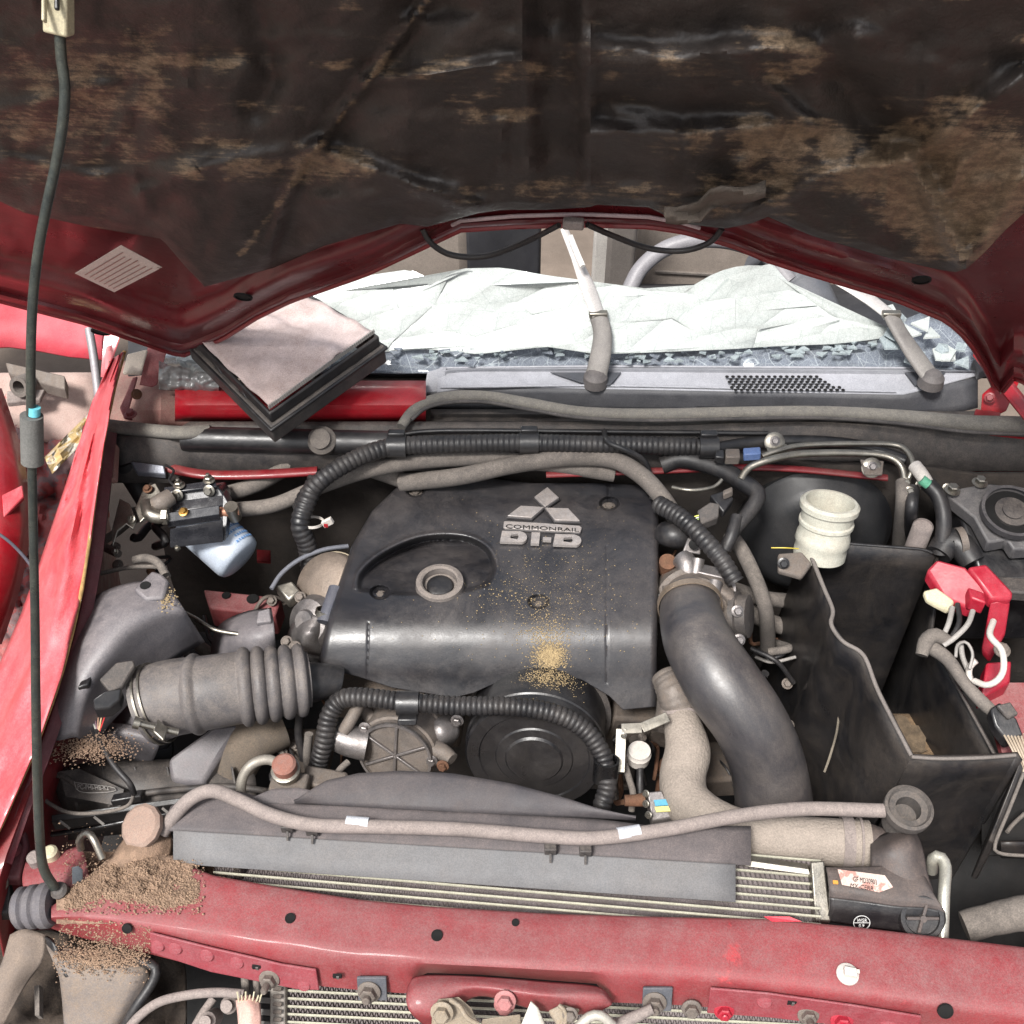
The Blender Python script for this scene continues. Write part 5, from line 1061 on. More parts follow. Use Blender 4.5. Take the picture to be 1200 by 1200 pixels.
# ================================================================== steel pipes, booster, reservoir
fp = thing('steel_pipes', 'pair of bright bent steel pipes on the firewall above the brake booster', 'pipes', W(970, 530, .87))
hose('pipe', [(893, 535, .875), (912, 528, .88), (940, 522, .88), (1000, 520, .88), (1045, 521, .88), (1062, 528, .88), (1070, 545, .875), (1064, 562, .86)], 3.6, steel, fp, seg=12)
hose('pipe', [(868, 562, .86), (878, 548, .87), (905, 538, .88), (940, 532, .88), (1000, 531, .88), (1040, 535, .88), (1056, 546, .875), (1060, 562, .86)], 4.4, steel, fp, seg=12)
for (a, b_, z) in ((908, 517, .885), (1022, 547, .875)):
    p = W(a, b_, z); m = MB(); m.lathe(p-Z*.002, (0, -.7, .7), [(R(12, p), -.004), (R(12, p), 0), (R(9, p), .002)], 20); m.build('mount_eye', steel, fp); bolt(fp, p, (0, -.7, .7), .0055, alu)
m = MB(); m.prism([W(897, 520, .88), W(922, 520, .88), W(926, 534, .873), W(902, 536, .873)], (0, 0, -.003)); m.build('bracket', steel, fp, bevel=.001)
m = MB(); m.prism([W(1008, 538, .88), W(1036, 540, .88), W(1034, 556, .87), W(1014, 556, .87)], (0, 0, -.003)); m.build('bracket', alu_dull, fp, bevel=.001)
for a in ((1062, 565), (1078, 568), (1066, 575)):
    bolt(fp, W(*a, .86), (0, -.8, .6), .005)
hose_thing('rubber_line', [(1058, 565, .855), (1058, 590, .84), (1054, 640, .72), (1054, 680, .60)], 8.5, rub_tan, 'left of two dusty rubber lines dropping from the steel pipes', 'hose', group='rubber lines below the steel pipes')
hose_thing('rubber_line', [(1070, 572, .855), (1068, 600, .84), (1066, 640, .72), (1064, 690, .60)], 7.5, rub, 'right of two dusty rubber lines dropping from the steel pipes', 'hose', group='rubber lines below the steel pipes')
gh = thing('green_tag_hose', 'black hose with white sleeve and green band by the right rear wall', 'hose', W(1085, 560, .86))
hose('sleeve', [(1072, 546, .88), (1080, 556, .88), (1086, 566, .875)], 8, white_pl, gh); hose('band', [(1080, 562, .883), (1088, 568, .878)], 6, mat('green_tape', S(90, 160, 130), .5, 0, .1, .2), gh)
hose('hose', [(1086, 566, .87), (1100, 582, .86), (1106, 610, .84), (1102, 650, .80)], 9, rub, gh)
bb = thing('brake_booster', 'large round black brake booster behind the white fluid reservoir', 'brake booster', W(950, 630, .78))
c2 = W(958, 640, .70); a2 = Vector((.05, -1, .12)).normalized(); r2 = R(88, c2)
m = MB(); m.lathe(c2, a2, [(r2, -.10), (r2*1.03, -.045), (r2*1.03, -.038), (r2*.97, -.034), (r2*.90, -.012), (r2*.7, .004), (r2*.35, .012), (r2*.3, .03), (.001, .03)], 72); m.build('shell', mat('booster', S(40, 41, 44), .4, 0, .15, .35, S(108, 104, 100), 6, .06), bb, smooth=50)
hose('master_cylinder', [(958, 640, .74), (958, 655, .72), (958, 668, .68)], 18, alu_dull, bb)
rs = thing('brake_fluid_reservoir', 'open cream white brake fluid reservoir with a screw neck and no cap', 'reservoir', W(966, 600, .85))
p = W(966, 622, .82); r3 = R(31, p); k3 = r3
m = MB(); m.lathe(p, (0.03, .30, .95), [(k3*.98, -.042), (k3*.98, -.03), (k3*.95, -.022), (k3*1.03, -.016), (k3*1.0, -.006), (k3*.95, .0), (k3*.95, .010), (k3*1.02, .013), (k3*1.02, .018), (k3*.96, .020), (k3*.98, .036), (k3*1.09, .038), (k3*1.10, .046), (k3*1.0, .050), (k3*.90, .050), (k3*.88, .045), (k3*.86, .0), (k3*.5, -.004), (.001, -.004)], 56, (True, True)); m.build('neck', mat('reservoir', S(196, 196, 184), .35, 0, .12, .45, S(150, 122, 100), 22, .1), rs, smooth=40)
m = MB(); m.lathe(p+Vector((.03, .30, .95)).normalized()*.004, (.03, .30, .95), [(k3*.84, 0), (k3*.84, .002)], 40); m.build('fluid', mat('fluid', S(196, 168, 140), .1, 0, .1, 0), rs)
m = MB(); m.prism([W(912, 648, .815), W(940, 646, .815), W(952, 660, .81), (W(940, 676, .80)), W(912, 668, .81)], (0, 0, -.01)); m.build('foot', alu_dull, rs, bevel=.003)
p = W(918, 660, .817); bolt(rs, p, (0, -.8, .6), .006, blk)
hose('level_wire', [(904, 642, .82), (920, 642, .825), (936, 643, .82)], .8, mat('yellow_wire', S(190, 170, 60), .5, 0, .1, 0), rs, seg=5)
# connectors between cover and booster
cn = thing('wire_connector', 'grey black wire connector with yellow green leads behind the ribbed conduit', 'connector', W(830, 600, .84))
m = MB(); m.prism([W(817, 598, .85), W(832, 588, .855), W(844, 590, .855), W(842, 606, .845), W(822, 614, .84)], (0, 0, -.016)); m.build('housing', blk_dusty, cn, bevel=.002)
m = MB(); m.prism([W(832, 580, .858), W(850, 574, .86), W(860, 584, .855), W(848, 600, .85)], (0, 0, -.014)); m.build('bracket', blk, cn, bevel=.002)
m = MB(); m.box(W(853, 578, .862), (.016, .010, .012), rx=(1, .5, .2)); m.build('clip', alu_dull, cn, bevel=.002)
for k_, c in enumerate((S(200, 200, 60), S(190, 190, 180), S(150, 180, 80))): hose('lead', [(819, 604+k_*2, .845), (812, 606+k_*2.5, .842), (804, 610+k_*2, .838)], .9, mat('lead_%s' % 'fgh'[k_], c, .5, 0, .05, 0), cn, seg=5)
hose_thing('brake_pipe', [(788, 571, .85), (804, 574, .855), (820, 574, .855), (838, 570, .855), (846, 562, .86)], 2.4, steel, 'short brass coloured brake pipe behind the cover corner', 'pipe', seg=8)
hose_thing('harness_end', [(864, 606, .84), (857, 628, .83), (850, 644, .815)], [8, 7.5, 7], rub, 'black sleeved cable end with a small clip near the throttle', 'cable')
bc = thing('blue_connector', 'small blue and grey connector at the left end of the steel pipes', 'connector', W(870, 530, .88))
m = MB(); m.box(W(881, 532, .885), (.026, .016, .014), rx=(1, .1, .1)); m.build('blue_shell', mat('blue_plastic', S(88, 112, 160), .45, 0, .1, .3), bc, bevel=.002)
m = MB(); m.box(W(858, 535, .882), (.022, .02, .016), rx=(1, .1, .0)); m.build('grey_shell', alu_dull, bc, bevel=.002)
m = MB(); m.box(W(843, 535, .88), (.014, .018, .014)); m.build('tab', blk, bc, bevel=.002)
# ================================================================== ABS / fuse block at right
fb = thing('fuse_box', 'dark grey junction box with a round recess at the right edge of the bay', 'junction box', W(1170, 600, .84))
m = MB(); m.prism([W(1107, 578, .86), W(1126, 573, .865), W(1156, 566, .865), W(1260, 576, .86), W(1260, 640, .83), W(1188, 644, .83), (W(1180, 632, .835)), W(1158, 636, .833), (W(1142, 606, .845))], (0, 0, -.022)); m.build('top_plate', mat('fuse_grey', S(56, 56, 60), .5, 0, .12, .5, S(140, 134, 130), 10, .15), fb, bevel=.003)
m = MB(); m.prism([W(1120, 590, .835), W(1260, 590, .83), W(1260, 680, .79), W(1150, 680, .79)], (0, 0, -.14)); m.build('body', blk, fb, bevel=.005)
p = W(1186, 600, .858); ringat('recess_ring', p, (0, -.2, 1), R(32, p), .010, .005, mat('fuse_grey2', S(52, 52, 56), .5, 0, .1, .4), fb, 40)
m = MB(); m.lathe(p, (0, -.2, 1), [(R(31, p), -.004), (R(31, p), -.002)], 36); m.build('recess_floor', hole_m, fb)
m = MB(); m.lathe(p, (0, -.2, 1), [(R(20, p), -.002), (R(20, p), .002), (R(12, p), .003), (R(12, p), .006), (R(8, p), .007)], 30); m.build('knob', blk_dusty, fb)
for a in ((1148, 566), (1116, 575)): bolt(fb, W(*a, .868), Z, .008)
m = MB(); m.box(W(1185, 690, .80), (.12, .03, .02)); m.build('ledge', blk_dusty, fb, bevel=.003)
sc_ = thing('filler_cup', 'small tan capped cup between the battery box and junction box', 'cup', W(1082, 620, .84))
p = W(1082, 616, .83); m = MB(); m.lathe(p, Z, [(R(12, p), -.05), (R(12, p), .0), (R(11, p), .002), (R(11, p), -.002), (.0005, -.002)], 24); m.build('cup', rub_pale, sc_)
hose_thing('servo_hose', [(1100, 650, .80), (1112, 635, .81), (1126, 640, .81), (1140, 660, .80)], [15, 17, 16, 14], rub, 'fat black hose elbow with clamp beside the junction box', 'hose')
p = W(1126, 634, .82); tag(ringat('band_clamp', p, (1, .2, .2), R(15, p), .010, .002, alu_dull, None, 28), 'dull metal band clamp on the fat black hose elbow', 'clamp')
# ================================================================== BATTERY BOX
bt = thing('battery_box', 'deep empty black plastic battery box on the right with a stepped rim', 'battery box', W(1050, 850, .6))
bx = mat('battery_plastic', S(30, 30, 33), .34, 0, .25, .38, S(120, 108, 96), 10, .12, fine=.15)
rim = [(943, 634, .80), (965, 688, .80), (976, 715, .80), (974, 732, .80), (988, 752, .80), (1012, 768, .80), (1030, 812, .795), (1068, 886, .79)]
def wall(name, lst, drop, lean=(0, 0), th_=.004, m=bx, n=10):
    rws = []
    for i in range(n+1):
        t = i/n; rws.append([W(*p[:3])+Vector((lean[0]*t, lean[1]*t, -drop*t)) for p in lst])
    return MB().grid(rws).build(name, m, bt, solid=th_, smooth=40)
wall('side_wall', rim, .40, (-.02, 0))
wall('rear_wall', [(943, 634, .80), (980, 636, .80), (1030, 640, .80), (1080, 644, .80), (1096, 650, .795)], .40)
wall('side_wall', [(1097, 650, .795), (1096, 700, .76), (1088, 756, .75), (1130, 820, .75), (1166, 886, .75)], .36)
wall('front_wall', [(1068, 886, .79), (1100, 888, .79), (1150, 887, .79), (1192, 884, .79), (1196, 892, .785)], .45)
sh = [W(1068, 888, .788), W(1194, 886, .788), W(1180, 940, .72), W(1164, 985, .68), W(1172, 1000, .67), W(1260, 1004, .67), W(1260, 1060, .60), W(1060, 1060, .60), W(940, 1030, .58), W(960, 960, .66)]
m = MB(); m.box((W(1010, 800, .45).x+.02, W(1050, 760, .42).y, .40), (.26, .42, .02)); m.build('floor', bx, bt)
hose('rim_bead', [tuple(p) for p in rim], 2.6, mat('rim_bead', S(104, 98, 94), .6, 0, .2, .5), bt, seg=8)
hose('rim_bead', [(1068, 887, .79), (1100, 889, .79), (1150, 888, .79), (1190, 885, .79)], 2.4, mat('rim_bead', S(1, 1, 1)), bt, seg=8)
hose('rim_bead', [(943, 634, .80), (980, 636, .80), (1030, 640, .80), (1080, 644, .80), (1096, 650, .795)], 2.0, blk, bt, seg=8)
hose('rim_bead', [(1102, 770, .755), (1130, 820, .755), (1166, 886, .755)], 2.0, blk_dusty, bt, seg=8)
m = MB(); rd_ = random.Random(8); m.prism([W(1066+(22+rd_.uniform(-6, 4))*math.cos(a*.3)+6*math.sin(a*.3), 862+(20+rd_.uniform(-5, 5))*math.sin(a*.3)+8*math.cos(a*.3), .607) for a in range(21)], (0, 0, .003)); m.build('dirt_patch', mat('patch_soil', S(96, 82, 66), .95, 0, .5, 0, scale=50, bump=.8), bt)
rows = [[W(1040+j*7, 838+i*7, .60+.004*noise.noise(Vector((j, i, 50)))) for j in range(9)] for i in range(9)]
MB().grid(rows).build('inner_ledge', mat('ledge_soil', S(60, 52, 46), .95, 0, .4, .8, S(140, 114, 84), 30, .8, 200), bt, solid=.004)
rows = [[W(1098+j*6, 800+i*9+j*2, .66+.012*math.sin(i*.5)) for j in range(10)] for i in range(10)]
hose('scratch', [(984, 832, .66), (980, 860, .65), (972, 888, .64), (966, 905, .63)], 1.5, mat('scratch', S(104, 96, 82), .9, 0, .3, .5), bt, seg=6)
ob = thing('outer_tray', 'glossy black plastic tray stepping down at the right edge beyond the battery box', 'tray', W(1190, 950, .65))
m = MB(); m.prism([W(1196, 890, .78), W(1200, 900, .77), W(1166, 988, .70), W(1158, 985, .70)], (.006, 0, -.10)); m.build('side_web', bx, ob, bevel=.002)
rows = [[W(1172+j*14, 985+i*6, .70-.01*i) for j in range(8)] for i in range(4)]
MB().grid(rows).build('front_lip', bx, ob, solid=.004)
hose('lip_bead', [(1200, 905, .78), (1182, 950, .74), (1166, 990, .70), (1172, 1000, .70), (1210, 1003, .70), (1260, 1004, .70)], 2.2, rub_tan, ob, seg=8)
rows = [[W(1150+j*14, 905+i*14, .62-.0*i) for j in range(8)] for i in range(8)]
MB().grid(rows).build('tray_floor', gap_shade_m, ob, solid=.004)
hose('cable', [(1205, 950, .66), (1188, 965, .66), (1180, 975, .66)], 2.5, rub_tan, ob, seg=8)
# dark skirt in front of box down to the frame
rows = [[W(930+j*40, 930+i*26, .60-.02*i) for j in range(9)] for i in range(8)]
MB().grid([[p-Z*.1 for p in r] for r in rows]).build('skirt_panel', gap_shade_m, ob, solid=.004)
hose_thing('chassis_duct', [(1130, 1086, .66), (1160, 1078, .67), (1200, 1070, .68), (1250, 1068, .68)], [18, 18, 20, 20], rub_tan, 'dusty wrapped hose lying behind the front panel at right', 'hose', corr=.03, amp=.05)
# red terminal covers and cables
rt = thing('terminal_cover', 'pair of dusty red plastic battery terminal covers above the battery box', 'terminal cover', W(1140, 690, .82))
redp = mat('red_plastic', S(156, 20, 42), .38, 0, .15, .35, S(180, 110, 120), 14, .08, fine=.4)
m = MB(); m.prism([W(1086, 668, .835), W(1098, 655, .845), W(1132, 664, .85), W(1158, 694, .835), W(1140, 714, .82), (W(1106, 700, .82))], (0, 0, -.022)); m.build('terminal_lid', redp, rt, bevel=.004)
m = MB(); m.prism([W(1134, 664, .852), W(1156, 660, .855), W(1188, 694, .84), W(1186, 702, .835), W(1162, 702, .835)], (0, 0, -.022)); m.build('terminal_lid', redp, rt, bevel=.004)
m = MB(); m.prism([W(1160, 706, .83), W(1184, 702, .83), W(1178, 740, .79), W(1160, 772, .75), (W(1150, 760, .76))], (.003, 0, -.012)); m.build('hanging_flap', redp, rt, bevel=.003)
m = MB(); m.box(W(1142, 704, .83), (.022, .02, .026), rx=(1, -.4, 0)); m.build('hinge_block', redp, rt, bevel=.003)
rc_ = thing('fuse_holder', 'red plastic fuse holder with a bolt low beside the battery box', 'fuse holder', W(1170, 790, .76))
m = MB(); m.prism([W(1156, 776, .78), W(1186, 774, .78), W(1184, 800, .765), W(1150, 818, .76)], (0, 0, -.03)); m.build('base', redp, rc_, bevel=.003)
bolt(rc_, W(1174, 762, .79), (0, -.3, 1), .008, alu_dull)
tc_ = thing('cable_lug', 'pale dusty white terminal block hanging under the red covers', 'terminal', W(1105, 705, .82))
m = MB(); m.prism([W(1082, 692, .825), W(1098, 688, .83), W(1120, 704, .82), W(1112, 716, .81), W(1096, 708, .815), (W(1086, 702, .82))], (0, 0, -.010)); m.build('block', cream_pl, tc_, bevel=.003)
for i_, (pp, lab, mt) in enumerate((
  ([(1164, 728, .83), (1160, 745, .84), (1174, 762, .84), (1176, 785, .83), (1168, 798, .82), (1156, 803, .81), (1142, 798, .80)], 'white cable curling in a loop below the red flap', white_pl),
  ([(1116, 712, .82), (1112, 730, .82), (1104, 748, .81)], 'striped pale lead hanging straight under the terminal block', grey_wire),
  ([(1140, 716, .83), (1134, 732, .83), (1118, 748, .82), (1106, 756, .81)], 'grey lead curving down left from the hinge block', grey_wire),
  ([(1122, 708, .82), (1124, 730, .82), (1112, 752, .81)], 'black lead between the two grey leads', rub),
  ([(1126, 755, .80), (1128, 770, .79), (1136, 790, .78), (1142, 812, .77)], 'long grey lead running down towards the lower plug', grey_wire),
  ([(1144, 774, .80), (1136, 782, .79), (1136, 796, .78), (1140, 808, .775)], 'short white stub cable near the fuse holder', white_pl))):
    hose_thing('battery_cable', pp, 3.2 if mt is not white_pl else 3.8, mt, lab, 'cable', group='battery cables', seg=10)
th2 = hose_thing('cable_bundle', [(1085, 755, .80), (1110, 772, .80), (1130, 800, .79), (1152, 824, .78), (1168, 838, .77)], [9, 8, 7, 8, 7], rub_tan, 'tan taped cable bundle running down beside the battery box', 'cable bundle')
hose_thing('cable_sleeve', [(1080, 768, .80), (1085, 752, .81), (1095, 744, .815), (1112, 752, .81)], [7, 9, 9, 7], rub_tan, 'brown wrapped cable joint on the battery box edge', 'cable sleeve')
hose_thing('cable_ring', [(1120, 770, .81), (1122, 756, .815), (1132, 752, .815), (1140, 766, .81), (1136, 784, .80)], 2, grey_wire, 'thin grey wire loop beside the cable bundle', 'wire', seg=6)
pg = thing('cable_plug', 'black multi pin plug with frayed tan wires at the right edge', 'connector', W(1175, 845, .77))
m = MB(); m.prism([W(1160, 830, .79), W(1172, 822, .795), W(1192, 842, .785), W(1200, 862, .775), W(1180, 868, .77), W(1166, 850, .78)], (0, 0, -.02)); m.build('housing', blk, pg, bevel=.003)
m = MB(); m.prism([W(1168, 826, .80), W(1184, 822, .80), W(1194, 836, .795), (W(1182, 842, .79))], (0, 0, -.006)); m.build('latch', blk_dusty, pg, bevel=.002)
for k_ in range(7): hose('lead', [(1176+k_*4, 860, .772), (1184+k_*3.4, 874, .775), (1190+k_*4, 886+k_*2, .77), (1196+k_*5, 905+k_*3, .76)], 1.5, mat('lead_tan', S(176, 160, 140), .6, 0, .15, .4), pg, seg=5)
m = MB(); m.prism([W(1150, 800, .74), W(1260, 800, .74), W(1260, 920, .72), W(1176, 888, .73)], (0, 0, -.01)); tag(m.build('red_shelf', red_bay, None), 'dusty red inner shelf beneath the plug at the right edge', 'panel')
# ================================================================== RADIATOR, SHROUD, CONDENSER
rad = thing('radiator', 'aluminium radiator core with black plastic end tank and filler neck behind the front panel', 'radiator', W(640, 1050, .72))
tube_m = mat('fin_tube', S(196, 194, 176), .5, .3, .08, .3, S(160, 150, 132), 20, .1)
fin_m = mat('fin_dark', S(124, 116, 118), .7, .2, .25, .5, S(120, 108, 100), 40, .2)
def zl(py): return min(.732, .736-(py-1008)*.00052)
def core(parent, xL, xR, yA, slope, n, pitch, zf, dep=.0035, fp_=.0030):
    prev = None
    for k_ in range(n):
        a = W(xL, yA+k_*pitch, zf(yA+k_*pitch)); b_ = W(xR, yA+k_*pitch+slope*(xR-xL), zf(yA+k_*pitch))
        m = MB(); m.bar(a, b_, .0024, .0024, Z); m.build('tube', tube_m, parent, smooth=0)
        if prev:
            a0, b0 = prev; nn = int((b_-a).length/fp_); m = MB(); nf = (b_-a).cross(a0-a).normalized()
            nf = nf if nf.z > 0 else -nf; zz = []
            for q in range(nn+1):
                t = q/nn; zz.append((a0*(1-t)+b0*t) if q % 2 else (a*(1-t)+b_*t))
            m.grid([zz, [p-nf*dep for p in zz]]); m.build('fin_strip', fin_m, parent, smooth=0, kind='stuff')
        else: first = (a, b_)
        prev = (a, b_)
    a, b_ = prev; a0, b0 = first; m = MB(); m.prism([a-nf*.0045, b_-nf*.0045, b0-nf*.0045, a0-nf*.0045], -nf*.01); m.build('core_back', fin_m, parent)
core(rad, 250, 962, 948, .086, 16, 9.3, zl)
m = MB(); m.prism([W(862, 1006, .748), W(948, 1018, .748), W(950, 1026, .744), W(862, 1014, .744)], (0, .01, -.006)); m.build('top_bar', steel, rad, bevel=.001)
m = MB(); m.prism([W(950, 1010, .758), W(966, 1008, .758), W(974, 1080, .722), W(955, 1079, .722)], (0, .004, -.02)); m.build('crimp_strip', steel, rad, bevel=.002)
m = MB(); m.prism([W(272, 1012, .74), W(282, 1012, .74), (W(284, 1035, .70)), W(274, 1035, .70)], (0, .004, -.02)); m.build('side_bracket', alu_dull, rad, bevel=.001)
tank = mat('tank_plastic', S(56, 53, 54), .5, 0, .15, .6, S(122, 106, 98), 8, .15, fine=.3)
tr_ = [[(968, 1016, .757), (1000, 1016, .757), (1040, 1014, .76), (1070, 1012, .76), (1086, 1030, .758)], [(970, 1022, .76), (1004, 1024, .76), (1044, 1026, .762), (1076, 1030, .762), (1096, 1050, .758)], [(972, 1040, .757), (1006, 1044, .757), (1046, 1050, .758), (1082, 1054, .757), (1104, 1062, .754)], [(972, 1052, .748), (1008, 1056, .748), (1050, 1062, .75), (1086, 1064, .75), (1108, 1070, .748)], [(968, 1080, .715), (1008, 1086, .715), (1050, 1092, .715), (1086, 1096, .715), (1100, 1094, .715)]]
et = patch('end_tank', tr_[:4], tank, rad, 24, 18, smooth=60)
patch('tank_front', [tr_[3], [(a, (b+tr_[4][i][1])/2, (c+tr_[4][i][2])/2+.004) for i, (a, b, c) in enumerate(tr_[3])], tr_[4]], blk, rad, 24, 12, smooth=60)
p = W(1081, 1076, .742); nr = Vector((0, -.62, .78)).normalized()
m = MB(); m.lathe(p-nr*.012, nr, [(R(27, p), 0), (R(27, p), .010), (R(25, p), .013), (R(20, p), .013), (R(19, p), .010), (.001, .010)], 44); m.build('round_boss', blk, rad)
uu = RT; vv = nr.cross(uu)
for k_ in range(2):
    d_ = uu if k_ else (vv*.6+uu*.2).normalized(); m = MB(); m.bar(p+nr*.0-d_*R(19, p)*(1 if k_ else .9), p+d_*R(19, p)*(1 if k_ else .9), .004, .006, nr); m.build('boss_rib', tank, rad, bevel=.001)
m = MB(); m.lathe(p, nr, [(R(4, p), -.002), (R(4, p), .005)], 12); m.build('boss_pin', tank, rad)
patch('outlet_neck', [[(1020, 985, .735), (1040, 975, .75), (1062, 968, .755), (1074, 975, .75)], [(1020, 1000, .755), (1042, 992, .775), (1066, 985, .78), (1082, 995, .765)], [(1020, 1015, .75), (1044, 1016, .765), (1068, 1016, .77), (1088, 1025, .755)], [(1022, 1030, .745), (1046, 1034, .755), (1072, 1040, .757), (1094, 1045, .75)]], tank, rad, 20, 16)
hose('hose_stub', [(1010, 988, .715), (1028, 992, .72), (1046, 996, .725)], [25, 23, 20], tank, rad, seg=28)
pn = W(1064, 968, .775); pt = W(1064, 943, .80)
m = MB(); nn = Vector((0, -.12, 1)).normalized(); q0 = W(1063, 950, .79); rn = R(20, q0)
m.lathe(q0, nn, [(rn, -.04), (rn, -.006), (rn*1.38, -.003), (rn*1.42, .004), (rn*1.40, .010), (rn*1.22, .012), (rn*1.1, .007), (rn*.74, .006), (rn*.7, -.014), (.001, -.016)], 48); m.build('filler_neck', mat('neck_rubbery', S(62, 60, 60), .65, 0, .2, .7, S(120, 110, 102), 26, .3), rad, smooth=40)
lb2 = [W(981, 1020, .7615), W(1036, 1027, .7625), W(1046, 1041, .7615), (W(1030, 1047, .76)), W(986, 1038, .7608)]
nl = Vector((0, 0, 1)); stk = sheet([q+nl*.0026 for q in lb2], mat('worn_label', S(208, 186, 176), .6, 0, .1, .2, S(150, 120, 110), 30, .05, chips=(S(176, 130, 120), 40, .52)), 'worn_sticker', rad, .0004)
text('GF MD30903', [W(1000, 1033, .7655), W(1028, 1037, .7655), W(1027, 1031, .7662), W(1000, 1027, .7662)], ink_m, 'sticker_lettering', stk, .0003)
text('MX-CERR', [W(996, 1040, .7648), W(1024, 1044, .7648), W(1024, 1039, .7652), W(997, 1035, .7652)], ink_m, 'sticker_lettering', stk, .0003)
p = W(1009, 1079, .733); rr5 = R(9, p)
n5 = Vector((0, -.85, .5)).normalized(); w_ink = mat('white_ink', S(206, 206, 204), .5, 0, .03, 0)
ringat('logo_ring', p+n5*.004, n5, rr5, .0008, .0007, w_ink, rad, 32)
m = MB(); m.bar(p+n5*.004-RT*rr5, p+n5*.004+RT*rr5, .0006, .0006, n5); m.build('logo_bar', w_ink, rad)
v5 = n5.cross(RT); v5 = v5 if v5.z > 0 else -v5
def q5(x, y): return p+n5*.0038+RT*x*rr5+v5*y*rr5
text('WGR', [q5(-.7, .12), q5(.7, .12), q5(.62, .62), q5(-.62, .62)], w_ink, 'logo_lettering', rad, .0006, up=n5)
text('0.9', [q5(-.35, -.65), q5(.35, -.65), q5(.35, -.2), q5(-.35, -.2)], w_ink, 'logo_lettering', rad, .0006, up=n5)
m = MB(); m.box(W(979, 1034, .762), (.006, .004, .002)); m.build('orange_mark', mat('orange', S(214, 150, 70), .5, 0, .1, 0), rad)
hose_thing('condenser_pipe', [(1092, 1020, .70), (1094, 1006, .73), (1102, 1004, .735), (1108, 1016, .735), (1106, 1050, .73), (1104, 1110, .70)], 7, mat('bright_alu', S(214, 212, 200), .35, .7, .08, .3), 'bright silver U-bent pipe right of the radiator tank', 'pipe', seg=14)
# shroud
shd = thing('radiator_shroud', 'grey plastic radiator shroud with arched top and flat front strip', 'radiator shroud', W(540, 980, .76))
xs_ = [190, 200, 215, 240, 270, 310, 350, 400, 460, 520, 580, 650, 720, 780, 830, 880]
yt = [966, 945, 934, 926, 925, 935, 940, 940, 945, 948, 950, 955, 962, 970, 968, 968]
yb = [972, 974, 975, 977, 979, 981, 984, 987, 991, 994, 998, 1002, 1006, 1009, 1012, 1014]
rows = []
for i in range(8):
    t = i/7; rows.append([W(a, b_*(1-t)+c*t, .775-.012*t+(-.01*(1-t)**2)) for a, b_, c in zip(xs_, yt, yb)])
MB().grid(rows).build('top_panel', shroud_m, shd, solid=.003, smooth=30)
rows = []
for t in (0, .04, .5, 1):
    rows.append([W(a, interp(a, [203, 862], [973, 1013])*(1-t)+interp(a, [203, 862], [1012, 1057])*t, .766-.014*t) for a in [203+659*k_/20 for k_ in range(21)]])
MB().grid(rows).build('front_strip', foam_m, shd, solid=.004, smooth=20)
rows = []
for i in range(8):
    t = i/7; r = []
    for k_ in range(33):
        s_ = k_/32; px = 345+400*s_; ytop_ = 940-34*math.sin(math.pi*min(1, s_*1.12)**.8) if s_ < .89 else 940-34*0+(s_-.89)*60; ytop_ = interp(px, [345, 380, 420, 470, 530, 600, 660, 700, 745], [938, 915, 906, 903, 906, 918, 934, 947, 957])
        yb2 = interp(px, [345, 745], [942, 962]); r.append(W(px, ytop_*(1-t)+yb2*t, .782-.014*t*t))
    rows.append(r)
MB().grid(rows).build('fan_guard', mat('guard', S(62, 60, 64), .6, 0, .15, .5, S(112, 102, 98), 7, .1, fine=.25), shd, solid=.004, smooth=40)
rows = []
for i in range(6):
    t = i/5; r = []
    for k_ in range(15):
        px = 292+k_*6.5; r.append(W(px, interp(px, [292, 320, 350, 383], [936, 924, 923, 930])*(1-t)+942*t, .772-.006*t))
    rows.append(r)
MB().grid(rows).build('side_guard', shroud_m, shd, solid=.003)
for (a, b_) in ((366, 980), (337, 976), (645, 1002), (686, 1004)):
    c_ = W(a, b_-8, .776); m = MB(); m.box(c_, (R(7, c_)*2, .012, .012), rx=RT, ry=FH); m.build('hose_clip', blk_dusty, shd, bevel=.001)
    m = MB(); m.bar(W(a, b_-2, .776), W(a, b_+9, .768), .0025, .003); m.build('clip_tail', blk_dusty, shd)
oh = hose_thing('overflow_hose', [(190, 976, .755), (205, 955, .77), (225, 935, .785), (250, 927, .79), (280, 938, .79), (320, 956, .787), (370, 967, .785), (450, 969, .785), (540, 972, .785), (640, 980, .785), (700, 982, .785), (780, 972, .785), (860, 957, .788), (940, 948, .79), (1036, 950, .79)], 8.3, rub_pale, 'long pale dusty overflow hose snaking over the shroud to the filler neck', 'hose')
for (a, b_, c, d) in ((406, 966, 432, 968), (724, 980, 750, 976)):
    q0, q1 = W(a, b_-1.5, .786), W(c, d-1.5, .786); rr_ = R(8.6, q0); mb = MB(); mb.tube([q0, (q0+q1)/2, q1], rr_, 18); mb.build('white_band', mat('band_white', S(196, 200, 208), .6, 0, .06, .5), oh)
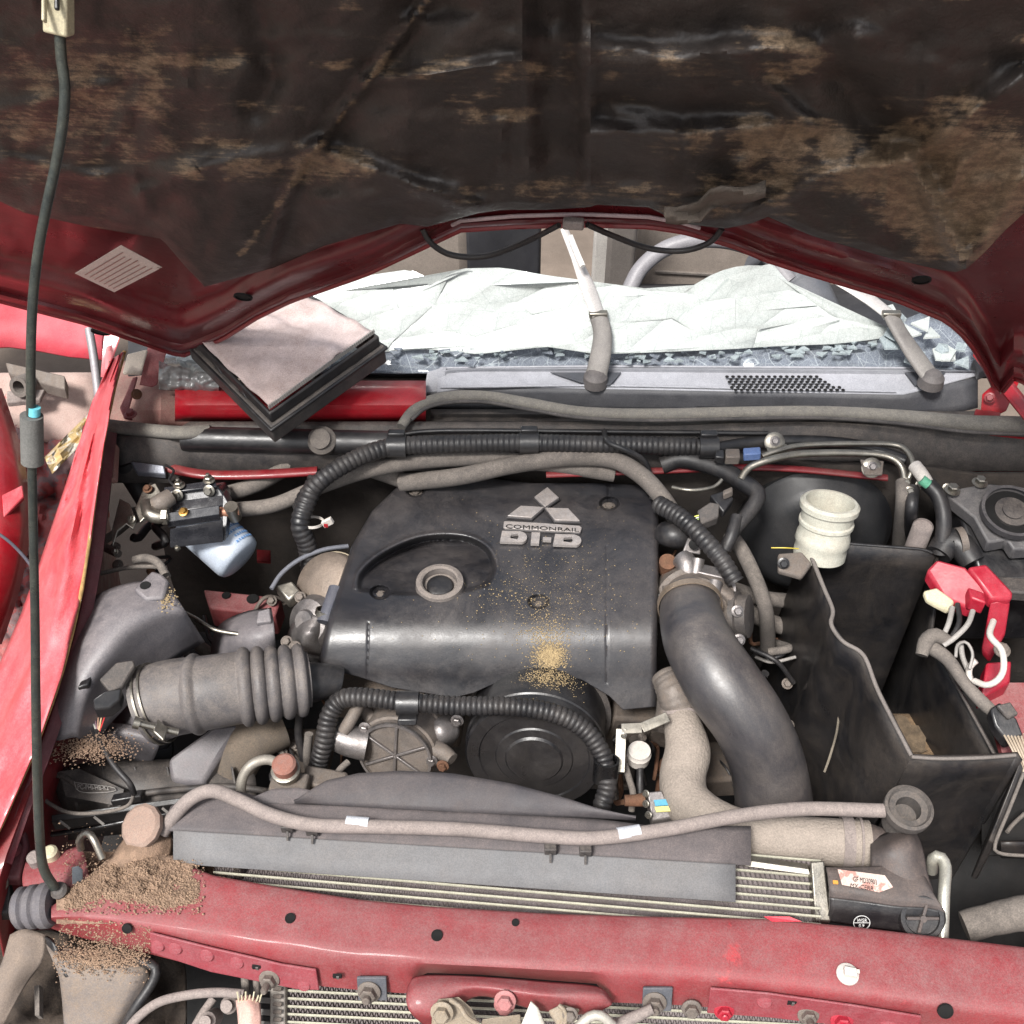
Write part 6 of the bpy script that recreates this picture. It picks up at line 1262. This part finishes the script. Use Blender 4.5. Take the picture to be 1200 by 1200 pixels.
# left radiator cap
rcap = thing('radiator_cap', 'dirt caked metal pressure cap on a soiled neck behind the front panel', 'radiator cap', W(166, 968, .76))
p = W(166, 968, .77); nC = Vector((-.25, -.35, .9)).normalized()
m = MB(); m.lathe(p-nC*.008, nC, [(R(24, p), 0), (R(26, p), .003), (R(26, p), .010), (R(22, p), .014), (R(5, p), .015)], 12); m.build('cap', mat('cap_dust', S(150, 134, 124), .7, .3, .25, .9, S(168, 140, 126), 26, .5, 160), rcap)
patch('neck', [[(146, 982, .75), (162, 974, .76), (184, 970, .755), (196, 974, .74)], [(132, 1000, .755), (158, 994, .765), (182, 988, .758), (203, 984, .740)], [(116, 1016, .750), (146, 1016, .756), (176, 1012, .750), (200, 1006, .735)]], soil_m, rcap, 16, 12)
hose_thing('hook_pipe', [(95, 995, .76), (93, 984, .775), (102, 976, .785), (110, 984, .785), (120, 1006, .768)], 4.5, steel, 'shiny bent steel hook pipe left of the dirty pressure cap', 'pipe', seg=12)
rdr = thing('receiver_drier', 'silver cylinder fitting with a rusty red cap behind the shroud', 'fitting', W(337, 900, .74))
p = W(336, 906, .735); m = MB(); m.lathe(p, (0, -.1, 1), [(R(15, p), -.05), (R(15, p), .005), (R(17, p), .007), (R(17, p), .011), (R(15, p), .012)], 28); m.build('cylinder', steel, rdr)
m = MB(); m.lathe(p+Z*.012, (0, -.1, 1), [(R(14, p), 0), (R(14, p), .012), (R(11, p), .015)], 24); m.build('cap', mat('rust_cap', S(150, 94, 78), .7, .2, .2, .6), rdr)
m = MB(); m.box(W(341, 925, .71), (.05, .03, .04)); m.build('block', alu_dull, rdr, bevel=.003)
hose('u_pipe', [(282, 935, .72), (284, 912, .74), (296, 895, .755), (315, 890, .755), (330, 898, .745)], 6, mat('pipe_pale', S(164, 158, 148), .5, .5, .15, .5), rdr, seg=14)
m = MB(); m.box(W(382, 918, .70), (.06, .03, .03), rx=(1, -.1, 0)); tag(m.build('pump_bracket', alu_dull, None, bevel=.004), 'dusty cast bracket behind the shroud arch left of the pump', 'bracket')
# condenser in front below
con = thing('condenser', 'aluminium condenser core seen below the red front panel', 'condenser', W(760, 1180, .6))
core(con, 328, 1250, 1142, .052, 10, 9.2, lambda y: .655-(y-1142)*.0004, .014)
m = MB(); m.prism([W(316, 1142, .665), W(334, 1143, .665), W(334, 1250, .62), W(316, 1250, .62)], (0, .01, -.01)); m.build('header_tank', mat('header_alu', S(158, 152, 144), .6, .4, .1, .6), con, bevel=.002)
for k_ in range(9):
    p = W(325, 1150+k_*9, .668-.004*k_); m = MB(); m.box(p, (.010, .004, .003)); m.build('header_joint', alu_dull, con)
oc = thing('oil_cooler', 'narrow dark finned oil cooler with vertical pipes left of the condenser', 'oil cooler', W(305, 1180, .64))
for k_ in range(8):
    m = MB(); m.bar(W(303, 1148+k_*7, .655-.004*k_), W(318, 1149+k_*7, .655-.004*k_), .012, .002); m.build('fin', grey_wire if k_ % 2 else blk, oc)
hose('riser', [(287, 1140, .67), (288, 1170, .66), (288, 1220, .64)], 5, rub_tan, oc, seg=10); hose('riser', [(300, 1143, .67), (301, 1170, .66), (302, 1220, .64)], 4, rub_tan, oc, seg=10)
# ================================================================== FRONT PANEL (radiator support)
fpn = thing('radiator_support', 'dusty pinkish red radiator support panel across the bottom with bolts and holes', 'front panel', W(640, 1110, .75))
FX = [60, 78, 100, 130, 160, 215, 250, 330, 420, 500, 650, 800, 900, 1000, 1100, 1200, 1320]
RY = [1062, 1050, 1036, 1016, 1006, 1012, 1026, 1040, 1054, 1062, 1071, 1075, 1077, 1086, 1098, 1110, 1124]
TY_ = [1076, 1076, 1077, 1080, 1084, 1092, 1097, 1110, 1122, 1129, 1137, 1144, 1152, 1164, 1178, 1190, 1208]
BY = [1088, 1094, 1100, 1108, 1114, 1128, 1138, 1151, 1160, 1166, 1172, 1178, 1186, 1198, 1212, 1226, 1242]
colx = list(range(60, 1321, 9))
arch = [(478, 1192), (480, 1160), (488, 1148), (500, 1140)]
def by_(px):
    b_ = interp(px, FX, BY)
    if 478 < px < 716: b_ = min(b_, interp(px, [478, 494, 560, 660, 700, 716], [1172, 1140, 1142, 1150, 1153, 1175]))
    return b_
rows = []; prof = [(0, .70, 'r'), (0, .748, 'r'), (.04, .7515, 'r'), (.25, .752, 0), (.5, .7525, 0), (.8, .7522, 0), (.93, .751, 0), (1.0, .748, 0)]
for (t, z, _) in prof: rows.append([W(px, interp(px, FX, RY)*(1-t)+interp(px, FX, TY_)*t, z+.0014*noise.noise(Vector((px*.02, t*2, 77)))) for px in colx])
for (f_, z) in ((.16, .7425), (.4, .730), (.7, .714), (1., .698)):
    rows.append([W(px, min(interp(px, FX, TY_), by_(px)-4)*(1-f_)+by_(px)*f_, z) for px in colx])
last = rows[-1]; rows.append([p+Vector((0, .02, -.002)) for p in last])
MB().grid(rows).build('beam', red_front, fpn, smooth=45)
# left boss part of the panel with ribbed bump stop
m = MB(); p = W(44, 1062, .742); dB = Vector((1, .15, .12)).normalized(); m.lathe(p-dB*.025, dB, [(R(20, p), 0), (R(24, p), .004), (R(24, p), .010), (R(21, p), .013), (R(25, p), .017), (R(25, p), .024), (R(22, p), .027), (R(26, p), .031), (R(26, p), .040), (R(22, p), .045)], 28); m.build('rubber_stop', mat('stop_grey', S(84, 82, 88), .7, 0, .12, .5), fpn)
patch('side_leg', [[(30, 1010, .735), (60, 1002, .74), (95, 990, .742)], [(26, 1030, .742), (60, 1022, .748), (100, 1006, .75)], [(30, 1052, .738), (62, 1050, .746), (104, 1030, .75)]], red_front, fpn, 14, 10, solid=.004)
m = MB(); m.prism([W(84, 1016, .775), W(92, 1014, .775), W(92, 1028, .76), W(84, 1036, .755)], (.003, 0, -.01)); m.build('rod_clip', mat('clip_blue', S(96, 104, 112), .4, .3, .1, .3), fpn, bevel=.001)
# black discs painted for holes, reinforcement plates, bolts
for a, b_, r_, z in ((340, 1076, 5, .7535), (512, 1096, 5.5, .7535), (604, 1081, 3.5, .7535), (149, 1088, 5, .7475), (1108, 1185, 7.5, .7475)):
    p = W(a, b_, z); m = MB(); nv_ = Z if z > .75 else Vector((0, -.8, .6)); m.lathe(p, nv_, [(R(r_, p), 0), (R(r_, p), .001)], 20); m.lathe(p, nv_, [(R(r_, p), -.001), (R(r_*1.25, p), -.001), (R(r_*1.2, p), .0014), (R(r_, p), .0014)], 20, (False, False)); m.build('panel_hole_disc', hole_m, fpn)
def ff_(px, f_, up=0.0):
    zz = interp(f_, [0, .16, .4, .7, 1], [.748, .7425, .730, .714, .698]); return W(px, interp(px, FX, TY_)*(1-f_)+interp(px, FX, BY)*f_, zz)+Vector((0, -.004-up, .002))
fp_m = mat('plate_red', S(132, 20, 38), .45, 0, .15, .9, S(150, 104, 108), 9, .1)
m = MB(); m.prism([ff_(178, .05), ff_(250, .22), ff_(300, .30), ff_(330, .36), ff_(372, .40), ff_(376, .98), ff_(350, 1.02), ff_(250, .9), ff_(180, .75)], (0, -.003, .001)); m.build('reinforcement_plate', fp_m, fpn, bevel=.001)
m = MB(); m.prism([ff_(832, .18), ff_(900, .20), ff_(1000, .26), ff_(1078, .32), ff_(1074, .9), ff_(1000, 1.0), ff_(900, 1.02), ff_(828, 1.04)], (0, -.003, .001)); m.build('reinforcement_plate', fp_m, fpn, bevel=.001)
for a, f_, r_ in ((188, .42, 7), (208, .40, 7.5), (245, .42, 7.5), (280, .48, 7.5), (358, .86, 7), (1040, .7, 9), (895, .45, 8)):
    p = ff_(a, f_, .003); m = MB(); m.lathe(p, (0, -.85, .5), [(R(r_*1.2, p), 0), (R(r_, p), .002), (R(r_*.5, p), .0026)], 20); m.build('rivet_dimple', fp_m, fpn)
for a, f_, mt, r_, st_ in ((318, .78, alu_dull, .0085, .016), (592, 1.0, mat('pink_nut', S(176, 110, 110), .6, .2, .1, .6), .0085, 0), (810, .86, alu_dull, .008, 0), (848, .85, redp, .008, .006), (946, .7, alu_dull, .0085, .014), (985, .75, redp, .009, .014)):
    bolt(fpn, ff_(a, f_, .004), (0, -.85, .5), r_, mt, stud=st_)
for a, f_ in ((303, .52), (397, .48), (927, .38)):
    p = ff_(a, f_, .003); m = MB(); m.box(p, (.010, .003, .007), rx=RT); m.build('slot', hole_m, fpn); m = MB(); m.box(p-Y*.0012+X*.001, (.003, .003, .006), rx=RT); m.build('slot_tongue', alu, fpn)
for a, f_, nm in ((438, .72, 'pad'), (770, .60, 'pad')):
    p = ff_(a, f_, .004); m = MB(); m.box(p, (.034, .004, .034), rx=RT, ry=Vector((0, -.9, .4))); m.build('rubber_pad', mat('pad_blue', S(78, 82, 90), .6, 0, .1, .4), fpn, bevel=.001); bolt(fpn, p+Vector((-.003, -.004, 0)), (0, -.85, .5), .0095, alu_dull, stud=.010)
# pressed lower lip between the pads
patch('latch_lip', [[(478, 1155, .735), (492, 1143, .738), (560, 1144, .738), (640, 1150, .738), (700, 1156, .737), (718, 1172, .73)], [(476, 1172, .742), (494, 1160, .748), (560, 1152, .745), (640, 1164, .748), (700, 1166, .748), (716, 1178, .735)], [(482, 1188, .735), (510, 1186, .738), (548, 1160, .742), (620, 1170, .740), (690, 1180, .738), (706, 1184, .728)], [(500, 1204, .70), (520, 1196, .712), (560, 1168, .722), (620, 1182, .715), (660, 1188, .715), (700, 1190, .708)]], red_front, fpn, 34, 18, smooth=60)
bolt(fpn, W(592, 1172, .742), (0, -.8, .6), .0085, mat('pink_nut', S(1, 1, 1)))
sheet([W(895, 1074, .753), W(925, 1074, .756), W(940, 1080, .754), W(905, 1080, .753)], mat('torn_paint', S(196, 50, 66), .4, 0, .1, .3), 'torn_flake', fpn, .001)
# broken white clip on the panel
wc = thing('broken_clip', 'small broken cream plastic clip lying on the red front panel', 'clip', W(993, 1142, .755))
p = W(993, 1142, .7545); m = MB(); m.lathe(p, Z, [(R(13, p), 0), (R(13, p), .002), (R(11, p), .003)], 24); m.build('disc', white_pl, wc)
m = MB(); m.box(p+Vector((.002, 0, .006)), (.014, .010, .008), rx=(1, -.1, 0)); m.build('prong', white_pl, wc, bevel=.001); m = MB(); m.box(p+Vector((.009, .001, .008)), (.006, .004, .003)); m.build('tip', white_pl, wc)
# soil heap on the left end
sp = thing('soil_heap', 'brown crumbly soil heaped on the left end of the red front panel', 'soil', W(150, 1035, .755))
rows = []
def heapz(px, py):
    c_ = interp(px, FX, RY); dl = interp(px, FX, TY_)
    wb = 26*noise.noise(Vector((px*.018, py*.03, 44)))+9*noise.noise(Vector((px*.09, py*.09, 45)))
    e = min((py-c_+6)/14, (dl-6-py-max(0, px-60)*.16+wb*.4)/22, (px-64)/16, (232+wb-px)/46); e = max(-.4, min(1, e))
    nz_ = noise.fractal(Vector((px*.045, py*.06, 90)), .9, 2, 5)
    return .7515+e*(.008+.009*nz_)+.0012*noise.noise(Vector((px*.3, py*.35, 91)))-(.004 if e <= 0 else 0)-(.04 if e < -.15 and py < c_ else 0), e
for i in range(90):
    rows.append([W(66+j*1.4, 998+i*.95, heapz(66+j*1.4, 998+i*.95)[0]) for j in range(150)])
MB().grid(rows).build('heap', soil_m, sp, smooth=180, kind='stuff')
gm = MB(); rg2 = random.Random(12)
for k_ in range(11000):
    px, py = (rg2.uniform(75, 240), rg2.uniform(1008, 1072)) if k_ % 4 else (rg2.gauss(120, 40), rg2.gauss(1010, 20))
    if k_ % 9 == 0: px, py = rg2.uniform(70, 180), rg2.uniform(1076, 1116)
    if px < 60 or py > 1120: continue
    z, e_ = heapz(px, py); z += .001
    if e_ <= 0 and py < 1074:
        if rg2.random() < .8: continue
        z = .7545
    if py > interp(px, FX, TY_): z = interp(py, [interp(px, FX, TY_), interp(px, FX, BY)], [.75, .70])
    crumb(gm, W(px, py, z), .0006*rg2.choice((.5, .6, .8, 1, 1.4, 2.4))*rg2.uniform(.7, 1.3))
gm.build('crumbs', mat('soil_crumb', S(146, 122, 102), .98, 0, .4, 0, BRN, 300, .3), sp, smooth=0, kind='stuff')
# ================================================================== prop rod
pr = thing('prop_rod', 'black metal bonnet prop rod rising from the front panel to the raised bonnet', 'prop rod', W(60, 1045, .76))
tp = H(66, 30, .06); top2 = H(70, 48, .06); lowp = W(66, 1042, .765)
def rodp(px, py): # straight line in space between the two ends, seen at (px, py)
    t = (1042-py)/(1042-30); dpt = 1/((1-t)/depth(lowp)+t/depth(tp)); return CAM+ray(px, py)*dpt
RP = [(70, 40), (72, 70), (76, 100), (74, 140), (66, 190), (54, 245), (44, 300), (38, 360), (36, 430), (37, 520), (39, 620), (41, 720), (42, 820), (44, 920), (47, 990), (52, 1020), (64, 1040)]
pts = [rodp(*q) for q in RP]; rods = [R(5.6+1.0*max(0, (400-b_)/400), rodp(a, b_)) for a, b_ in RP]
C = cr(pts, .01); rr = np.interp(np.linspace(0, 1, len(C)), np.linspace(0, 1, len(rods)), rods)
MB().tube(C, list(rr), 16).build('rod', mat('rod_black', S(52, 58, 58), .3, .3, .2, .35, S(136, 134, 116), 30, .15), pr, smooth=60)
a, b_ = rodp(37, 487), rodp(38, 542); MB().tube([a, (a*2+b_)/3, (a+b_*2)/3, b_], R(13, a), 24).build('grip_sleeve', mat('sleeve_grey', S(100, 100, 98), .75, 0, .1, .2, bump=.3), pr, smooth=50)
m = MB(); a = rodp(40, 484); m.lathe(a, (b_-a), [(R(7, a), -.006), (R(7, a), .002)], 14); m.build('blue_collar', mat('cyan', S(110, 196, 210), .5, 0, .1, 0), pr)
m = MB(); p = W(70, 1044, .757); m.lathe(p, (0, -.3, 1), [(R(10, p), -.004), (R(10, p), .004), (R(6, p), .007)], 16); m.build('foot', blk_dusty, pr)
cl = thing('rod_holder', 'yellowed white plastic holder gripping the prop rod top at the bonnet', 'clip', rodp(68, 15))
a, b_ = rodp(69, 40), rodp(68, -30); m = MB(); m.bar(a, b_, R(15, a)*2, R(11, a)*2, (0, -1, .5)); m.build('body', cream_pl, cl, bevel=.002)
m = MB(); c_ = rodp(76, 14)-FW*.014; m.box(c_, (R(5, a), R(16, a), .004), rx=RT, ry=UP, rz=-FW); m.build('slot', blk, cl, bevel=.001)
m = MB(); c_ = rodp(60, 14)-FW*.012; m.box(c_, (R(4, a), R(40, a), .006), rx=RT, ry=UP, rz=-FW); m.build('spring_arm', cream_pl, cl, bevel=.001)
# ================================================================== lower front: lamps, brackets, latch
hlp = thing('headlamp_housing', 'dirty dusty headlamp housing shell at the bottom left below the red panel', 'headlamp', W(120, 1150, .66))
patch('shell', [[(54, 1106, .70), (90, 1112, .70), (130, 1118, .70), (168, 1122, .69), (178, 1130, .68)], [(60, 1122, .705), (92, 1124, .705), (130, 1130, .705), (164, 1138, .695), (174, 1148, .68)], [(70, 1150, .69), (100, 1150, .695), (130, 1156, .69), (148, 1168, .68), (156, 1180, .66)], [(76, 1215, .63), (104, 1215, .64), (122, 1215, .64), (130, 1218, .63), (138, 1220, .61)]], mat('lamp_dust', S(98, 96, 98), .45, 0, .25, .8, S(142, 122, 102), 10, .4, 120), hlp, 26, 22, smooth=50)
patch('bezel', [[(52, 1098, .705), (56, 1110, .70), (66, 1130, .70)], [(62, 1104, .71), (66, 1118, .705), (76, 1140, .70)], [(74, 1110, .70), (80, 1124, .70), (86, 1150, .69)]], rub, hlp, 10, 10)
hose('seal', [(160, 1124, .70), (182, 1134, .695), (178, 1152, .685), (158, 1182, .67), (140, 1215, .64)], 6, rub, hlp, seg=12)
gm = MB()
for k_ in range(2200):
    px, py = rg2.gauss(115, 34), rg2.gauss(1122, 9)
    if 62 < px < 176: crumb(gm, W(px, py, interp(py, [1105, 1125, 1150], [.707, .712, .700])), .0006*rg2.uniform(.4, 2.6))
gm.build('crumbs', mat('soil_crumb', S(1, 1, 1)), hlp, smooth=0, kind='stuff')
lf = thing('bumper_bracket', 'bent dusty grey sheet metal bracket in the bottom left corner', 'bracket', W(20, 1140, .68))
patch('plate', [[(14, 1096, .70), (30, 1090, .705), (54, 1096, .70)], [(4, 1130, .69), (26, 1122, .70), (50, 1124, .69)], [(-16, 1170, .67), (6, 1164, .675), (30, 1150, .67)], [(-40, 1215, .65), (-14, 1210, .65), (4, 1200, .65)]], mat('bracket_dust', S(110, 100, 94), .7, .1, .25, .7, S(146, 130, 116), 12, .4), lf, 14, 14, smooth=50)
m = MB(); m.prism([W(40, 1156, .64), W(46, 1154, .64), W(46, 1190, .62), W(41, 1190, .62)], (.002, 0, -.01)); m.build('tab', rub_tan, lf)
dk = thing('inner_bracket', 'dark grimy bolted bracket at the left edge beside the rubber stop', 'bracket', W(6, 1050, .7))
m = MB(); m.prism([W(-20, 1020, .72), W(6, 1018, .72), W(12, 1040, .715), W(10, 1070, .70), (W(-20, 1072, .70))], (0, 0, -.02)); m.build('plate', rub, dk, bevel=.003); bolt(dk, W(0, 1034, .725), (0, -.7, .7), .008, alu_dull)
m = MB(); m.prism([W(-30, 940, .75), W(20, 935, .76), W(32, 990, .74), W(22, 1030, .73), W(-30, 1030, .73)], (0, 0, -.02)); tag(m.build('wing_bracket', mat('flange_maroon', S(1, 1, 1)), None, bevel=.004), 'maroon wing bracket with a bolt left of the prop rod foot', 'bracket')
m = MB(); p = W(12, 993, .758); m.lathe(p, (0, -.3, 1), [(R(9, p), -.012), (R(8, p), .004), (R(4, p), .005)], 20); tag(m.build('wing_bolt', mat('flange_maroon', S(1, 1, 1)), None), 'round maroon bolt head on the wing bracket', 'bolt')
for k_, (a, b_, z, lab) in enumerate(((40, 1004, .755, 'tan plastic cap left of the prop rod foot'), (58, 998, .755, 'pale tan cap right behind the prop rod foot'))):
    p = W(a, b_, z); m = MB(); m.lathe(p, Z, [(R(9, p), -.02), (R(9, p), .0), (R(6, p), .003)], 18); tag(m.build('plastic_cap', cream_pl if k_ else rub_pale, None), lab, 'cap', 'tan caps by the prop rod foot')
gm = MB(); rg2.seed(4)
m = MB(); rows = [[W(-60+j*12, 1090+i*12, .60+.03*noise.noise(Vector((j*.5, i*.5, 33)))-.002*i) for j in range(24)] for i in range(12)]
MB().grid(rows).build('grime_tray', mat('grime', S(40, 35, 32), .95, 0, .4, .7, S(84, 72, 62), 30, .9, 120), body, smooth=180, solid=.004)
cb = thing('bonnet_cable', 'pale dusty bonnet release cable curving below the red panel', 'cable', W(220, 1170, .68))
hose('outer', [(140, 1222, .66), (158, 1196, .67), (185, 1175, .68), (220, 1166, .685), (255, 1163, .69), (286, 1165, .69)], 5.5, rub_pale, cb, seg=12)
hose('second_cable', [(222, 1215, .64), (236, 1190, .645), (250, 1170, .65)], 5, rub_pale, cb, seg=12)
fr_ = thing('frayed_connector', 'torn pinkish white connector end with frayed edge at the bottom', 'connector', W(290, 1180, .68))
patch('shell', [[(276, 1172, .69), (290, 1166, .695), (304, 1170, .69)], [(278, 1188, .69), (292, 1184, .70), (306, 1188, .69)], [(280, 1215, .67), (292, 1215, .68), (306, 1215, .67)]], mat('pink_conn', S(206, 168, 158), .7, 0, .15, .5, S(160, 120, 100), 30, .4), fr_, 10, 10, smooth=30)
for k_ in range(7): hose('strand', [(280+k_*4, 1174, .693), (279+k_*4.4, 1168+(k_ % 3)*2, .70), (278+k_*5, 1162+(k_ % 2)*4, .702)], 1, cream_pl, fr_, seg=5)
for k_, (a, b_, lab) in enumerate(((268, 1178, 'grey plastic stub left of the frayed connector'), (243, 1196, 'pale ribbed cap at the bottom edge below the release cable'))):
    p = W(a, b_, .67); m = MB(); m.lathe(p, (0, -.5, .9), [(R(10, p), -.03), (R(10, p), .0), (R(7, p), .004), (R(7, p), .010)], 16); tag(m.build('stub', rub_pale, None), lab, 'cap')
lt = thing('bonnet_latch', 'dusty steel bonnet latch mechanism with lever and springs at the bottom centre', 'latch', W(580, 1190, .70))
lm_ = mat('latch_steel', S(150, 142, 130), .55, .4, .25, .8, S(160, 142, 120), 26, .4)
m = MB(); m.prism([W(507, 1180, .745), W(514, 1170, .75), W(538, 1168, .75), (W(552, 1180, .742)), W(564, 1205, .72), W(505, 1210, .715)], (0, -.004, -.004)); m.build('latch_plate', lm_, lt, bevel=.002); bolt(lt, W(518, 1186, .748), (0, -.8, .6), .009, lm_)
hose('spring_arm', [(528, 1172, .755), (540, 1180, .757), (546, 1192, .752), (560, 1200, .745)], 3, lm_, lt, seg=8)
m = MB(); m.prism([W(622, 1170, .755), W(632, 1180, .752), W(642, 1204, .735), W(608, 1204, .735)], (0, -.008, -.004)); m.build('striker_cone', mat('latch_pale', S(186, 182, 172), .5, .3, .15, .5), lt, bevel=.003)
m = MB(); m.prism([W(565, 1194, .74), (W(610, 1188, .74)), W(612, 1212, .72), W(560, 1212, .72)], (0, 0, -.006)); m.build('base_plate', lm_, lt, bevel=.002)
m = MB(); m.prism([W(642, 1184, .745), W(658, 1176, .75), W(680, 1182, .748), W(672, 1196, .74), W(655, 1204, .735)], (0, 0, -.006)); m.build('latch_plate', lm_, lt, bevel=.002); bolt(lt, W(668, 1189, .75), (0, -.7, .7), .006, alu_dull)
hose('pawl', [(655, 1178, .757), (664, 1188, .756), (660, 1204, .745)], 2.6, lm_, lt, seg=8)
hose('hook', [(676, 1206, .742), (690, 1192, .752), (704, 1190, .754), (718, 1202, .744)], 6, mat('latch_pale', S(1, 1, 1)), lt, seg=10)
hose_thing('stay_rod', [(690, 1222, .70), (728, 1200, .72), (765, 1182, .735)], [8, 8, 6], rub_pale, 'pale dusty stay rod slanting up to the right rubber pad', 'rod', seg=12)
